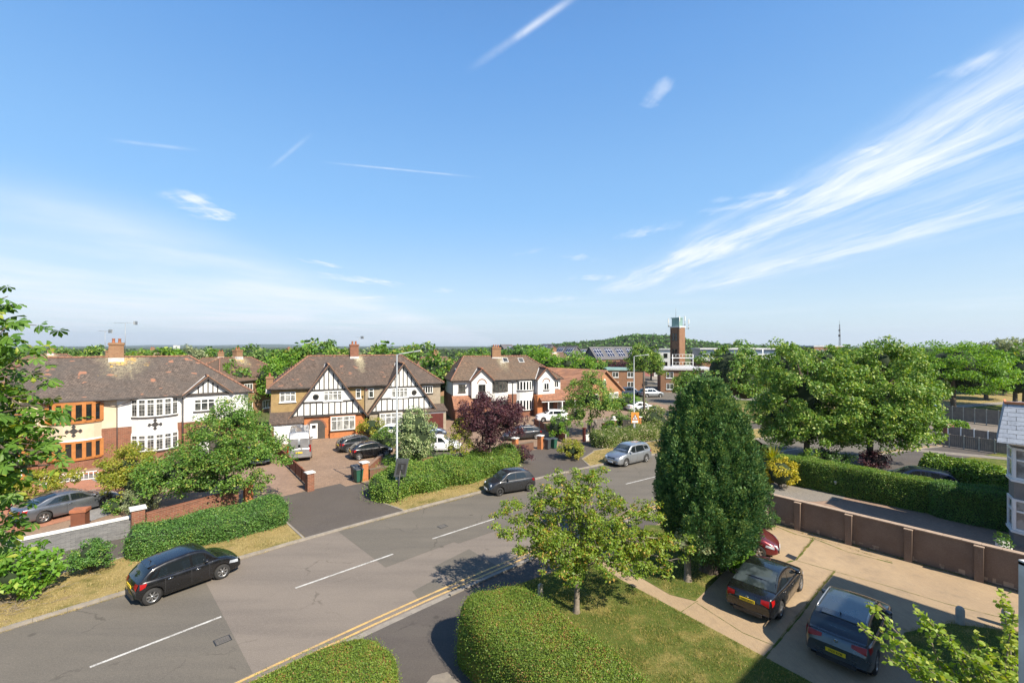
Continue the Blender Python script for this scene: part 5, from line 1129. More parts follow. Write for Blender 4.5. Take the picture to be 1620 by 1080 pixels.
# ---- pair of bay-fronted houses on the left
def house_left():
    rz = R(90 - 52); h = empty('semi_detached_houses', (-33.9, 38.5, .05), rz, 'bay-fronted pair of houses on the left, half cream with orange frames, half white', 'house')
    mb = MB(); mb.box(-9.8, -.004, 0, 8.2, 3.16, 5.6); mb.build('wall', M['cream_render'], h)
    mb = MB(); mb.box(.0, 9.8, 0, 8.2, 3.16, 5.6); mb.build('wall', M['white_render'], h)
    mb = MB(); mb.box(-9.82, 9.82, -.02, 8.22, -.1, 3.14); mb.build('brick_wall', M['red_brick'], h)
    hiproof(h, -10.1, 10.1, -.45, 8.6, 5.68, -5.4, 5.25, 4.1, 9.12, M['roofA'])
    gutter(h, [(-10.1, -.5, 5.6), (10.1, -.5, 5.6)], [(.02, -.08, 0, 5.1), (4.55, -.40, 0, 5.5)])
    mb = MB(); mb.tube([(-1.0, -.42, 5.5), (.0, -.1, 5.0), (1.0, -.42, 5.5)], .04, 6); mb.build('downpipe_branch', M['fascia'], h)
    chimney(h, -.25, 4.0, 8.5, 10.45, 1.05, .85, 2)
    for s, fr, wl, lead in ((1, 'upvc', 'white_render', True), (-1, 'orange_frame', 'cream_render', False)):
        X = lambda a, b: (a, b) if s > 0 else (-b, -a)
        x0, x1 = X(.95, 4.2)
        bay(h, x0, x1, .75, 6, [('wall', -.1, .93, 'red_brick'), ('win', .95, 2.38, ''), ('band', 2.38, 2.52, 'white_paint'), ('wall', 2.52, 3.93, wl), ('win', 3.95, 5.5, '')], 0, fr, 'glass' if s > 0 else 'glass_dark', lead, (.72,) if s > 0 else (), 'dark_frame' if s > 0 else 'orange_frame')
        if s < 0:   # broad orange mullions between the lights
            pts = arc_bay(x0, x1, .75, 6, -.05)
            for z0, z1 in ((.95, 2.38), (3.95, 5.5)):
                mb = MB()
                for p in pts: mb.cbox((p[0], p[1], z0), .24, .16, z1 - z0)
                mb.build('window_post', M['orange_frame'], h)
            for za, zb in ((5.36, 5.56), (2.24, 2.42)): mb = MB(); mb.prism([(p[0], p[1] - .05) for p in pts] + [(x1, 0), (x0, 0)], za, zb); mb.build('window_head', M['orange_frame'], h)
        diamonds(h, s * 2.58, 3.28, -.80)
        # porch wing with a small gable
        a, b = X(4.62, 9.4)
        mb = MB(); mb.box(a, b, -.36, .02, 3.16, 5.58); g0, g1 = X(4.75, 8.2); mb.yprism([(g0, 5.55), (s * 6.47, 7.05), (g1, 5.55)], -.36, 1.2); mb.build('wing_wall', M[wl], h)
        mb = MB(); mb.box(a, b, -.38, .0, -.1, 3.14); mb.build('wing_brick', M['red_brick'], h)
        gable_roof(h, s * 6.47, 7.3, s * 6.47 - 1.98, s * 6.47 + 1.98, 5.62, -.62, 1.75, -.4, 5.6, M['roofA'], verge='verge_tile')
        mb = MB()
        for dx, t in ((-.75, .6), (0, 1.25), (.75, .6), (-.38, .95), (.38, .95)): mb.box(s * 6.47 + dx - .05, s * 6.47 + dx + .05, -.39, -.355, 5.75, 5.75 + t)
        mb.box(s * 6.47 - 1.6, s * 6.47 + 1.6, -.40, -.35, 5.6, 5.76); mb.build('timbering', M['black_timber'], h)
        w0, w1 = X(5.4, 7.0); win(h, (w0, -.36), (w1, -.36), 4.1, 5.2, 3, (.68,), fr, 'glass', 'dark_frame' if s > 0 else 'orange_frame')
        if s > 0: archway(h, 6.4, 1.7, 1.85, -.38)
        else:
            mb = MB(); mb.box(-7.6, -5.0, -1.5, -.38, -.1, 2.2); mb.build('porch', M['orange_frame'], h)
            win(h, (-6.1, -1.5), (-5.3, -1.5), .3, 1.8, 1, (.3, .55, .78), 'upvc', 'glass_dark'); win(h, (-7.4, -1.5), (-6.4, -1.5), .5, 1.8, 1, (.35, .7), 'orange_frame', 'glass_dark')
    # side windows, door canopy
    win(h, (9.8, 2.2), (9.8, 3.2), 3.9, 5.0, 2, (.7,), 'upvc')
    W = h.matrix_basis if False else Matrix.Translation((-33.9, 38.5, .05)) @ Matrix.Rotation(rz, 4, 'Z')
    aerial(.35, 4.1, 9.3, 3.0, R(20), 'tall forked tv aerial beside the lichen-stained chimney of the left pair of houses', W, 1.7); aerial(-1.05, 4.1, 9.1, 2.4, R(70), 'short tilted tv aerial left of the lichen-stained chimney', W, .9)
    f = empty('white_railing', G(62, 766, .08), 0, 'low white metal railing in front of the bay with orange window frames', 'railing'); o0 = f.location; mb = MB(); a = G(62, 768, .08) - o0; b = G(155, 757, .08) - o0; mb.bar(a + Vector((0, 0, .62)), b + Vector((0, 0, .62)), .05, .05); mb.bar(a + Vector((0, 0, .08)), b + Vector((0, 0, .08)), .05, .05)
    mb.build('rail', M['white_paint'], f); mb = MB()
    for i in range(13): p = a.lerp(b, i / 12); mb.tube([p, p + Vector((0, 0, .62))], .022, 5)
    mb.build('bars', M['white_paint'], f)
    mb = MB(); mb.bar(a + Vector((0, .35, .15)), b + Vector((0, .35, .15)), .3, .4); o = mb.build('planter_wall', M['slate_stone']); o.location = o0; tag(o, 'low dark stone planter behind the white metal railing', 'planter')
house_left()

# ---- half-timbered pair
def timbered():
    rz = R(90 - 64); h = empty('half_timbered_houses', (-17.1, 51.9, .05), rz, 'pair of houses with two steep black and white timbered gables', 'house')
    mb = MB(); mb.box(-9.5, .08, 0, 8.6, 2.6, 5.55); mb.build('wall', M['ochre_render'], h)
    mb = MB(); mb.box(.084, 9.1, 0, 8.6, -.1, 5.55); mb.build('wall', M['grey_pebble'], h)
    mb = MB(); mb.box(-9.52, .08, -.02, 8.62, -.1, 2.58); mb.build('brick_wall', M['dark_brick'], h)
    hiproof(h, -9.85, 9.45, -.42, 9.0, 5.62, -5.75, 5.15, 4.25, 8.95, M['roofB'])
    gutter(h, [(-9.85, -.47, 5.54), (-7.0, -.47, 5.54)]); gutter(h, [(-1.6, -.47, 5.54), (1.9, -.47, 5.54)], [(.08, -.08, 0, 5.5)]); gutter(h, [(6.6, -.47, 5.54), (9.45, -.47, 5.54)])
    chimney(h, -.62, 4.2, 8.3, 10.35, .98, .8, 2, 'red_brick'); chimney(h, -9.75, 3.4, 4.8, 6.7, .7, .7, 1, 'stock_brick')
    for s, cx in ((1, -3.86), (-1, 4.28)):
        hwd = 3.95; bz = 2.47; az = 8.12; k = (az - bz) / hwd
        mb = MB(); mb.yprism([(cx - hwd + .12, bz), (cx, az - .17), (cx + hwd - .12, bz)], -1.0, 2.6); mb.build('gable_wall', M['white_render'], h)
        gable_roof(h, cx, az, cx - hwd - .12, cx + hwd + .12, bz - .15, -1.32, 3.1, 0.02, 5.6, M['roofB'])
        mb = MB(); y0, y1 = -1.045, -1.0
        def hb(z, w=.17):
            half = (az - z) / k - .12; mb.box(cx - half, cx + half, y0 - .01, y1, z - w / 2, z + w / 2)
        hb(2.56, .24); hb(4.03); hb(5.33)
        for i in range(-5, 6):
            x = i * .62 + (.0); top = min(3.95, az - .25 - abs(x) * k)
            if top > 2.8: mb.box(cx + x - .055, cx + x + .055, y0, y1, 2.66, top)
        for i in range(-3, 4):
            x = i * .47; top = az - .3 - abs(x) * k
            if top > 5.5: mb.box(cx + x - .05, cx + x + .05, y0, y1, 5.4, top)
        mb.bar((cx - hwd + .2, -1.03, bz + .12), (cx, -1.03, az - .2), .05, .14); mb.bar((cx + hwd - .2, -1.03, bz + .12), (cx, -1.03, az - .2), .05, .14)
        mb.build('timbering', M['black_timber'], h)
        wx = cx + s * .42; win(h, (wx - .95, -1.0), (wx + .95, -1.0), 4.12, 5.2, 4, (.68,), 'upvc', 'glass_net', 'upvc')
        rx = cx - s * 1.3; mb = MB(); mb.lathe([(.2, -1.07), (.30, -1.07), (.31, -1.0)], (rx, 0, 4.62), 18, 'y'); f = mb.build('round_window', M['black_timber'], h); mb = MB(); mb.lathe([(.001, -1.03), (.21, -1.03)], (rx, 0, 4.62), 18, 'y'); mb.box(rx - .2, rx + .2, -1.06, -1.03, 4.60, 4.64); mb.build('pane', M['glass_dark'], f)
        # ground floor
        a, b = sorted((cx - s * 2.45, cx + s * 3.8)); lw = 'orange_brick' if s > 0 else 'grey_pebble'
        mb = MB(); mb.box(a, b, -.85, .0, -.1, 2.46); mb.build('ground_wall', M[lw], h)
        bx_ = cx + s * 1.45; mb = MB(); mb.box(bx_ - 1.35, bx_ + 1.35, -1.2, -.85, -.1, 2.42); mb.build('bay_wall', M[lw], h)
        win(h, (bx_ - 1.27, -1.2), (bx_ + 1.27, -1.2), .85, 2.36, 4, (.70,), 'upvc', 'glass_net', 'dark_frame')
        archway(h, cx - s * 1.25, 1.75, 1.22, -.85, ring='red_brick' if s > 0 else 'grey_pebble')
    win(h, (-8.68, 0), (-7.13, 0), 4.12, 5.18, 3, (.68,), 'upvc', 'glass_net', 'upvc'); win(h, (-.92, 0), (-.36, 0), 4.15, 5.2, 1, (.7,), 'upvc', 'glass', 'upvc')
    win(h, (.5, 0), (1.06, 0), 4.15, 5.2, 1, (.7,), 'upvc', 'glass', 'dark_frame'); win(h, (6.85, 0), (8.1, 0), 4.35, 5.25, 4, (), 'upvc', 'glass_dark', 'dark_frame')
    win(h, (-9.5, 3.0), (-9.5, 2.0), 3.9, 5.0, 1, (.7,), 'upvc')
    mb = MB(); mb.box(.02, .2, -.9, -.86, 5.0, 5.25); mb.build('alarm_box', M['garage_red'], h)
    # lean-to garages
    for x0, x1, zt, zb, d, dm, px_ in ((-9.6, -6.35, 3.05, 2.12, 2.0, 'white_paint', (-9.15, -6.7)), (6.55, 9.5, 3.0, 2.35, 1.5, 'garage_red', (6.85, 9.0))):
        mb = MB(); mb.slab([(x0, -d - .25, zb), (x1, -d - .25, zb), (x1, 0.02, zt), (x0, 0.02, zt)], .12); mb.build('porch_roof', M['roofB'], h)
        mb = MB(); mb.box(x0 + .15, x1 - .15, -d, 0, -.1, zb - .14); mb.mat(1); mb.box(x0 + .15, x1 - .15, -d - .03, -d, zb - .3, zb - .12); mb.build('garage_wall', [M['dark_brick'] if x0 < 0 else M['grey_pebble'], M['white_paint']], h)
        mb = MB(); a, b = px_; mb.box(a, b, -d - .05, -d, 0, zb - .3)
        if x0 > 0:
            mb.mat(1)
            for i in range(4):
                for j in range(3): mb.box(a + .1 + i * (b - a) / 4, a - .1 + (i + 1) * (b - a) / 4, -d - .065, -d - .05, .15 + j * .62, .62 + j * .62)
        else:
            mb.mat(1)
            for i in range(9): mb.box(a + .1 + i * (b - a - .1) / 9, a + .12 + i * (b - a - .1) / 9, -d - .058, -d - .05, .1, zb - .4)
        mb.build('garage_door', [M[dm], M['coping'] if x0 < 0 else M['garage_red']], h)
    W = Matrix.Translation((-17.1, 51.9, .05)) @ Matrix.Rotation(rz, 4, 'Z'); aerial(.05, 4.3, 8.9, 2.3, R(60), 'tv aerial on the ridge of the half-timbered pair of houses', W, .9)
timbered()

# ---- white pair with arched gable windows
def white_pair():
    rz = R(90 - 73); h = empty('white_rendered_houses', (.1, 64.5, .05), rz, 'pair of white rendered houses with small pointed gables and a red porch roof', 'house')
    mb = MB(); mb.box(-8.6, 7.4, 0, 8.8, 3.25, 5.3); mb.build('wall', M['white_render'], h)
    mb = MB(); mb.box(-8.58, 7.38, .02, 8.78, -.1, 3.25); mb.build('brick_wall', M['red_brick'], h)
    hiproof(h, -9.0, 7.8, -.4, 9.2, 5.36, -6.3, 3.5, 4.3, 8.6, M['roofC']); gutter(h, [(-9.0, -.45, 5.3), (7.8, -.45, 5.3)], [(0, -.08, 0, 5.0), (3.25, -.1, 0, 5.3)])
    mb = MB(); mb.tube([(-.9, -.4, 5.25), (0, -.1, 4.9), (.9, -.4, 5.25)], .04, 6); mb.build('downpipe_branch', M['fascia'], h)
    chimney(h, -1.35, 4.3, 7.9, 9.95, 1.35, .85, 3, 'stock_brick')
    for s, cx, hw_, yy in ((1, -4.68, 1.62, -.7), (-1, 4.85, 1.45, -.85)):
        mb = MB(); mb.box(cx - hw_ + .15, cx + hw_ - .15, yy, .02, 2.9, 5.3); mb.yprism([(cx - hw_ + .15, 5.28), (cx, 6.75), (cx + hw_ - .15, 5.28)], yy, 1.5); mb.build('gable_wall', M['white_render'], h)
        gable_roof(h, cx, 6.98, cx - hw_ - .1, cx + hw_ + .1, 5.3, yy - .22, 2.0, -.38, 5.3, M['roofC'], verge='pot')
        w_ = .48 if s > 0 else .40; win(h, (cx - w_, yy), (cx + w_, yy), 3.78, 4.78, 2, (), 'dark_frame' if s > 0 else 'upvc', 'glass_dark', 'dark_frame')
        mb = MB(); n = 10; r = w_ + .08
        for i in range(n):
            a0, a1 = math.pi * i / n, math.pi * (i + 1) / n; q = [(cx - k * math.cos(t), 4.9 + k * math.sin(t)) for t, k in ((a0, r), (a1, r), (a1, r + .13), (a0, r + .13))]; mb.yprism(q, yy - .03, yy + .01)
        mb.build('arch_ring', M['red_brick'], h)
    bay(h, -3.15, -.75, .5, 5, [('wall', -.1, .9, 'red_brick'), ('win', .9, 2.4, ''), ('wall', 2.4, 3.7, 'white_render'), ('win', 3.75, 5.1, '')], 0, 'dark_frame', 'glass', False, (.7,))
    bay(h, .6, 3.1, .5, 6, [('wall', -.1, .9, 'red_brick'), ('win', .9, 2.4, ''), ('wall', 2.4, 3.7, 'white_render'), ('win', 3.75, 5.1, '')], 0, 'upvc', 'glass_dark', False, ())
    win(h, (-7.85, 0), (-6.9, 0), 3.75, 4.8, 2, (), 'dark_frame', 'glass', 'dark_frame'); win(h, (6.35, 0), (7.1, 0), 4.0, 4.95, 2, (), 'upvc', 'glass_dark', 'upvc')
    mb = MB(); mb.slab([(-8.8, -2.0, 1.6), (-6.0, -2.0, 1.6), (-6.0, .02, 3.25), (-8.8, .02, 3.25)], .12); mb.build('porch_roof', M['roofPorch'], h)
    mb = MB(); mb.box(-8.6, -6.15, -1.8, 0, -.1, 1.6); mb.build('porch_wall', M['red_brick'], h)
    mb = MB(); mb.slab([(3.45, -2.5, 2.45), (9.0, -2.5, 2.45), (8.6, -.87, 3.3), (3.45, -.87, 3.15)], .12); mb.slab([(5.9, -.87, 3.2), (8.6, -.87, 3.3), (7.6, .02, 3.75), (5.9, .02, 3.7)], .1); mb.build('porch_roof', M['roofPorch'], h)
    mb = MB()
    for x in (4.6, 6.7, 8.7): mb.cbox((x, -2.3, 0), .14, .14, 2.35)
    mb.box(3.6, 8.9, -2.38, -2.26, 2.2, 2.36); mb.build('porch_posts', M['white_paint'], h)
    mb = MB(); mb.box(3.2, 3.95, -1.6, .0, -.1, 3.1); mb.build('brick_pier', M['orange_brick'], h)
    mb = MB(); mb.box(4.9, 5.9, -.93, -.87, 0, 2.1); mb.build('door', M['dark_frame'], h); mb = MB(); mb.box(4.0, 7.4, -.87, 0, -.1, 2.9); mb.build('porch_wall', M['red_brick'], h)
    win(h, (6.6, -.87), (7.6 - .25, -.87), .8, 2.1, 2, (), 'upvc', 'glass')
    # skylights lying on the roof slope
    sl = (8.6 - 5.36) / 4.7; nv = Vector((0, -sl, 1)).normalized()
    for x, y in ((-.1, 3.45), (2.35, 3.35)):
        c = Vector((x, y, 5.36 + (y + .4) * sl)); t = Vector((0, 1, sl)).normalized(); mb = MB()
        for w_, l_, o_, k in ((.42, .55, .06, 0), (.33, .45, .075, 1)):
            mb.mat(k); mb.slab([c + Vector((-w_, 0, 0)) - t * l_ + nv * o_, c + Vector((w_, 0, 0)) - t * l_ + nv * o_, c + Vector((w_, 0, 0)) + t * l_ + nv * o_, c + Vector((-w_, 0, 0)) + t * l_ + nv * o_], .05)
        mb.build('skylight', [M['lead'], M['glass']], h)
    mb = MB(); mb.box(-7.9, -7.2, 2.2, 2.9, 6.3, 6.9); mb.build('roof_vent', M['lead'], h)
white_pair()

# ---- brick building with a tiled roof and gable end
def gable_hall():
    h = empty('brick_gable_house', (16.0, 77.8, 0), math.atan2(.68, .73), 'low orange brick house with a wide gable end, round-topped window and pale garage door', 'house')
    hw_ = 5.4; e = 2.35; a = 6.05
    mb = MB(); mb.box(-hw_, hw_, 0, 14.5, -.1, e); mb.yprism([(-hw_, e - .01), (0, a - .25), (hw_, e - .01)], 0, 14.5); mb.build('wall', brick('gable_brick', (.38, .18, .085), (.30, .14, .07), (.32, .22, .14)), h)
    mb = MB()
    for s in (-1, 1): mb.slab([(0, -.35, a), (0, 14.8, a), (s * (hw_ + .35), 14.8, e - .22), (s * (hw_ + .35), -.35, e - .22)], .16)
    mb.mat(1)
    for s in (-1, 1): mb.bar((0, -.37, a - .08), (s * (hw_ + .35), -.37, e - .3), .06, .26)
    mb.build('roof', [M['roofOrange'], M['verge_tile']], h)
    mb = MB(); n = 10; mb.yprism([(-.45, 2.9)] + [(-.45 * math.cos(math.pi * i / n), 3.9 + .6 * math.sin(math.pi * i / n)) for i in range(n + 1)] + [(.45, 2.9)], -.06, 0); f = mb.build('arched_window', M['upvc'], h)
    mb = MB(); mb.box(-.36, -.05, -.08, -.06, 2.98, 4.2); mb.box(.05, .36, -.08, -.06, 2.98, 4.2); mb.build('pane', M['glass_dark'], f)
    mb = MB(); mb.box(1.2, 4.2, -.06, 0, .05, 1.95)
    mb.mat(1); mb.box(1.3, 4.1, -.07, -.06, 1.25, 1.8); mb.build('garage_door', [M['white_paint'], M['glass_net']], h)
    win(h, (-4.2, 0), (-1.6, 0), .6, 2.0, 3, (), 'upvc', 'glass', 'upvc')
gable_hall()

# ---- fire station with its tall brick tower
def station():
    rz = R(-14)
    h = empty('station_tower', GY(1072, 128, 0), R(38), 'tall square brick tower with pale green top and aerials', 'tower'); w = 1.45
    mb = MB(); mb.box(-w, w, -w, w, -.1, 15.4); mb.build('wall', M['station_brick'], h)
    mb = MB(); mb.box(-w - .12, w + .12, -w - .12, w + .12, 15.4, 15.75); mb.build('parapet', M['coping'], h)
    mb = MB(); mb.box(-w + .3, w - 1.0, -w + .3, w - .3, 15.75, 18.0); mb.box(-w + .1, w - .8, -w + .1, w - .1, 18.0, 18.2)
    for i in range(4): mb.box(-w + .3 + i * .55, -w + .38 + i * .55, -w + .24, -w + .3, 15.75, 18)
    mb.build('lantern', M['copper'], h)
    for s in (0,):
        for z in (3.2, 7.2, 11.6):
            for x in (.75, -.12): win(h, (-w, x), (-w, x - .62), z, z + 2.1, 1, (.5,), 'dark_frame', 'glass_dark')
    mb = MB(); mb.box(-w - .08, -w, -1.15, -.95, 2, 15); mb.box(-w - .08, -w, .95, 1.15, 2, 15); mb.build('brick_fins', M['dark_brick'], h)
    for i, (x, y, z0, z1) in enumerate(((-2.3, -1.9, 14.6, 18.4), (2.2, -2.0, 14.8, 17.8), (2.4, 1.6, 15.5, 17.9), (.9, -1.6, 15.8, 18.6), (-1.9, 1.8, 15.4, 18.0))):
        a = MB(); a.tube([(x, y, z0), (x, y, z1)], .05, 6); a.tube([(x, y, z0 + .3), (x * .8, y * .8, z0 + .3)], .04, 5); a.mat(1); a.cbox((x, y - .1, z1 - 1.3), .3, .16, 1.3); a.mat(0); a.lathe([(.001, -.12), (.34, 0), (.34, .03)], (x * .95, y - .2, z0 + .6), 12, 'y'); a.build('antenna', [M['galv'], M['coping']], h)
    a = MB(); a.tube([(-.9, 0, 18.2), (-.9, 0, 21.0)], .05, 5); a.build('antenna', M['galv'], h)
    # main blocks
    b = empty('fire_station', (49.0, 122, 0), R(-10), 'low flat-roofed brick station with a band of blue-grey windows beside the tower', 'building')
    mb = MB(); mb.box(2.5, 20, 0, 14, -.1, 6.2); mb.build('wall', M['station_brick'], b); mb = MB(); mb.box(14, 20.1, -4, 0, -.1, 6.0); mb.build('wall', M['orange_brick'], b)
    mb = MB(); mb.box(2.2, 20.3, -.4, 14.3, 6.2, 6.9); mb.box(13.7, 20.4, -4.3, -.35, 6.0, 6.7); mb.build('parapet', M['coping'], b)
    mb = MB(); mb.box(3, 22, 3, 14, 6.9, 9.2); mb.build('upper_storey', plain('blue_cladding', (.13, .18, .24), (.10, .14, .19), 1, .4), b)
    mb = MB(); mb.box(2.6, 22.4, 2.6, 14.4, 9.2, 9.6); mb.build('roof', M['lead'], b)
    for i in range(9): win(b, (3.3 + i * 2.05, 3), (5.1 + i * 2.05, 3), 7.1, 8.0, 2, (), 'upvc', 'glass_dark')
    mb = MB(); 
    for i in range(14): mb.tube([(2.6 + i * 1.35, -.2, 6.9), (2.6 + i * 1.35, -.2, 7.9)], .04, 5)
    mb.tube([(2.6, -.2, 7.9), (20.2, -.2, 7.9)], .05, 5); mb.tube([(2.6, -.2, 7.4), (20.2, -.2, 7.4)], .03, 5); mb.build('railing', M['white_paint'], b)
    for x in (8, 13.2, 18.4): mb = MB(); mb.tube([(x, 2.0, 6.9), (x, 2.0, 9.3)], .14, 8); mb.build('column', M['white_paint'], b)
    win(b, (17.3, -4), (18.3, -4), 3.2, 5.0, 1, (.5,), 'dark_frame', 'glass_dark')
    # two-storey wing nearer to us
    c = empty('station_wing', (34.0, 99.5, 0), R(-14), 'two-storey flat-roofed brick wing with white windows in front of the tower', 'building')
    mb = MB(); mb.box(-1, 9.5, 0, 10, -.1, 4.9); mb.build('wall', M['station_brick'], c); mb = MB(); mb.box(-1.4, 10, -.4, 10.4, 4.9, 5.3); mb.build('parapet', M['lead'], c)
    for x in (.2, 3.4, 6.6):
        for z in (.6, 3.1): win(c, (x, 0), (x + 1.5, 0), z, z + 1.3, 2, (), 'upvc', 'glass', 'upvc')
    c2 = empty('station_wing', (22.0, 103, 0), R(-4), 'low dark brick wing with white windows, left of the wing in front of the tower', 'building')
    mb = MB(); mb.box(0, 8, 0, 8, -.1, 4.6); mb.build('wall', M['station_brick'], c2); mb = MB(); mb.box(-.3, 8.3, -.3, 8.3, 4.6, 5.0); mb.build('parapet', M['copper'], c2)
    for x in (1.0, 4.4):
        for z in (.8, 3.0): win(c2, (x, 0), (x + 1.4, 0), z, z + 1.2, 2, (), 'upvc', 'glass', 'upvc')
    s = empty('stair_platform', (41.5, 116, 0), R(-10), 'white railed metal stair and platform at the foot of the tower', 'stairs'); mb = MB()
    for i in range(3):
        z = 3 + i * 2; mb.box(0, 5, 0, 3, z, z + .15)
        for j in range(7): mb.tube([(j * .83, 0, z), (j * .83, 0, z + 1)], .035, 4)
        mb.tube([(0, 0, z + 1), (5, 0, z + 1)], .045, 5)
    for x in (0, 5): mb.tube([(x, 0, 0), (x, 0, 8)], .09, 6)
    mb.build('platform', M['white_paint'], s)
    w2 = empty('white_block', GY(1042, 150, 0), R(-20), 'small white and pink block of flats left of the tower', 'building'); mb = MB(); mb.box(-1.5, 4, 0, 10, -.1, 8.9); mb.build('wall', M['white_render'], w2); mb = MB(); mb.box(-7, -1.5, .5, 10, -.1, 8.6); mb.build('wall', plain('pink_render', (.50, .20, .17), (.45, .17, .15), 2, .8), w2)
    mb = MB(); mb.box(-7.3, 4.4, -.4, 10.4, 8.9, 9.3); mb.build('roof', M['lead'], w2)
    for z in (.8, 3.4, 6.2):
        for x in (-.9, 1.6): win(w2, (x, 0), (x + 1.2, 0), z, z + 1.5, 1, (), 'dark_frame', 'glass_dark')
    for x in (-6, -3.5): win(w2, (x, .5), (x + 1.3, .5), 6.0, 7.5, 1, (), 'upvc', 'glass_dark')
station()
# ---- long grey roofs with solar panels
def solar_house(px0, px1, Y0, Y1, ze, zr, label, npan, d=9.0, seed=0, hips=True):
    a = GY(px0, Y0, 0); b = GY(px1, Y1, 0); v = (b - a); W = v.length; rz = math.atan2(v.y, v.x)
    h = empty('solar_roof_house', a, rz, label, 'building'); mb = MB(); mb.box(.3, W - .3, .3, d - .3, -.1, ze); mb.yprism([(.3, 0), (.3, .01), (.31, 0)], 0, .01); mb.build('wall', M['stock_brick'], h)
    mb = MB(); mb.slab([(0, 0, ze), (W, 0, ze), (W, d / 2, zr), (0, d / 2, zr)], .15); mb.slab([(0, d, ze), (W, d, ze), (W, d / 2, zr), (0, d / 2, zr)], .15)
    for x in (.31, W - .31): mb.add([(x, .2, ze), (x, d - .2, ze), (x, d / 2, zr - .1)], [(0, 1, 2)])
    mb.build('roof', M['roofSlate'], h)
    sl = (zr - ze) / (d / 2); t = Vector((0, 1, sl)).normalized(); nn = Vector((0, -sl, 1)).normalized()
    Ls = (d / 2) * math.sqrt(1 + sl * sl)
    for i in range(npan):
        pw = 3.0; x = W * (i + .5) / npan - pw / 2; me = MB(); me.box(0, pw, 0, Ls * .62, 0, .07); o = me.build('solar_array', M['solar'], h); o.location = Vector((x, 0, ze)) + t * Ls * .2 + nn * .08; o.rotation_euler = (math.atan(sl), 0, 0)
    for i in range(int(W / 3)): win(h, (1 + i * 3, .3), (2.3 + i * 3, .3), ze - 1.7, ze - .5, 2, (), 'dark_frame', 'glass_dark')
    return h
solar_house(944, 1013, 150, 158, 5.6, 9.9, 'long grey-roofed block with four solar arrays, left of the tower', 4, 9)
solar_house(915, 948, 168, 176, 6.3, 9.0, 'low grey roof with solar panels between two blocks of solar roofs', 3, 8)
solar_house(870, 900, 150, 143, 6.2, 10.2, 'grey hipped roof with solar panels behind the left bright tree', 2, 8)
solar_house(845, 862, 190, 182, 7.2, 11.0, 'small distant grey roof with solar panels', 1, 8)
solar_house(806, 824, 165, 172, 6.6, 10.8, 'grey roof with solar panels nearest the chimney of the white houses', 1, 8)

# ---- ordinary suburban pairs farther off
def far_house():
    h = empty('suburban_houses', (0, 0, 0), 0); mb = MB(); mb.box(-6.5, 6.5, 0, 8, -.1, 5.4); mb.build('wall', M['stock_brick'], h)
    hiproof(h, -6.9, 6.9, -.4, 8.4, 5.45, -2.8, 2.8, 4, 8.7, M['roofFar']); chimney(h, .3, 4, 8.3, 9.9, 1.1, .8, 2, 'stock_brick')
    for x in (-5.4, -2.4, 1.0, 4.0):
        for z in (.9, 3.7): win(h, (x, 0), (x + 1.5, 0), z, z + 1.2, 3, (), 'upvc', 'glass', 'upvc')
    return h
fh = far_house(); far_list = [(150, 66, 20, .1, 'brick pair of houses with a brown roof, behind the chimney with aerials'), (345, 92, 30, .1, 'pair of houses with an orange-lichened hipped roof beyond the white half of the left pair'), (407, 68, 75, .0, 'house with hipped roof and a small chimney, left of the half-timbered pair'), (700, 92, 35, 0, 'brown-roofed house with satellite dish, between the timbered and the white pairs'),
    (240, 130, 40, 0, 'distant pair of roofs behind the left houses'), (60, 95, 20, 0, 'long brown roof far left behind the chestnut leaves'), (470, 120, 60, 0, 'distant house roof among trees left of the timbered chimney'), (1010, 240, 0, 0, 'faraway house roof behind the solar roofs'), (560, 150, 40, 0, 'distant house roof behind the timbered chimney'), (885, 118, 20, 0, 'house with pale walls in front of the solar roofs')]
for i, (px, Y, a, dz, lb) in enumerate(far_list):
    o = fh if i == 0 else copy_tree(fh); o.location = GY(px, Y, -dz - (.9 if i in (1, 3) else .3)); o.rotation_euler = (0, 0, R(a)); tag(o, lb, 'house', 'suburban houses in the distance')
mb = MB(); mb.lathe([(.001, .12), (.3, .06), (.45, -.02), (.44, -.04), (.29, .04), (.001, .1)], (0, 0, 0), 16, 'y'); mb.tube([(0, .1, 0), (0, .3, -.3)], .03, 5); o = mb.build('satellite_dish', M['coping']); o.location = GY(675, 72, 5.3); tag(o, 'white satellite dish between the timbered and the white pair of houses', 'satellite dish')
mb = MB(); mb.box(-.6, .6, 0, .3, 4.2, 5.9); 
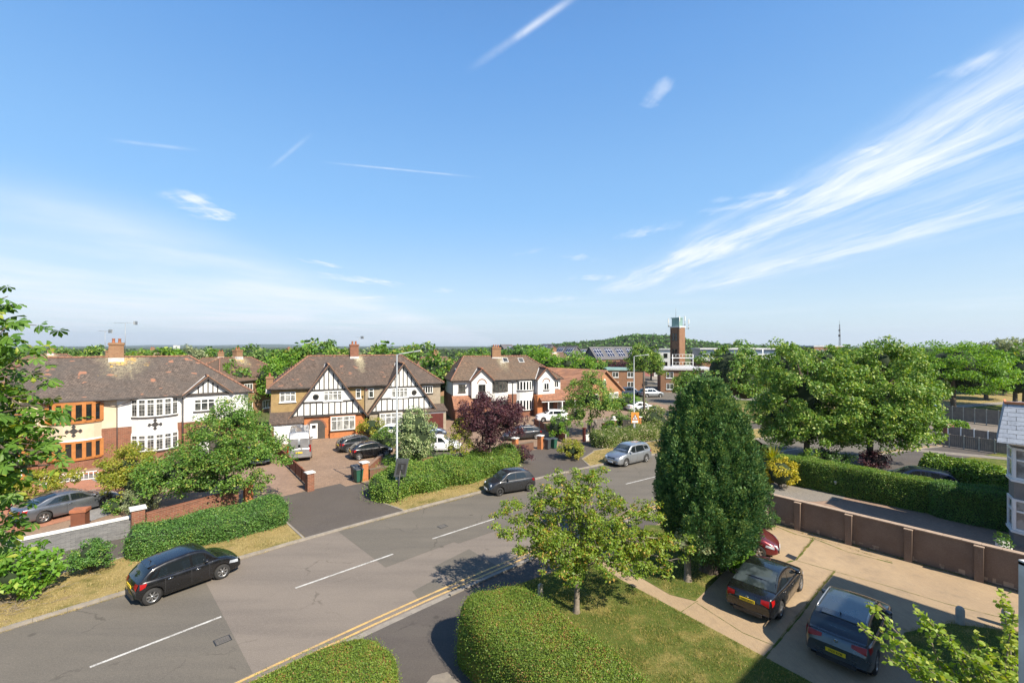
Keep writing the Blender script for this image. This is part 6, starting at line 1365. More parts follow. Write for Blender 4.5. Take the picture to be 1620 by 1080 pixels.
# ---- grey house at the right edge with a two-storey bay
def grey_house():
    h = empty('grey_bay_house', (27.25, 22.6, .04), R(-48), 'grey rendered house with a slated bay roof and white bay windows at the right edge', 'house')
    mb = MB(); 
    P_ = [(-1.5, 0), (-1.05, -.95), (1.5, -1.25), (2.6, -.3), (2.6, 3)]
    gm = plain('grey_render', (.21, .20, .18), (.17, .16, .15), 1.5, .85, .1)
    bp = [(-1.5, .2), (-1.32, -.85), (-.2, -1.35), (1.4, -1.35), (2.3, -.85), (2.5, .2)]
    mb.prism(bp, -.1, 5.1); mb.build('bay_wall', gm, h)
    mb = MB(); mb.box(-.2, 12, .2, 8, -.1, 5.1); mb.build('wall', gm, h)
    for z0, z1 in ((.75, 2.35), (3.35, 4.95)):
        for a, b in zip(bp[:-1], bp[1:]):
            win(h, a, b, z0, z1, 1 if (Vector(a) - Vector(b)).length < 1.2 else 2, (.62,), 'upvc', 'glass_net', None, .11, .07)
        mb = MB(); mb.prism([(p[0] * 1.06 - .02, p[1] * 1.08 - .02) for p in bp], z0 - .12, z0 - .01); mb.build('sill', M['white_paint'], h)
    mb = MB(); mb.prism([(p[0] * 1.1 - .03, p[1] * 1.14 - .05) for p in bp], 5.1, 5.26); mb.build('fascia', M['white_paint'], h)
    mb = MB(); top = 7.15; lo = [(-2.0, .4, 5.27), (-1.9, -1.75, 5.27), (12, -1.75, 5.27), (12, .4, 5.27)]
    mb.add([(-1.95, 1.0, 5.27), (-1.9, -1.8, 5.27), (12, -1.8, 5.27), (12, 1.0, 5.27), (-1.7, 1.2, top), (-1.62, -.6, top), (12, -.6, top), (12, 1.2, top)], [(0, 1, 5, 4), (1, 2, 6, 5), (4, 5, 6, 7), (3, 2, 1, 0)])
    mb.build('bay_roof', M['greytile'], h)
    mb = MB(); mb.bar((-1.66, 1.2, top + .06), (-1.62, -.62, top + .06), .09, .10); mb.bar((-1.66, -.62, top + .06), (12, -.62, top + .06), .12, .11); mb.build('ridge_tiles', plain('ridge_orange', (.55, .22, .09), (.45, .17, .07), 3, .8), h)
    mb = MB(); mb.lathe([(.001, .0), (.2, -.02), (.2, -.08), (.001, -.08)], (2.0, -1.5, 2.9), 16, 'y'); mb.build('satellite_dish', M['coping'], h)
    for p in ((1586, 868), (1590, 878)):
        pt = G(*p, .05); o = empty('planter', pt, 0, 'pale box planter with dark plant by the grey bay, ' + ('farther one' if p[1] == 868 else 'nearer one'), 'planter'); m2 = MB(); m2.cbox((0, 0, 0), .35, .35, .42); m2.build('box', M['coping'], o)
        r = np.random.default_rng(p[1]); C = np.array([[0, 0, .6]]); V, Q = cluster_leaves(r, C, .28, 160, .12, .4); np_mesh('foliage', V, Q, L['dark'], o)
grey_house()
# ---- our own building: a wing to the right whose shadow falls over the forecourt, and a slated cheek wall close by
def own_block():
    dx, dy = .76, .65; c = Vector((23.3, 10.2)); rz = math.atan2(dy, dx)
    h = empty('brick_block', (c.x, c.y, 0), rz, 'tall brick block beside the viewpoint, outside the frame', 'building')
    mb = MB(); mb.box(-15, 0, -9, 0, 0, 12.0); mb.build('wall', M['stock_brick'], h); mb = MB(); mb.box(-15.2, .2, -9.2, .2, 12.0, 12.3); mb.build('roof', M['lead'], h)
    for z in (1, 4, 7, 10):
        for x in (-13, -10, -7, -4): win(h, (x + 1.6, 0), (x, 0), z, z + 1.4, 2, (), 'upvc', 'glass', 'upvc')
own_block()
def cheek():
    h = empty('dormer_cheek', (0, 0, 0), 0, 'dark slated dormer cheek with a white lead edge at the right border', 'dormer'); x0, y0 = 3.43, 3.0; z1 = H - (893 - HY) / F * y0
    mb = MB(); mb.box(x0, x0 + 1.6, y0 - .9, y0, 6.4, z1); mb.build('slate_hanging', brick('cheek_slate', (.045, .05, .06), (.03, .034, .042), (.012, .012, .014), bw=.25, bh=.16, vec='wall'), h)
    mb = MB(); mb.box(x0 - .028, x0, y0 - .03, y0 + .015, 6.4, z1 + .02); mb.box(x0 - .028, x0 + 1.6, y0 - .9, y0 + .015, z1 + .0, z1 + .03); mb.build('lead_edge', M['lead'], h)
cheek()
# ---------------------------------------------------------------- cars
CM = {'tyre': plain('tyre', (.018, .018, .018), (.028, .026, .024), 6, .85), 'trim': plain('car_trim', (.02, .02, .021), (.03, .03, .03), 5, .5), 'under': plain('car_under', (.008, .008, .008), (.012, .012, .012), 3, .9),
      'chrome': plain('chrome', (.6, .6, .6), (.5, .5, .5), 3, .18, metal=1.0), 'rim': plain('alloy', (.45, .45, .45), (.36, .36, .36), 4, .3, metal=.8), 'rimdark': plain('dark_alloy', (.08, .08, .085), (.06, .06, .06), 4, .35, metal=.6),
      'glass': glassy('car_glass', (.010, .014, .017), .03, .9), 'glassclear': glassy('car_glass_light', (.022, .03, .032), .03, .9, c2=(.06, .075, .078)), 'red': glassy('tail_red', (.30, .006, .006), .28, .4, c2=(.17, .003, .004)), 'lamp': glassy('head_lamp', (.50, .53, .56), .08, .9, c2=(.25, .27, .3)),
      'yellow': plain('plate_yellow', (.75, .52, .02), (.70, .48, .02), 2, .5), 'white': plain('plate_white', (.75, .75, .73), (.70, .70, .68), 2, .5), 'ink': plain('plate_ink', (.01, .01, .01), (.012, .012, .012), 2, .5), 'blue': plain('plate_blue', (.02, .06, .4), (.02, .05, .35), 2, .5), 'steel': plain('roof_rail', (.5, .5, .5), (.42, .42, .42), 3, .3, metal=.7)}
PT = {}
def pnt(k, c, metal=.4, rough=.3): PT[k] = paint('paint_' + k, c, metal, rough); return PT[k]
pnt('black', (.008, .008, .009), .2, .25); pnt('darkgreen', (.075, .09, .10), .6, .3); pnt('silver', (.37, .39, .41), .75, .33); pnt('grey', (.17, .18, .20), .7, .3); pnt('white', (.78, .78, .78), .0, .35); pnt('blue', (.016, .024, .055), .5, .3); pnt('red', (.16, .012, .016), .5, .28); pnt('vansilver', (.33, .335, .34), .65, .38); pnt('charcoal', (.03, .031, .034), .4, .3); pnt('steelblue', (.07, .10, .15), .5, .3)
class Prof:
    """piecewise curve with softened corners"""
    def __init__(s, pts, k=.0): s.x = np.array([p[0] for p in pts], float); s.z = np.array([p[1] for p in pts], float); s.k = k
    def __call__(s, x):
        if s.k: return float(np.mean([np.interp(x + d, s.x, s.z) for d in (-s.k, -s.k * .5, 0, s.k * .5, s.k)]))
        return float(np.interp(x, s.x, s.z))
def car(name, label, pos, head, paintk, L_=4.3, W_=1.76, Hh=1.48, wb=2.6, fo=.85, wr=.31, kind='hatch', cat='car', rim='rim', detail=2, rails=False, plate=None, plate_front=None, glassk='glass', group=None, sun_roof=False, spokes=5, handles='paint', tallrear=None, badge=False):
    """car whose centre on the ground is pos; head = heading clockwise from +Y. +x is forward in its own frame"""
    root = empty(name, pos, R(90 - head), label, cat, group); P = PT[paintk]; W2 = W_ / 2; xf = L_ / 2; xr = -L_ / 2; axf = xf - fo; axr = axf - wb
    if kind == 'hatch':
        top = [(xr, .60), (xr + .03, .74), (xr + .10, .90), (xr + .22, .96), (-.2, .94), (axf - .35, .95), (axf - .12, .95), (axf + .25, .88), (xf - .32, .76), (xf - .10, .64), (xf - .02, .54), (xf, .50)]
        roof = [(xr + .10, .90), (xr + .36, Hh - .30), (xr + .62, Hh - .15), (xr + 1.1, Hh - .06), (-.05, Hh), (.25, Hh - .02), (.52, Hh - .09), (axf - .14, .955)]
    elif kind == 'saloon':
        top = [(xr, .58), (xr + .02, .80), (xr + .07, .93), (xr + .22, .985), (xr + .72, 1.0), (-.3, .93), (axf - .40, .93), (axf - .10, .93), (axf + .25, .86), (xf - .30, .76), (xf - .08, .64), (xf - .02, .54), (xf, .50)]
        roof = [(xr + .62, .995), (xr + 1.28, Hh - .07), (xr + 1.62, Hh - .01), (-.25, Hh), (.15, Hh - .02), (.45, Hh - .10), (axf - .30, .94)]
    elif kind == 'suv':
        top = [(xr, .66), (xr + .03, .86), (xr + .10, 1.02), (xr + .25, 1.08), (-.2, 1.03), (axf - .40, 1.04), (axf - .12, 1.05), (axf + .25, 1.0), (xf - .30, .90), (xf - .08, .76), (xf - .02, .60), (xf, .54)]
        roof = [(xr + .09, 1.03), (xr + .38, Hh - .17), (xr + .58, Hh - .06), (-.4, Hh), (.2, Hh - .02), (.45, Hh - .09), (axf - .25, 1.05)]
    elif kind == 'bubble':
        top = [(xr, .58), (xr + .03, .78), (xr + .12, .94), (xr + .25, .98), (-.1, .96), (axf - .22, .96), (axf - .02, .95), (axf + .22, .88), (xf - .22, .78), (xf - .08, .64), (xf - .02, .52), (xf, .46)]
        roof = [(xr + .12, .94), (xr + .32, Hh - .28), (xr + .60, Hh - .08), (xr + .95, Hh - .02), (-.3, Hh), (.2, Hh - .02), (.45, Hh - .10), (axf - .10, .955)]
    elif kind == 'coupe':
        top = [(xr, .56), (xr + .02, .80), (xr + .08, .93), (xr + .26, .98), (xr + .6, .98), (-.3, .92), (axf - .48, .90), (axf - .15, .90), (axf + .25, .83), (xf - .30, .74), (xf - .08, .62), (xf - .02, .52), (xf, .48)]
        roof = [(xr + .50, .98), (xr + 1.25, Hh - .10), (xr + 1.7, Hh - .01), (-.2, Hh), (.12, Hh - .02), (.42, Hh - .11), (axf - .38, .91)]
    elif kind == 'van':
        top = [(xr, .62), (xr + .02, 1.15), (xr + .04, 1.22), (-.2, 1.22), (axf - .35, 1.22), (axf - .05, 1.2), (axf + .3, 1.10), (xf - .22, .98), (xf - .06, .80), (xf - .01, .6), (xf, .5)]
        roof = [(xr + .02, 1.2), (xr + .06, Hh - .18), (xr + .14, Hh - .03), (-.6, Hh), (.9, Hh - .02), (1.25, Hh - .12), (axf + .02, 1.22)]
    T = Prof(top, .05 if kind != 'van' else .02); RP = Prof(roof, .10 if kind != 'van' else .03)
    arch = wr + .055
    def low(x):
        z = .20 if (x > axr and x < axf) else (.24 if x > 0 else .26)
        if x < xr + .25: z = max(z, .26 + (xr + .25 - x) * .5)
        if x > xf - .25: z = max(z, .22 + (x - xf + .25) * .4)
        for a in (axf, axr):
            if abs(x - a) < arch: z = max(z, wr + math.sqrt(arch ** 2 - (x - a) ** 2))
        return z
    def halfw(x):
        f = 1.0; e = (xf - x) / .9; q = (x - xr) / .7
        if e < 1: f = min(f, .80 + .20 * math.sqrt(max(0, 1 - (1 - e) ** 2)))
        if q < 1: f = min(f, (.90 if kind == 'van' else .84) + (.10 if kind == 'van' else .16) * math.sqrt(max(0, 1 - (1 - q) ** 2)))
        return W2 * f
    bow = .10 if kind != 'van' else .05; bowr = .09 if kind != 'van' else .01
    def warp(x, y):
        k = (abs(y) / W2) ** 2.2; 
        return x - bow * k * max(0, (x - axf * .6) / (xf - axf * .6)) + bowr * k * max(0, (x - axr * .6) / (xr - axr * .6))
    sect = lambda x: (low(x), T(x), halfw(x))
    def sidey(x, z):
        zl, zt, w = sect(x); zl = min(zl, .3); t = (z - .25) / max(.2, zt - .25); zs = [0, .12, .38, .62, .80, .93, 1.0]; ws = [.955, .985, 1.0, .995, .975, .945, .90]
        return w * float(np.interp(t, zs, ws))
    # stations
    xs = set(np.round(np.linspace(xr, xf, 26), 3)) | {xr + .02, xr + .05, xr + .1, xr + .18, xf - .02, xf - .05, xf - .1, xf - .2}
    for a in (axf, axr):
        for k in range(-8, 9): xs.add(round(a + arch * math.sin(k / 8 * math.pi / 2) * .9999, 4))
        xs.add(a - arch - .004); xs.add(a + arch + .004)
    xs = sorted(xs); rows = []
    for x in xs:
        zl, zt, w = sect(x); half = [(0, zl), (w * .75, zl), (sidey(x, zl) - .012, zl), (sidey(x, zl + .01), zl + .012)]
        for t in (.15, .3, .45, .6, .72, .83, .92, .97): z = zl + (zt - zl) * t; half.append((sidey(x, z), z))
        cr = .035 if x > axf - .3 or x < xr + .8 else .02; half += [(w * .895, zt - .004), (w * .84, zt + .010), (w * .55, zt + cr * .7), (w * .25, zt + cr), (0, zt + cr * 1.05)]
        full = [(-y, z) for y, z in half[:0:-1]][::-1]; ring = half + [(-y, z) for y, z in half[-2:0:-1]]
        rows.append([(warp(x, y), y, z) for y, z in ring])
    mb = MB(); mb.smooth = True; mb.grid(rows, True); n = len(rows[0]); b = len(mb.v)
    mb.v += rows[0]; mb.v += rows[-1]; mb.f += [list(range(b, b + n)), list(range(b + 2 * n - 1, b + n - 1, -1))]; mb.m += [0, 0]; mb.sm += [False, False]
    body = mb.build('body', P, root)
    # fix orientation
    # greenhouse (roof and pillars painted)
    tum = .26 if kind != 'van' else .09
    gx0, gx1 = roof[0][0], roof[-1][0]
    def ghw(x): return halfw(x) * .895
    def gsec(x, v):
        """v 0..1 side bottom->top edge, 1..2 over the roof to the middle"""
        zb = T(x); zr = max(zb + .004, RP(x)); hgt = zr - zb; wt = ghw(x) - hgt * tum; rr = min(.09, hgt * .45)
        if v <= 1:
            z = zb + (hgt - rr) * v; y = ghw(x) - (hgt - rr) * v * tum; return y, z
        u = v - 1; ys = ghw(x) - (hgt - rr) * tum; zs = zb + hgt - rr
        if u < .25: a = u / .25 * math.pi / 2; return ys - rr * .1 - (rr * .95) * (1 - math.cos(a)) * 1.0, zs + rr * math.sin(a) * .96
        t = (u - .25) / .75; y0 = ys - rr * 1.05; return y0 * (1 - t), zs + rr * .96 + (.03 if hgt > .2 else .0) * (1 - (1 - t) ** 2) + .0
    gx = np.linspace(gx0, gx1, 44); vv = [0, .25, .5, .75, 1, 1.06, 1.125, 1.19, 1.25, 1.4, 1.6, 1.8, 2.0]; rows = []
    for x in gx:
        half = [gsec(x, v) for v in vv]; ring = half + [(-y, z) for y, z in half[-2::-1]]; rows.append([(warp(x, y), y, z) for y, z in ring])
    mb = MB(); mb.smooth = True; mb.grid(rows); mb.build('roof', P, root)
    def gp(x, v, side, off=.006):
        y, z = gsec(x, v); e = .01; y2, z2 = gsec(x, min(2, v + e)) if v < 2 else gsec(x, v - e); y3, z3 = gsec(x + e, v); z3 = z3 if x + e < gx1 else z
        t1 = Vector((0, (y2 - y), (z2 - z))) * (1 if v < 2 else -1); t2 = Vector((e, y3 - y, z3 - z)); nn = t2.cross(t1)
        if nn.length < 1e-9: nn = Vector((0, 0, 1))
        nn.normalize()
        if nn.z < 0 or (abs(nn.z) < .05 and nn.y < 0): nn = -nn
        q = Vector((x, y, z)) + nn * off; return (warp(q.x, q.y), q.y * side, q.z)
    def gpatch(nm, x0, x1, v0, v1, m_, nx=10, nv=6, sides=(1, -1), x0t=None, x1t=None, off=.006, both=False, par=None):
        out = []
        if both:   # across the car
            rows = []
            for i in range(nx + 1):
                x = x0 + (x1 - x0) * i / nx; r = [gp(x, v0 + (2 - v0) * j / nv, 1, off) for j in range(nv + 1)] + [gp(x, v0 + (2 - v0) * j / nv, -1, off) for j in range(nv - 1, -1, -1)]; rows.append(r)
            mb = MB(); mb.smooth = True; mb.grid(rows); return mb.build(nm, m_, root)
        for s in sides:
            rows = []
            for j in range(nv + 1):
                t = j / nv; a = x0 + ((x0t if x0t is not None else x0) - x0) * t; b = x1 + ((x1t if x1t is not None else x1) - x1) * t
                rows.append([gp(a + (b - a) * i / nx, v0 + (v1 - v0) * t, s, off) for i in range(nx + 1)])
            mb = MB(); mb.smooth = True; mb.grid(rows); out.append(mb.build(nm, m_, root))
        return out
    G_ = CM[glassk]; rt0, rt1 = roof[2][0], roof[-3][0]   # roof panel ends
    if kind == 'van':
        gpatch('windscreen', roof[-2][0] + .02, gx1 - .02, 1.1, 2, G_, both=True)
        gpatch('side_window', .95, axf - .28, .08, .72, G_, x1t=1.25 + .05)
        mb = MB(); mb.smooth = True
    else:
        gpatch('windscreen', roof[-2][0] - .02, gx1 - .03, 1.16, 2, CM['glassclear'] if glassk == 'glass' else G_, both=True)
        gpatch('rear_window', roof[0][0] + (.05 if kind in ('hatch', 'suv', 'bubble') else .06), roof[2][0] - (.12 if kind in ('hatch', 'suv', 'bubble') else .02), 1.14, 2, CM['glassclear'] if kind == 'saloon' else G_, both=True)
        fx = axf - .52; bp = -.02 if kind != 'saloon' else -.12
        if kind in ('bubble', 'coupe') and detail:
            gpatch('side_window', bp - .1, fx, .06, .93, G_, x0t=bp - .13, x1t=.42)
            gpatch('side_window', xr + .75 + (.35 if kind == 'coupe' else 0), bp - .18, .10, .90, G_, x0t=xr + .95 + (.6 if kind == 'coupe' else 0), x1t=bp - .22)
        else:
            gpatch('side_window', bp + .03, fx, .06, .93, G_, x0t=bp, x1t=.36)
            r0 = axr + .16; rt = max(axr + .30, roof[1][0] + .35)
            gpatch('side_window', r0, bp - .05, .06, .93, G_, x0t=rt, x1t=bp - .08)
            if kind in ('suv', 'hatch'): gpatch('quarter_window', xr + .44, r0 - .09, .22, .80, G_, x0t=xr + .66, x1t=rt - .07)
        if sun_roof: gpatch('sunroof', -.75, .25, 1.36, 2, G_, both=True)
    # lower body patches
    def bpatch(nm, pts, m_, off=.006, sides=(1, -1), nx=6):
        """pts: quad (x,z) lower-left.. as two polylines [(x,z)...] bottom and top"""
        bot, topl = pts; out = []
        for s in sides:
            rows = []
            for j in range(5):
                t = j / 4; r = []
                for i in range(nx + 1):
                    u = i / nx; a = np.array([np.interp(u, np.linspace(0, 1, len(bot)), [q[c] for q in bot]) for c in (0, 1)]); b2 = np.array([np.interp(u, np.linspace(0, 1, len(topl)), [q[c] for q in topl]) for c in (0, 1)])
                    x, z = a + (b2 - a) * t; y = sidey(x, z) + off; r.append((warp(x, y), y * s, z))
                rows.append(r)
            mb = MB(); mb.smooth = True; mb.grid(rows); out.append(mb.build(nm, m_, root))
        return out
    endz_r = [(z, x) for x, z in top if x <= xr + .3]; endz_f = [(z, x) for x, z in top[::-1] if x >= xf - .35]
    def endx(z, front):
        q = endz_f if front else endz_r; return float(np.interp(z, [a for a, b in q], [b for a, b in q]))
    def epatch(nm, y0, y1, z0, z1, m_, front=False, off=.012, ny=6, z0b=None, z1b=None, par=None):
        rows = []; sg = 1 if front else -1
        for j in range(4):
            t = j / 3; r = []
            for i in range(ny + 1):
                u = i / ny; y = y0 + (y1 - y0) * u; za = z0 + ((z0b if z0b is not None else z0) - z0) * u; zb = z1 + ((z1b if z1b is not None else z1) - z1) * u; z = za + (zb - za) * t
                x = endx(z, front); r.append((warp(x, y) + sg * off, y, z + (.004 if z > .6 else 0)))
            rows.append(r)
        mb = MB(); mb.smooth = True; mb.grid(rows); return mb.build(nm, m_, par or root)
    # sill / bumpers in dark trim, wheel-arch insides
    mb = MB(); mb.box(xr + .28, xf - .3, -W2 * .80, W2 * .80, .17, .45 if kind != 'van' else .6); mb.build('underbody', CM['under'], root)
    for a in (axf, axr):
        mb = MB(); mb.lathe([(.001, -W2 * .86), (arch - .01, -W2 * .86), (arch - .01, W2 * .86), (.001, W2 * .86)], (a, 0, wr), 20, 'y'); mb.build('wheel_housing', CM['under'], root)
    rm = CM[rim]
    for a in (axf, axr):
        for s in (1, -1):
            y = s * (W2 * (.90 if kind != 'van' else .93)) - s * .02; mb = MB(); wdt = .20
            mb.lathe([(wr * .62, -wdt / 2), (wr * .90, -wdt / 2), (wr * .985, -wdt * .34), (wr, -wdt * .2), (wr, wdt * .2), (wr * .985, wdt * .34), (wr * .90, wdt / 2), (wr * .62, wdt / 2)], (0, 0, 0), 28, 'y')
            w_ = mb.build('wheel', CM['tyre'], root); w_.location = (a, y, wr)
            rb = MB(); o = s * wdt * .42; rb.smooth = False; rb.lathe([(wr * .66, s * wdt * .48), (wr * .60, s * wdt * .50), (wr * .57, s * wdt * .30), (wr * .56, 0)], (0, 0, 0), 28, 'y')
            rb.lathe([(.001, o + s * .02), (wr * .13, o + s * .018), (wr * .17, o - s * .01)], (0, 0, 0), 14, 'y')
            for k in range(spokes):
                t = 2 * math.pi * (k + .25) / spokes; d = Vector((math.cos(t), 0, math.sin(t))); e = Vector((-math.sin(t), 0, math.cos(t))); i0 = d * wr * .08; i1 = d * wr * .62; w0, w1 = wr * (.11 if spokes < 7 else .06), wr * (.15 if spokes < 7 else .08)
                q = [i0 - e * w0, i1 - e * w1, i1 + e * w1, i0 + e * w0]; f_ = [(p.x, o + s * .006, p.z) for p in q]; g_ = [(p.x, o - s * .05, p.z) for p in q]; rb.add(f_ + g_, [(0, 1, 2, 3), (7, 6, 5, 4), (0, 4, 5, 1), (1, 5, 6, 2), (2, 6, 7, 3), (3, 7, 4, 0)])
            rb.mat(1); rb.lathe([(.001, o - s * .055), (wr * .58, o - s * .055)], (0, 0, 0), 20, 'y'); rb.build('rim', [rm, CM['under']], w_)
    # lamps, grille, plates, shut lines, mirrors, handles
    hz = T(xf - .25)
    if kind == 'bubble':
        for s in (1, -1):
            mb = MB(); mb.lathe([(.001, .09), (.07, .075), (.10, .03), (.105, -.02)], (warp(xf - .15, W2 * .62), s * W2 * .62, .66), 16, 'x'); mb.build('headlight', CM['lamp'], root)
            mb = MB(); mb.lathe([(.001, .06), (.045, .05), (.055, .0)], (warp(xf - .06, W2 * .66), s * W2 * .64, .46), 12, 'x'); mb.build('headlight', CM['lamp'], root)
    else:
        bpatch('headlight', ([(xf - .52, hz - .12), (xf - .12, hz - .20)], [(xf - .48, hz - .02), (xf - .14, hz - .08)]), CM['lamp'], .008)
        for s in (1, -1): epatch('headlight', s * W2 * .50, s * W2 * .80, hz - .20, hz - .06, CM['lamp'], True, z0b=hz - .22, z1b=hz - .03)
    gz = .50 if kind != 'suv' else .58
    epatch('grille', -W2 * .42, W2 * .42, gz + .02, min(hz - .09, gz + .22), CM['trim'], True, .014); mb = MB(); mb.box(xf - .08, xf + .012, -W2 * .55, W2 * .55, .28, .42); mb.build('lower_grille', CM['trim'], root)
    tz = T(xr + .2)
    if kind == 'van':
        for s in (1, -1): mb = MB(); mb.box(xr - .012, xr + .10, s * W2 * .86 - .06, s * W2 * .86 + .06, .85, 1.45); mb.build('tail_light', CM['red'], root)
        for y in (-.006,): mb = MB(); mb.box(xr - .016, xr + .02, -.01, .01, .62, Hh - .15); mb.build('door_gap', CM['trim'], root)
        mb = MB(); mb.box(xr - .03, xr + .03, -W2 * .84, W2 * .84, .40, .58); mb.box(xr - .02, xr + .05, -.25, -.12, 1.05, 1.15); mb.build('bumper', CM['trim'] if False else PT['vansilver'], root)
        pz = .82
        for s in (1, -1):   # raised door panels of the blank rear doors
            mb = MB(); a, b2 = sorted((s * .09, s * .76)); mb.box(xr - .012, xr + .03, a, b2, 1.22, 2.05); mb.box(xr - .010, xr + .03, a, b2, .66, 1.08); mb.build('rear_door', P, root, bevel=.01)
        mb = MB(); 
        for i in range(5): mb.box(xr + .35, 1.0, -.6 + i * .3 - .04, -.6 + i * .3 + .04, Hh + .015, Hh + .045)
        mb.build('roof_ribs', P, root)
    else:
        th = .16 if kind != 'suv' else .13
        wide = .42 if kind in ('suv',) else .52
        for s in (1, -1): epatch('tail_light', s * W2 * wide, s * W2 * .83, tz - th - .03, tz - .06, CM['red'], z0b=tz - th - .12, z1b=tz - .05)
        bpatch('tail_light', ([(xr + .10, tz - th - .10), (xr + .28, tz - th - .02)], [(xr + .12, tz - .05), (xr + .34, tz - .05)]), CM['red'], .008)
        mb = MB(); mb.box(xr - .008, xr + .25, -W2 * .56, W2 * .56, .28, .40); mb.build('rear_valance', CM['trim'], root)
        pz = tz - .22 if kind in ('hatch', 'saloon', 'coupe') else (.62 if kind == 'suv' else tz - .26)
    def plate_(front, txt, m_, z):
        x = endx(z + .02, front) if z > .5 else (xf if front else xr); sg = 1 if front else -1
        mb = MB(); mb.box(-.012, .012, -.26, .26, -.056, .056); o = mb.build('number_plate', m_, root); o.location = (x + sg * .028, 0, z)
        tilt = 0
        if txt:
            text_mesh('plate_text', txt, .098, CM['ink'], o, (sg * .0135, 0, 0), (R(90), 0, R(90) * sg), .001, .80)
    plate_(False, plate, CM['yellow'], pz); plate_(True, plate_front, CM['white'], .42)
    if detail >= 1:
        mb = MB()
        def vline(x, z0, z1):
            for s in (1, -1):
                r = [[(warp(x + d, 0), s * (sidey(x, z0 + (z1 - z0) * j / 6) + .003), z0 + (z1 - z0) * j / 6) for d in (-.007, .007)] for j in range(7)]; mb.grid(r)
        if kind != 'van':
            for x in ((axf - .50, -.06, axr + .42) if kind not in ('bubble', 'coupe') else (axf - .42, -.35)): vline(x, .28, T(x) - .02)
        else:
            for x in (axf - .5, .9, -.6): vline(x, .35, 1.2)
        for s in (1, -1):
            r = [[(warp(x, 0), s * (sidey(x, z) + .003), z) for z in (.30, .315)] for x in np.linspace(axr + arch + .03, axf - arch - .03, 8)]; mb.grid(r)
        mb.build('door_gaps', CM['trim'], root)
        for s in (1, -1):
            for x in ((.18, -.78) if kind not in ('bubble', 'coupe', 'van') else (-.2,)):
                mb = MB(); y = sidey(x, T(x) - .14) + .012; mb.smooth = True; mb.box(x - .09, x + .09, s * y - .014, s * y + .014, T(x) - .155, T(x) - .125); mb.build('door_handle', CM['chrome'] if handles == 'chrome' else P, root)
            mx = axf - .62; mz = T(mx) + .06; mb = MB(); mb.smooth = True; y = ghw(mx) + .10
            mb.lathe([(.001, -.10), (.055, -.085), (.075, -.02), (.075, .05), (.05, .09), (.001, .10)], (mx, s * y, mz + .02), 10, 'y'); mb.bar((mx, s * (y - .12), mz - .03), (mx, s * (y - .03), mz), .05, .04); mb.build('wing_mirror', P if kind != 'van' else CM['trim'], root)
        # beltline trim strip and window surround
        for s in (1, -1):
            mb = MB(); rr_ = [[gp(x, v, s, .009) for v in (0.0, .055)] for x in np.linspace(roof[0][0] + .55, axf - .5, 14)]; mb.grid(rr_); mb.build('window_trim', CM['chrome'] if handles == 'chrome' else CM['trim'], root)
        if kind not in ('van', 'saloon', 'coupe'): mb = MB(); mb.tube([(roof[2][0] + .1, 0, RP(roof[2][0] + .1) + .02), (roof[2][0] - .02, 0, RP(roof[2][0] + .1) + .13)], [.022, .006], 6); mb.build('aerial', CM['trim'], root)
        for s in (1, -1):
            mb = MB(); mb.bar((gx1 - .02, s * .1, T(gx1) + .045), (gx1 - .12, s * (-.45) if s < 0 else .55, T(gx1) + .075), .02, .02); mb.build('wiper', CM['trim'], root)
        if kind in ('hatch', 'suv', 'bubble'):
            mb = MB(); xx = roof[2][0]; mb.smooth = False; mb.slab([(xx - .14, -W2 * .52, RP(xx) + .005), (xx - .14, W2 * .52, RP(xx) + .005), (xx + .12, W2 * .54, RP(xx + .12) + .028), (xx + .12, -W2 * .54, RP(xx + .12) + .028)], .03); mb.build('spoiler', P, root)
    if rails:
        for s in (1, -1):
            x0, x1 = roof[2][0] + .1, .25; mb = MB(); y = abs(gsec(-.2, 1.12)[0]); pts = [(x, s * (abs(gsec(x, 1.2)[0])), gsec(x, 1.2)[1] + (.045 if 0 < i < 8 else .0)) for i, x in enumerate(np.linspace(x0, x1, 9))]; mb.tube(pts, .018, 6); mb.build('roof_rail', CM['steel'], root)
    if badge:
        mb = MB(); x = endx(tz - .12, False) - .02
        mb.lathe([(.028, -.004), (.05, -.006), (.05, .0)], (x, 0, tz - .12), 16, 'x'); mb.build('badge', CM['chrome'], root)
    return root
def gpos(ax, ay, z=0.0): return G(ax, ay, z)
def by_wheels(r_px, f_px, W_, wb, L_, fo, side, z=0):
    """centre and heading from the ground pixels under the rear and front wheel of one side (+1: left side of car, -1: right side)"""
    a = G(*r_px, z); b = G(*f_px, z); d = (b - a); d.z = 0; d.normalize(); mid = (a + b) / 2; n = Vector((-d.y, d.x, 0))
    axf = L_ / 2 - fo; c = mid - n * side * W_ * .45 - d * (axf - wb / 2); return c, math.degrees(math.atan2(d.x, d.y))
# black hatchback, foreground left (we see its right side... its near side faces us)
c, hd_ = by_wheels((238, 956), (353, 914), 1.73, 2.47, 3.86, .84, -1); car('hatchback_car', 'glossy black hatchback parked at the far kerb, lower left', c, hd_, 'black', 3.86, 1.73, 1.52, 2.47, .84, .315, 'hatch', handles='chrome', spokes=7)
c, hd_ = by_wheels((1233, 976), (1264, 934), 1.73, 2.7, 4.53, .80, -1, .05); car('saloon_car', 'black saloon with yellow rear plate, parked beside the tall yew', c, hd_, 'black', 4.53, 1.74, 1.43, 2.7, .80, .32, 'saloon', plate='LN02 UCW', spokes=5, rim='rim', badge=True)
c, hd_ = by_wheels((1377, 1063), (1409, 1009), 1.82, 2.6, 4.24, .84, -1, .05); car('suv_car', 'dark green-grey crossover with roof rails, nearest car on the forecourt', c, 47.5, 'darkgreen', 4.24, 1.83, 1.58, 2.6, .84, .34, 'suv', plate='EN20 BXM', rails=True, rim='rim', sun_roof=False, badge=True)
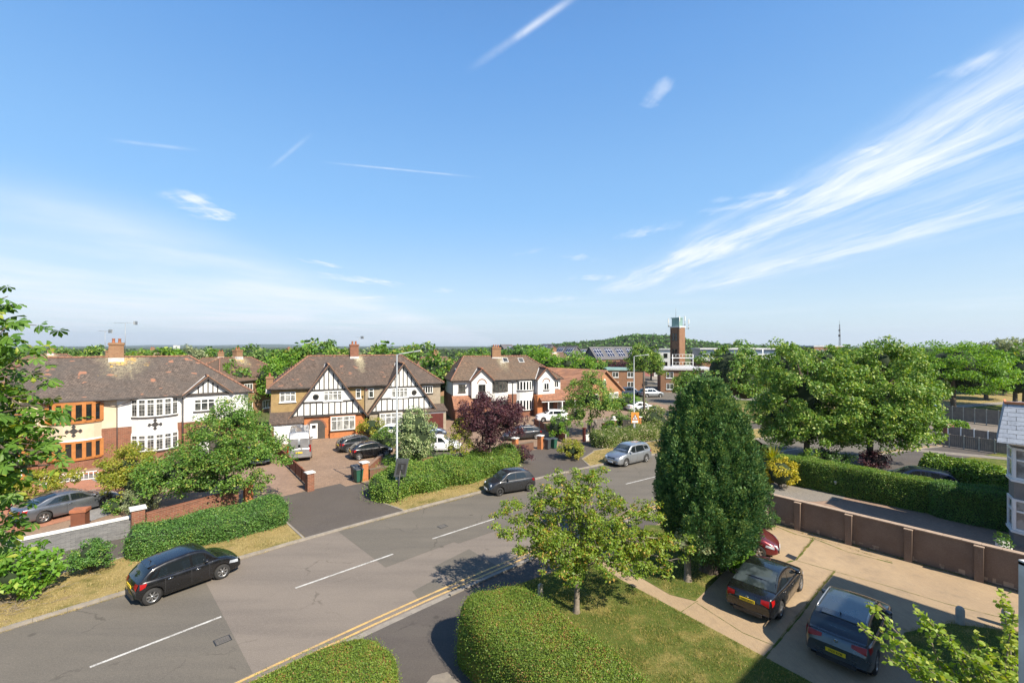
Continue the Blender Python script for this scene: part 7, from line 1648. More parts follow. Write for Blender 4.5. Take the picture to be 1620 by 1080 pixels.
c = G(1186, 868, .05); car('red_car', 'dark red hatchback mostly hidden by the tall yew', Vector((11.1, 22.85, .05)), 120, 'red', 4.3, 1.78, 1.48, 2.6, .85, .31, 'hatch', plate_front='LJ61 YRT')
c, hd_ = by_wheels((848, 775), (779, 786), 1.63, 2.3, 3.57, .70, 1); car('small_car', 'small rounded dark grey car facing left at the far kerb', c, hd_, 'charcoal', 3.57, 1.63, 1.49, 2.3, .70, .29, 'bubble', rim='rimdark', spokes=7)
c, hd_ = by_wheels((1021.5, 730.5), (990, 738), 1.84, 2.7, 4.55, .93, 1); car('silver_suv', 'silver-grey sports utility car parked facing left by the rose hedge', c, hd_, 'silver', 4.55, 1.84, 1.68, 2.7, .93, .35, 'suv', spokes=5)
c, hd_ = by_wheels((72, 826), (170, 801), 1.82, 2.87, 4.88, .84, -1, .09); car('silver_saloon', 'silver-grey saloon parked behind the white-topped slate wall', c, hd_, 'grey', 4.75, 1.82, 1.42, 2.87, .84, .33, 'coupe', spokes=5)
c = G(474, 730, .08); car('panel_van', 'silver panel van parked in front of the white garage door', Vector((c.x - 1.15, c.y + 2.5, .08)), -24, 'vansilver', 5.8, 2.05, 2.6, 3.5, 1.0, .35, 'van', cat='van', plate=None, spokes=5)
car('dark_hatchback', 'dark grey hatchback with yellow plate, in the drive of the half-timbered house', GY(567, 44.0, .08), 50, 'charcoal', 4.05, 1.72, 1.43, 2.5, .8, .31, 'hatch', detail=1)
car('dark_hatchback', 'small black hatchback nearer the garden wall in the same drive', GY(587, 41.2, .08), 56, 'black', 3.8, 1.70, 1.42, 2.45, .75, .31, 'hatch', detail=1)
car('white_hatchback', 'white hatchback in the shade behind the variegated bush, front to the right', GY(694, 43.5, .08), 88, 'white', 4.4, 1.76, 1.50, 2.7, .85, .31, 'hatch', detail=1)
car('white_car', 'white car mostly hidden left of the variegated bush', GY(618, 50.0, .08), -85, 'white', 4.3, 1.76, 1.45, 2.6, .85, .31, 'hatch', detail=1)
car('blue_car', 'dark blue car roof just visible behind the variegated bush', GY(676, 50, .08), 70, 'steelblue', 4.2, 1.74, 1.45, 2.6, .85, .31, 'hatch', detail=1)
car('white_suv', 'white car parked in front of the red porch roof', GY(873, 60.5, .08), -96, 'white', 4.4, 1.8, 1.56, 2.65, .88, .33, 'suv', detail=1, spokes=5)
car('dark_car', 'dark car behind the purple plum tree on the brown drive', GY(826, 49, .08), -110, 'charcoal', 4.3, 1.76, 1.45, 2.6, .85, .31, 'hatch', detail=1)
car('blue_grey_car', 'blue-grey car beyond the red-brown fence, half hidden by the leaning fruit tree', GY(412, 39.5, .08), -28, 'steelblue', 4.4, 1.76, 1.5, 2.6, .85, .32, 'suv', detail=1)
c, hd_ = Vector((0, 0, 0)), 0
car('dark_blue_car', 'dark blue hatchback parked between the clipped hedge and the laurel hedge', GY(1452, 32.2, .03) , -58, 'blue', 4.4, 1.78, 1.47, 2.65, .85, .32, 'hatch', detail=1)
car('white_road_car', 'white saloon on the side road behind the telegraph pole', GY(1014, 70.5, 0), 80, 'white', 4.6, 1.8, 1.44, 2.8, .85, .32, 'saloon', detail=1)
car('dark_road_car', 'dark car behind the bushes left of the white saloon', GY(980, 75, 0), 85, 'charcoal', 4.3, 1.78, 1.5, 2.6, .85, .32, 'suv', detail=1)
car('blue_parked_suv', 'dark blue tall car parked far off beside the brick gable end', GY(999, 92, 0), 96, 'steelblue', 4.7, 1.9, 1.8, 2.8, .9, .36, 'suv', detail=1)
car('silver_pickup', 'silver car parked far off under the street tree', GY(1030, 90, 0), 80, 'silver', 4.9, 1.85, 1.72, 2.9, .9, .36, 'suv', detail=1)
car('dark_parked_car', 'dark car in front of the wooden fences far right', GY(1486, 66, 0), 60, 'blue', 4.4, 1.78, 1.55, 2.65, .85, .33, 'suv', detail=1)
car('white_parked_car', 'small white car far off, above the dark car by the wooden fences', GY(1474, 108, 0), 70, 'white', 4.3, 1.76, 1.45, 2.6, .85, .32, 'hatch', detail=1)
HAZE = 7e-5
# ---------------------------------------------------------------- walls, pillars, fences
def wall(name, label, a, b, th, h, m_, cop=None, ch=.06, co=.04, z=.05, cat='wall', h1=None, panels=None):
    """wall between world points a and b with a coping; origin at a"""
    a = Vector((a[0], a[1])); b = Vector((b[0], b[1])); d = b - a; W = d.length; root = empty(name, (a.x, a.y, z), math.atan2(d.y, d.x), label, cat); h1 = h1 or h
    mb = MB(); mb.add([(0, -th / 2, -.1), (W, -th / 2, -.1), (W, th / 2, -.1), (0, th / 2, -.1), (0, -th / 2, h), (W, -th / 2, h1), (W, th / 2, h1), (0, th / 2, h)], [(3, 2, 1, 0), (4, 5, 6, 7), (0, 1, 5, 4), (1, 2, 6, 5), (2, 3, 7, 6), (3, 0, 4, 7)]); mb.build('body', m_, root)
    if cop:
        mb = MB(); n = max(1, int(W / .6)); 
        for i in range(n):
            x0 = W * i / n + .004; x1 = W * (i + 1) / n - .004; z0 = h + (h1 - h) * x0 / W + .002; z1 = h + (h1 - h) * x1 / W + .002; w = th / 2 + co
            mb.add([(x0, -w, z0), (x1, -w, z1), (x1, w, z1), (x0, w, z0), (x0, -w, z0 + ch), (x1, -w, z1 + ch), (x1, w, z1 + ch), (x0, w, z0 + ch)], [(3, 2, 1, 0), (4, 5, 6, 7), (0, 1, 5, 4), (1, 2, 6, 5), (2, 3, 7, 6), (3, 0, 4, 7)])
        mb.build('coping', cop, root)
    return root
def pillar(label, p, rz, h=1.35, w=.46, m_='orange_brick', cap='coping', group='white-capped brick gate pillars', z=.09):
    root = empty('gate_pillar', (p[0], p[1], z), rz, label, 'pillar', group); mb = MB(); mb.cbox((0, 0, -.1), w, w, h + .1); mb.build('shaft', M[m_], root)
    mb = MB(); mb.cbox((0, 0, h + .002), w + .14, w + .14, .07); k = (w + .14) / 2; mb.add([(-k, -k, h + .073), (k, -k, h + .073), (k, k, h + .073), (-k, k, h + .073), (0, 0, h + .15)], [(0, 1, 4), (1, 2, 4), (2, 3, 4), (3, 0, 4)]); mb.build('cap', M[cap], root); return root
RD = R(45)
# slate wall with white coping, left garden
a = G(8, 893, .05); b = G(207, 848, .05); wall('slate_wall', 'slate-clad garden wall with a white coping, lower left', a, b, .26, 1.0, M['slate_stone'], M['coping'], .08, .04)
p0 = G(218, 850, .05); pillar('red brick pillar with white cap at the end of the slate-clad wall', p0, R(45), 1.5, .55, 'red_brick')
b = Vector(Croad(5.2, 12.3)); wall('brick_garden_wall', 'red brick garden wall under the leaning fruit tree', (p0.x + .25, p0.y + .2), b, .24, 1.15, M['red_brick'], M['red_brick'], .07, .02)
pillar('orange brick pillar at the right end of the wall under the leaning fruit tree', Croad(5.75, 12.35), R(45), 1.45, .46, 'orange_brick', 'orange_brick')
# low fence between the two drives
def board_fence(name, label, a, b, h, m_, post, n, z=.08, bw=.15, cat='fence', top=True, conc=False):
    a = Vector((a[0], a[1])); b = Vector((b[0], b[1])); d = b - a; W = d.length; root = empty(name, (a.x, a.y, z), math.atan2(d.y, d.x), label, cat)
    for i in range(n):
        x0, x1 = W * i / n, W * (i + 1) / n; mb = MB(); k = max(2, int((x1 - x0) / bw)); 
        for j in range(k): u = x0 + .05 + (x1 - x0 - .1) * j / k; mb.box(u, u + (x1 - x0 - .1) / k - .008, -.012 + .006 * (j % 2), .012 + .006 * (j % 2), .05, h - .04)
        if top: mb.box(x0 + .05, x1 - .05, -.04, .04, h - .04, h)
        if conc: mb.box(x0 + .05, x1 - .05, -.03, .03, .0, .06)
        mb.build('panel', m_, root)
    for i in range(n + 1): mb = MB(); mb.cbox((W * i / n, 0, -.1), .10, .10, h + .16); mb.build('post', post, root)
    return root
fa, fb = G(488, 770, .08), G(402, 690, .08)
board_fence('low_fence', 'low red-brown board fence running up beside the silver panel van', (fa.x, fa.y), G(430, 712, .08), .95, M['fence_brown'], M['fence_brown'], 7)
board_fence('low_fence', 'far stretch of red-brown fence beside the half-timbered house, next to the blue-grey car', G(430, 712, .08), G(404, 680, .08), 1.3, M['fence_brown'], M['fence_brown'], 4)
pillar('brick pillar with white cap at the front end of the low red-brown fence', G(490, 776, .08), R(45), 1.25, .46, 'red_brick')
pillar('brick pillar with white cap beside the two wheelie bins of the half-timbered house', G(576, 759, .08), R(45), 1.3, .46, 'orange_brick')
wall('flint_wall', 'low dark stone garden wall behind the bright verge hedge', G(584, 758, .08), Croad(28.0, 12.5), .3, .75, M['dark_brick'], M['soil'], .05, .02)
wall('low_brick_wall', 'low curved red brick wall beside the small black hatchback', G(582, 748, .08), G(604, 728, .08), .24, .55, M['red_brick'], M['red_brick'], .05, .02)
wall('brick_garden_wall', 'red brick garden wall with pillar tops behind the verge hedge, below the white hatchback', G(668, 745, .08), G(752, 736, .08), .26, .95, M['red_brick'], M['red_brick'], .06, .03)
pillar('red brick pillar right of the variegated bush', G(682, 748, .08), R(50), 1.15, .44, 'red_brick', 'red_brick')
pillar('brick pillar with white cap right of the purple plum tree', G(815, 715, .08), R(55), 1.3, .46, 'orange_brick')
pillar('brick pillar with white cap beside the grey and green wheelie bins by the dark apron', G(855, 710, .08), R(55), 1.28, .46, 'orange_brick')
board_fence('low_fence', 'low red-brown fence in front of the white car at the red porch', G(845, 672, .08), G(895, 700, .08), .85, M['fence_brown'], M['concrete_post'], 5)
pillar('narrow red-painted pillar at the end of the low white wall', G(924, 698, .08), R(50), 1.35, .24, 'garage_red', 'garage_red')
wall('white_wall', 'low white painted garden wall beside the narrow red pillar', G(926, 698, .08), G(965, 686, .08), .2, .62, M['white_render'], M['coping'], .05, .02)
board_fence('garden_fence', 'pale boarded garden fence behind the low white wall', GY(930, 53, .05), GY(966, 55, .05), 1.3, M['fence_grey'], M['concrete_post'], 3)
pillar('pillar with a round white ball on top, behind the far bins', GY(971, 53, 0), R(50), 1.35, .42, 'red_brick')
mb = MB(); mb.lathe([(.001, -.22), (.15, -.16), (.22, 0), (.15, .16), (.001, .22)], (0, 0, 0), 14); o = mb.build('stone_ball', M['coping']); o.location = GY(971, 53, 1.72); tag(o, 'round white stone ball on a brick pillar behind the far bins', 'ornament')
pillar('orange brick pillar right of the school crossing sign', GY(1010, 51, 0), R(50), 2.0, .5, 'orange_brick')
board_fence('garden_gate', 'dark wooden garden gate left of the school crossing sign', GY(986, 51, .05), GY(1002, 51, .05), 1.7, M['dark_frame'], M['dark_frame'], 2, cat='gate')
# brown rendered boundary wall with piers
wa, wb_ = Vector((14.95, 26.1)), Vector((25.0, 13.75)); d = (wb_ - wa); Wl = d.length
w_ = wall('boundary_wall', 'long brown rendered boundary wall with piers along the concrete forecourt', wa, wb_, .22, 1.55, M['brown_render'], M['coping_brown'], .05, .05, z=.04)
for i in range(7):
    mb = MB(); x = 1.55 + i * 2.32; mb.box(x - .14, x + .14, -.30, -.112, -.1, 1.5); mb.mat(1); mb.box(x - .16, x + .16, -.33, -.114, 1.5, 1.54); mb.build('pier', [M['brown_render'], M['coping_brown']], w_)
mb = MB()
for i in range(60): 
    x = random.uniform(.3, Wl - .3); mb.box(x, x + random.uniform(.1, .3), -.114, -.111, random.choice((.08, .16, .24)), random.choice((.09, .17, .25)) + .03)
mb.build('worn_render', M['coping_brown'], w_)
# solar garden lanterns on the clipped hedge
for px, py, lb in ((1322, 764, 'small white garden lantern on a stick against the clipped hedge, left one'), (1427, 783, 'small white garden lantern on a stick against the clipped hedge, middle one'), (1543, 806, 'small dark garden lantern on a stick against the clipped hedge, right one')):
    p = G(px, py + 18, .04); o = empty('garden_lantern', p, 0, lb, 'lantern'); mb = MB(); mb.tube([(0, 0, 0), (0, 0, .7)], .012, 5); mb.build('stake', M['black_metal'], o); mb = MB(); mb.lathe([(.02, .68), (.07, .72), (.085, .86), (.13, .88), (.02, .96), (.001, 1.0)], (0, 0, 0), 8); mb.build('lamp_head', M['coping'] if px < 1500 else M['black_metal'], o)
# concrete bollards by the grass
for px, py, lb in ((1519, 986, 'weathered concrete bollard, left of the two on the grass'), (1592, 990, 'weathered concrete bollard, right of the two on the grass')):
    mb = MB(); mb.lathe([(.13, -.1), (.13, .5), (.12, .56), (.08, .62), (.001, .64)], (0, 0, 0), 16); o = mb.build('bollard', M['concrete_post']); o.location = G(px, py, .05); tag(o, lb, 'bollard', 'concrete bollards')
# fences at the far right
M['white_rail'] = M['white_paint']
board_fence('wooden_fence', 'tall weathered fence farthest back, right of the feathery green tree trunk', GY(1490, 62, 0), GY(1600, 56, 0), 1.9, M['fence_grey'], M['concrete_post'], 6)
board_fence('wooden_fence', 'fence with white posts in the middle row at the far right', GY(1500, 51, 0), GY(1610, 46, 0), 1.0, M['fence_brown'] if False else M['fence_grey'], M['white_paint'], 5)
board_fence('wooden_fence', 'weathered grey fence nearest the lawn at the far right', GY(1480, 46, 0), GY(1600, 41.5, 0), 1.25, M['fence_grey'], M['concrete_post'], 5)
sheet('footpath', [GY(1480, 49.6, 0).xy, GY(1610, 44.8, 0).xy, GY(1610, 42.6, 0).xy, GY(1478, 47.2, 0).xy], .05, M['slab'])
sheet('footpath', [GY(1440, 44.5, 0).xy, GY(1610, 40.6, 0).xy, GY(1610, 39.6, 0).xy, GY(1440, 43.5, 0).xy], .05, M['slab'])
wall('low_wall', 'low brown brick wall block at the left end of the middle fence', GY(1495, 52, 0), GY(1506, 52, 0), .5, 1.1, M['red_brick'])
hedge('low_hedge', [GY(1478, 54, 0).xy, GY(1532, 53, 0).xy], .5, 1.2, 'small trimmed bright hedge by the trunk of the feathery tree', 301, 300, .14, 'bright', .2)
# ---------------------------------------------------------------- bins
def bin_(label, p, rz, body, lid='bin_grey', h=1.05, w=.55, z=.09, group='wheelie bins'):
    root = empty('wheelie_bin', (p[0], p[1], z), rz, label, 'bin', group); mb = MB(); a, b = w * .38, w * .5
    mb.add([(-a, -a, .05), (a, -a, .05), (a, a, .05), (-a, a, .05), (-b, -b, h - .1), (b, -b, h - .1), (b, b, h - .1), (-b, b, h - .1)], [(3, 2, 1, 0), (4, 5, 6, 7), (0, 1, 5, 4), (1, 2, 6, 5), (2, 3, 7, 6), (3, 0, 4, 7)]); mb.box(-b - .02, b + .02, -b - .02, b + .02, h - .16, h - .10); mb.build('body', M[body], root, bevel=.015)
    mb = MB(); mb.add([(-b - .03, -b - .05, h - .098), (b + .03, -b - .05, h - .098), (b + .03, b + .03, h - .098), (-b - .03, b + .03, h - .098), (-b, -b, h - .04), (b, -b, h - .04), (b, b, h), (-b, b, h)], [(3, 2, 1, 0), (4, 5, 6, 7), (0, 1, 5, 4), (1, 2, 6, 5), (2, 3, 7, 6), (3, 0, 4, 7)]); mb.tube([(-b, b + .05, h - .1), (b, b + .05, h - .1)], .02, 6); mb.build('lid', M[lid], root, bevel=.01)
    for s in (1, -1): mb = MB(); mb.lathe([(.001, -.03), (.10, -.03), (.10, .03), (.001, .03)], (s * (a + .02), a + .06, .10), 14, 'x'); mb.build('wheel', M['black_metal'], root)
    return root
bin_('dark grey wheelie bin behind the green one, by the white-capped pillar near the lamp post', G(562, 757, .09), R(40), 'bin_grey'); bin_('green wheelie bin leaning on the white-capped pillar near the lamp post', G(567, 762, .09), R(45), 'bin_green')
bin_('dark grey wheelie bin beside the pillar at the second dark apron', G(866, 710, .09), R(50), 'bin_grey'); bin_('green wheelie bin right of the grey one at the second dark apron', G(876, 709, .09), R(50), 'bin_green')
bin_('green wheelie bin at the end of the low white wall', G(971, 689, .05), R(50), 'bin_green', 'bin_green'); bin_('blue-grey wheelie bin right of the farthest green bin', G(979, 689, .05), R(55), 'bin_grey'); bin_('brown bin inside the garden behind the low white wall', G(957, 684, .05), R(50), 'bin_brown', 'bin_brown')
pb = G(126, 843, .09); pb = G(127, 837, .09)
root = empty('brown_litter_pillar', pb, R(20), 'brown box-shaped brick gatepost behind the white-topped slate wall', 'pillar'); mb = MB(); mb.cbox((0, 0, -.05), .62, .5, 1.05); mb.build('shaft', M['bin_brown'], root); mb = MB(); mb.cbox((0, 0, 1.0), .72, .58, .16); mb.build('cap', M['pot'], root)
# ---------------------------------------------------------------- lamp posts, poles, signs
def lamp_post(label, p, h, arm_to, r=.075):
    root = empty('street_lamp', p, 0, label, 'street lamp', 'tall grey street lamps'); mb = MB(); mb.tube([(0, 0, -.1), (0, 0, 1.4), (0, 0, 1.45), (0, 0, h)], [r * 1.5, r * 1.5, r, r * .6], 12); mb.build('pole', M['galv'], root)
    a = Vector(arm_to); mb = MB(); mb.tube([(0, 0, h - .1), Vector((0, 0, h)) + a * .1, Vector((0, 0, h)) + a * .8], [r * .5, r * .45, r * .4], 8); mb.build('arm', M['galv'], root)
    mb = MB(); e = Vector((0, 0, h)) + a; s = Vector((0, 0, h)) + a * .72; mb.bar(s, e, .24, .09); mb.mat(1); mb.bar(s.lerp(e, .3) - Vector((0, 0, .05)), e - Vector((0, 0, .05)), .16, .02); mb.build('lamp_head', [M['galv'], M['lead']], root, bevel=.02); return root
lamp_post('tall grey street lamp standing in the bright verge hedge, left one', G(628, 790, .09), 9.55, (1.45, .45, .25)); lamp_post('tall grey street lamp beside the school crossing sign, right one', G(1003, 694, .09), 9.0, (1.7, .4, .15))
def telegraph(): root = empty('telegraph_pole', G(1019, 686, .05), 0, 'dark wooden telegraph pole crossing the bright street tree', 'pole'); mb = MB(); mb.tube([(0, 0, -.1), (0, 0, 7.2)], [.15, .11], 10); mb.build('shaft', M['bark'], root); mb = MB(); mb.cbox((.18, 0, 5.6), .3, .3, .5); mb.build('joint_box', M['black_metal'], root)
telegraph()
def tilted_sign():
    root = empty('roadside_sign', G(627, 794, .09), R(38), 'dark rectangular roadside sign seen from behind on a leaning black post', 'sign'); mb = MB(); mb.tube([(0, 0, -.1), (.35, .1, 2.2)], .055, 8); mb.build('post', M['black_metal'], root)
    f = empty('backplate', (0, 0, 0)); bpy.data.objects.remove(f)
    mb = MB(); mb.box(-.42, .42, -.05, .03, -.6, .6); mb.mat(1); mb.box(-.30, .30, -.062, -.05, -.42, .38); mb.mat(0); mb.cbox((0, -.09, -.1), .16, .06, .3); mb.box(-.3, .3, -.075, -.05, .3, .34); o = mb.build('panel', [M['bin_grey'], M['black_metal']], root, bevel=.02); o.location = (.38, .1, 2.15); o.rotation_euler = (R(4), R(10), 0)
tilted_sign()
def crossing_sign():
    root = empty('school_sign', G(1004.5, 699, .09), R(0), 'warning sign with a triangle on a yellow board, beside the right street lamp', 'sign'); mb = MB(); mb.tube([(0, 0, -.1), (0, 0, 3.1)], .04, 8); mb.build('post', M['galv'], root)
    yl = plain('sign_yellow', (.62, .28, .05), (.55, .24, .04), 2, .6); mb = MB(); mb.box(-.42, .42, -.06, -.045, 2.0, 3.15); mb.build('board', yl, root)
    mb = MB(); mb.yprism([(-.36, 2.35), (0, 3.0), (.36, 2.35)], -.075, -.061); mb.mat(1); mb.yprism([(-.26, 2.41), (0, 2.88), (.26, 2.41)], -.08, -.0755); mb.mat(2)
    for x, h in ((-.06, .26), (.07, .20)): mb.box(x - .03, x + .03, -.085, -.081, 2.44, 2.44 + h); mb.box(x - .025, x + .025, -.085, -.081, 2.46 + h, 2.51 + h)
    mb.mat(1); mb.box(-.3, .3, -.075, -.061, 2.05, 2.28); mb.build('warning_triangle', [CM['red'], CM['white'], CM['ink']], root)
crossing_sign()
mb = MB(); mb.box(-.15, .15, -.1, .1, 0, .8); o = mb.build('utility_box', M['galv']); o.location = GY(1193, 74, 0); tag(o, 'small grey utility box on the distant grass', 'box')

# ---------------------------------------------------------------- background trees
protos = []
def bg_proto(seed, rx, rz_, leaf, n=34, per=46, conic=False, size=.5):
    if conic: o = tree('distant_tree', (0, 0, 0), 'x', seed=seed, crowns=((0, 0, 3.0, 1.9, 1.9, 2.6), (0, 0, 6.0, 1.3, 1.3, 2.2), (0, 0, 8.4, .6, .6, 1.4)), trunk_h=1, trunk_r=.16, ncl=40, clr=.75, per=46, size=.36, leaf=leaf, nl=6, core=.6)
    else: o = tree('distant_tree', (0, 0, 0), 'x', seed=seed, crowns=((0, 0, 5.2, rx, rx, rz_), (rx * .45, .5, 4.0, rx * .6, rx * .6, rz_ * .6), (-rx * .5, -.3, 6.2, rx * .5, rx * .5, rz_ * .5)), trunk_h=2, trunk_r=.22, ncl=n * 2, clr=.85, per=per, size=size, leaf=leaf, nl=8, core=.68)
    return o
protos = [bg_proto(401, 3.6, 3.3, 'far'), bg_proto(402, 3.2, 3.8, 'lime', size=.42), bg_proto(403, 4.0, 3.0, 'dark'), bg_proto(404, 2.6, 3.6, 'bright', size=.4), bg_proto(405, 3.0, 3.6, 'grey', size=.42), bg_proto(406, 2, 4, 'dark', conic=True), bg_proto(407, 3.4, 3.4, 'green')]
used = [0] * len(protos)
DESC = ['mid green rounded tree', 'light-topped broad tree', 'dark spreading tree', 'bright fresh green tree', 'pale grey-green tree', 'dark pointed conifer', 'plain green bushy tree']
def bgtree(px, py_top, Y, k, where, wd=1.0):
    """tree whose top shows at py_top at distance Y"""
    top = H - (py_top - HY) / F * Y; base_h = (9.3, 9.6, 8.8, 9.5, 9.6, 9.9, 9.3)[k]; s = max(.25, top / base_h)
    o = protos[k] if not used[k] else copy_tree(protos[k]); used[k] += 1; o.location = GY(px, Y, 0); o.scale = (s * wd, s * wd, s); o.rotation_euler = (0, 0, random.uniform(0, 6.28)); tag(o, DESC[k] + ' ' + where, 'tree', 'background trees'); return o
BG = [(97, 543, 120, 0, 'behind the roof at the far left'), (150, 543, 100, 1, 'just left of the chimney with aerials'), (240, 548, 85, 1, 'just right of the chimney with aerials', 1.6), (265, 551, 88, 3, 'right of the chimney with aerials, second from it', 1.3), (297, 541, 110, 4, 'midway between the left chimney and the hipped roof'),
 (368, 570, 66, 6, 'in front of the orange-lichened roof', .7), (398, 538, 100, 0, 'left of the half-timbered house, the tall one'), (428, 566, 68, 3, 'left of the timbered roof, low and sunny', .8), (448, 560, 72, 3, 'against the left slope of the timbered roof', .9),
 (458, 548, 95, 0, 'above the left hip of the timbered roof', 1.2), (480, 540, 90, 6, 'above the timbered roof, leftmost rounded crown', 1.4), (500, 537, 88, 6, 'above the timbered roof, second crown'), (522, 535, 100, 5, 'above the timbered roof left of its chimney, blue-green'), (538, 546, 85, 1, 'close left of the timbered chimney'), (592, 543, 90, 4, 'close right of the timbered chimney'), (612, 541, 88, 6, 'above the right part of the timbered roof', 1.3), (630, 545, 95, 4, 'behind the tall left street lamp', 1.2), (664, 539, 100, 1, 'alone against the sky between the two chimneyed roofs', 1.3),
 (690, 556, 70, 6, 'beside the satellite dish'), (746, 550, 120, 5, 'behind the white houses, left of their chimney'), (762, 551, 118, 6, 'behind the white houses, second from their chimney'), (732, 555, 130, 1, 'low and pale left of the white houses\' chimney'), (820, 545, 140, 2, 'dark behind the skylights of the white houses', 1.3), (848, 548, 110, 3, 'bright mass behind the roof of the white houses', 1.5), (867, 552, 100, 3, 'bright mass right of the skylights', 1.3), (905, 556, 105, 3, 'bright and rounded in front of the solar roofs', 1.5), (925, 563, 98, 3, 'bright, between the solar roofs and the tiled roof', 1.2), (945, 566, 110, 6, 'low in front of the long solar roof'), (965, 569, 115, 6, 'in front of the long solar roof, middle'), (990, 569, 120, 1, 'in front of the long solar roof, right end'),
 (1030, 545, 135, 1, 'yellowish, beside the white and pink flats'), (1400, 549, 140, 6, 'seen between the limes and the feathery tree'), (1430, 551, 160, 2, 'dark and low between the limes and the feathery tree', 1.4), (1342, 546, 120, 6, 'behind the lime trees near the radio mast', 1.4), (1310, 548, 130, 2, 'behind the lime trees, dark'), (1255, 547, 120, 6, 'peeping between the rounded tree and the first lime', 1.2), (1455, 552, 110, 2, 'left of the feathery tree, low and dark'), (1590, 545, 95, 2, 'dark behind the right edge trees', 1.4), (1620, 545, 70, 6, 'cut by the right edge of the frame'), (1560, 556, 85, 2, 'behind the feathery tree, dark', 1.4),
 (30, 553, 100, 6, 'at the far left behind the chestnut leaves'), (55, 556, 110, 0, 'far left above the roof'), (330, 549, 130, 6, 'right of the pale tree at the left hipped roof', 1.2), (1180, 549, 160, 2, 'right of the station, dark and low', 1.5), (1220, 560, 90, 6, 'low behind the rounded tree'), (1470, 600, 90, 6, 'behind the far parked cars'), (1440, 590, 95, 0, 'behind the limes near the far parked cars')]
for b_ in BG: bgtree(*b_)
# ---------------------------------------------------------------- far woods, hill, distant ridge
def blob_field(name, label, pts, size, leaf, per=26, seed=1, kind='stuff'):
    """far wood: many leafy clumps as one mass"""
    r = np.random.default_rng(seed); C = np.array(pts); cr = size * r.uniform(.6, 1.3, len(C)); V, Q = cluster_leaves(r, C, cr, per, size * .42, .7, .75, .6, .5, .1, None, .7)
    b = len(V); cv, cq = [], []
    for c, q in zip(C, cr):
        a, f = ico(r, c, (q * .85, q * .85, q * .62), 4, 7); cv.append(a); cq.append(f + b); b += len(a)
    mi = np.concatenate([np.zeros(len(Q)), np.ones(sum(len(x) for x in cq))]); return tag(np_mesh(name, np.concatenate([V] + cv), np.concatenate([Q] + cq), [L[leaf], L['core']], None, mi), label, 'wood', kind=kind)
def hill():
    # profile of the skyline (pixel) at a distance of about 650 m
    Yc = 620.0; prof = [(780, 551), (820, 549), (870, 546), (905, 542), (930, 541), (960, 538), (985, 533), (1005, 530), (1050, 531), (1062, 531), (1100, 540), (1150, 545), (1200, 547), (1300, 550)]
    def zt(x): px = 810 + F * x / Yc; return H - (np.interp(px, [p[0] for p in prof], [p[1] for p in prof]) - HY) / F * Yc
    rows = []; xs = np.linspace(-60, 480, 60)
    for t in np.linspace(0, 1, 14):
        Y = 420 + 420 * t; k = math.sin(min(1, t / .48) * math.pi / 2) if t < .48 else math.cos((t - .48) / .52 * math.pi / 2); rows.append([(x * Y / Yc, Y, max(-.5, (zt(x) - 3.5) * k) - .3) for x in xs])
    mb = MB(); mb.smooth = True; mb.grid(rows); tag(mb.build('wooded_hill', M['far_ground']), kind='structure')
    r = np.random.default_rng(77); pts = []
    for i in range(1500):
        x = r.uniform(-55, 470); t = r.random() ** .8 * .55; Y = 420 + 420 * t; k = math.sin(min(1, t / .48) * math.pi / 2); z = max(-.5, (zt(x) - 3.5) * k); pts.append((x * Y / Yc, Y, z + r.uniform(-1.0, 1.2)))
    blob_field('hill_wood', 'dense green wood covering the rounded hill behind the tower', pts, 5.5, 'dark', 30, 5)
hill()
def far_woods():
    r = np.random.default_rng(78); pts = []
    for i in range(1700):
        Y = r.uniform(190, 900); px = r.uniform(-60, 860); pts.append(((px - 810) / F * Y, Y, r.uniform(.5, 3.2)))
    blob_field('distant_wood', 'low belt of tree tops between the roofs and the far horizon on the left', pts, 3.8, 'far', 18, 6)
    pts = []
    for i in range(900):
        Y = r.uniform(200, 800); px = r.uniform(1120, 1700); pts.append(((px - 810) / F * Y, Y, r.uniform(2.0, 5.5)))
    blob_field('distant_wood', 'low belt of dark tree tops on the right horizon behind the radio mast', pts, 4.2, 'dark', 18, 7)
far_woods()
mb = MB(); xs = np.linspace(-9000, 3000, 160); r = np.random.default_rng(5); hgt = [12 + 16 * math.sin(x / 900) + 9 * math.sin(x / 310 + 1) + 4 * r.random() for x in xs]
mb.grid([[(x, 6400, -2) for x in xs], [(x, 7000, max(4, h)) for x, h in zip(xs, hgt)], [(x, 8200, -2) for x in xs]]); tag(mb.build('distant_hills', plain('far_hill', (.04, .07, .045), (.055, .085, .05), .004, 1)), kind='structure')
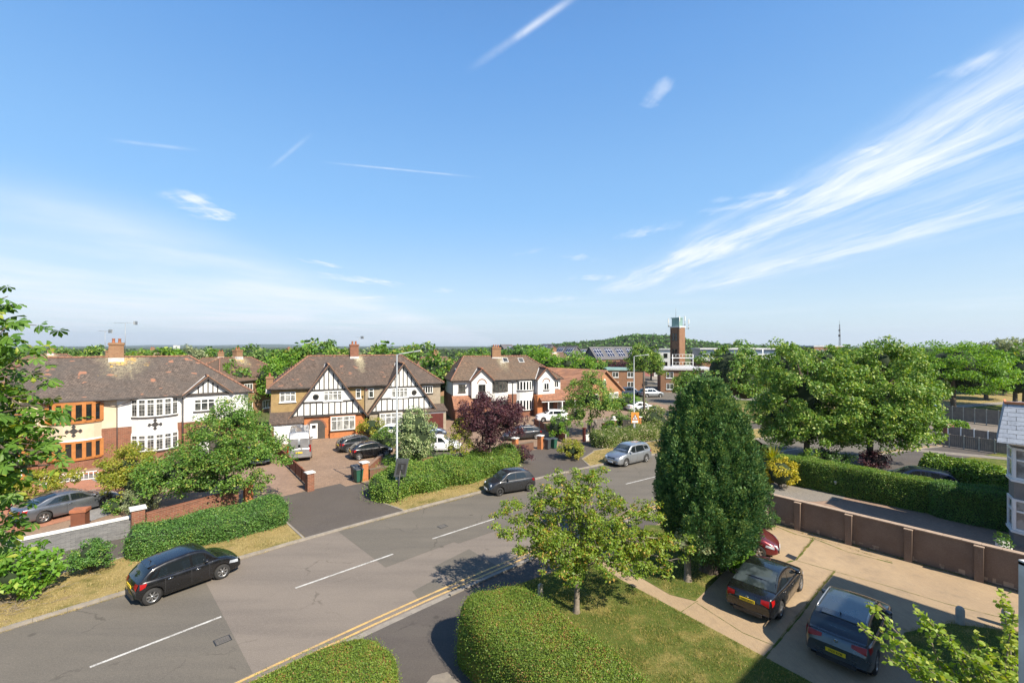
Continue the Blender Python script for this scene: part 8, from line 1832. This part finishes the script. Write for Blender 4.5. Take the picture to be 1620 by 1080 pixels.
# towers and mast on the horizon
def mast():
    root = empty('radio_mast', GY(1328, 330, 0), 0, 'thin lattice radio mast on the right horizon', 'mast'); mb = MB(); h = 26
    for s in ((-.5, -.5), (.5, -.5), (0, .5)): mb.tube([(s[0] * 1.6, s[1] * 1.6, 0), (s[0] * .4, s[1] * .4, h)], .09, 4)
    for i in range(26): z = i; k = 1.6 - 1.2 * i / h; mb.tube([(-.5 * k, -.5 * k, z), (.5 * k, -.5 * k, z + 1)], .06, 4); mb.tube([(.5 * k, -.5 * k, z), (0, .5 * k, z + 1)], .06, 4)
    mb.build('lattice', M['black_metal'], root); mb = MB(); mb.tube([(0, 0, h), (0, 0, h + 3)], .06, 5); mb.cbox((0, 0, 17), 1.2, .6, 1.5); mb.cbox((0, 0, 21), 1.0, .5, 1.2); mb.build('antenna', M['black_metal'], root)
mast()
for i, (px, w, h, lb) in enumerate(((275.5, 10, 8.0, 'left one of two white tower blocks on the blue horizon'), (280.5, 10, 7.0, 'right one of two white tower blocks on the blue horizon'))):
    o = empty('tower_block', GY(px, 1500, 0), 0, lb, 'tower block'); mb = MB(); mb.box(-3.2, 3.2, 0, 8, 0, h + 4); mb.build('wall', M['white_render'], o); mb = MB(); mb.box(-3.4, 3.4, -.2, 8.2, h + 4, h + 4.8); mb.build('roof', M['lead'], o)
o = empty('flat_building', GY(1312, 260, 0), 0, 'low reddish flat building on the right horizon by the mast', 'building'); mb = MB(); mb.box(-9, 8, 0, 12, 0, 9.6); mb.build('wall', M['station_brick'], o); mb = MB(); mb.box(-9.3, 8.3, -.3, 12.3, 9.6, 10.3); mb.build('roof', M['lead'], o)
for i in range(5): win(o, (-8 + i * 3.2, 0), (-6.4 + i * 3.2, 0), 6.5, 8.2, 2, (), 'upvc', 'glass')
# ---------------------------------------------------------------- air
if HAZE:
    mb = MB(); mb.box(-15000, 15000, -400, 15000, -3, 400); hz = bpy.data.materials.new('haze'); hz.use_nodes = True; t = NT(hz.node_tree); t.N.clear(); o = t.n('ShaderNodeOutputMaterial'); v = t.n('ShaderNodeVolumePrincipled'); v.inputs['Color'].default_value = (.80, .89, 1, 1); v.inputs['Density'].default_value = HAZE; v.inputs['Anisotropy'].default_value = .2; t.l(v.outputs[0], o.inputs['Volume'])
    tag(mb.build('haze', hz), kind='stuff')
sc.render.engine = 'CYCLES'
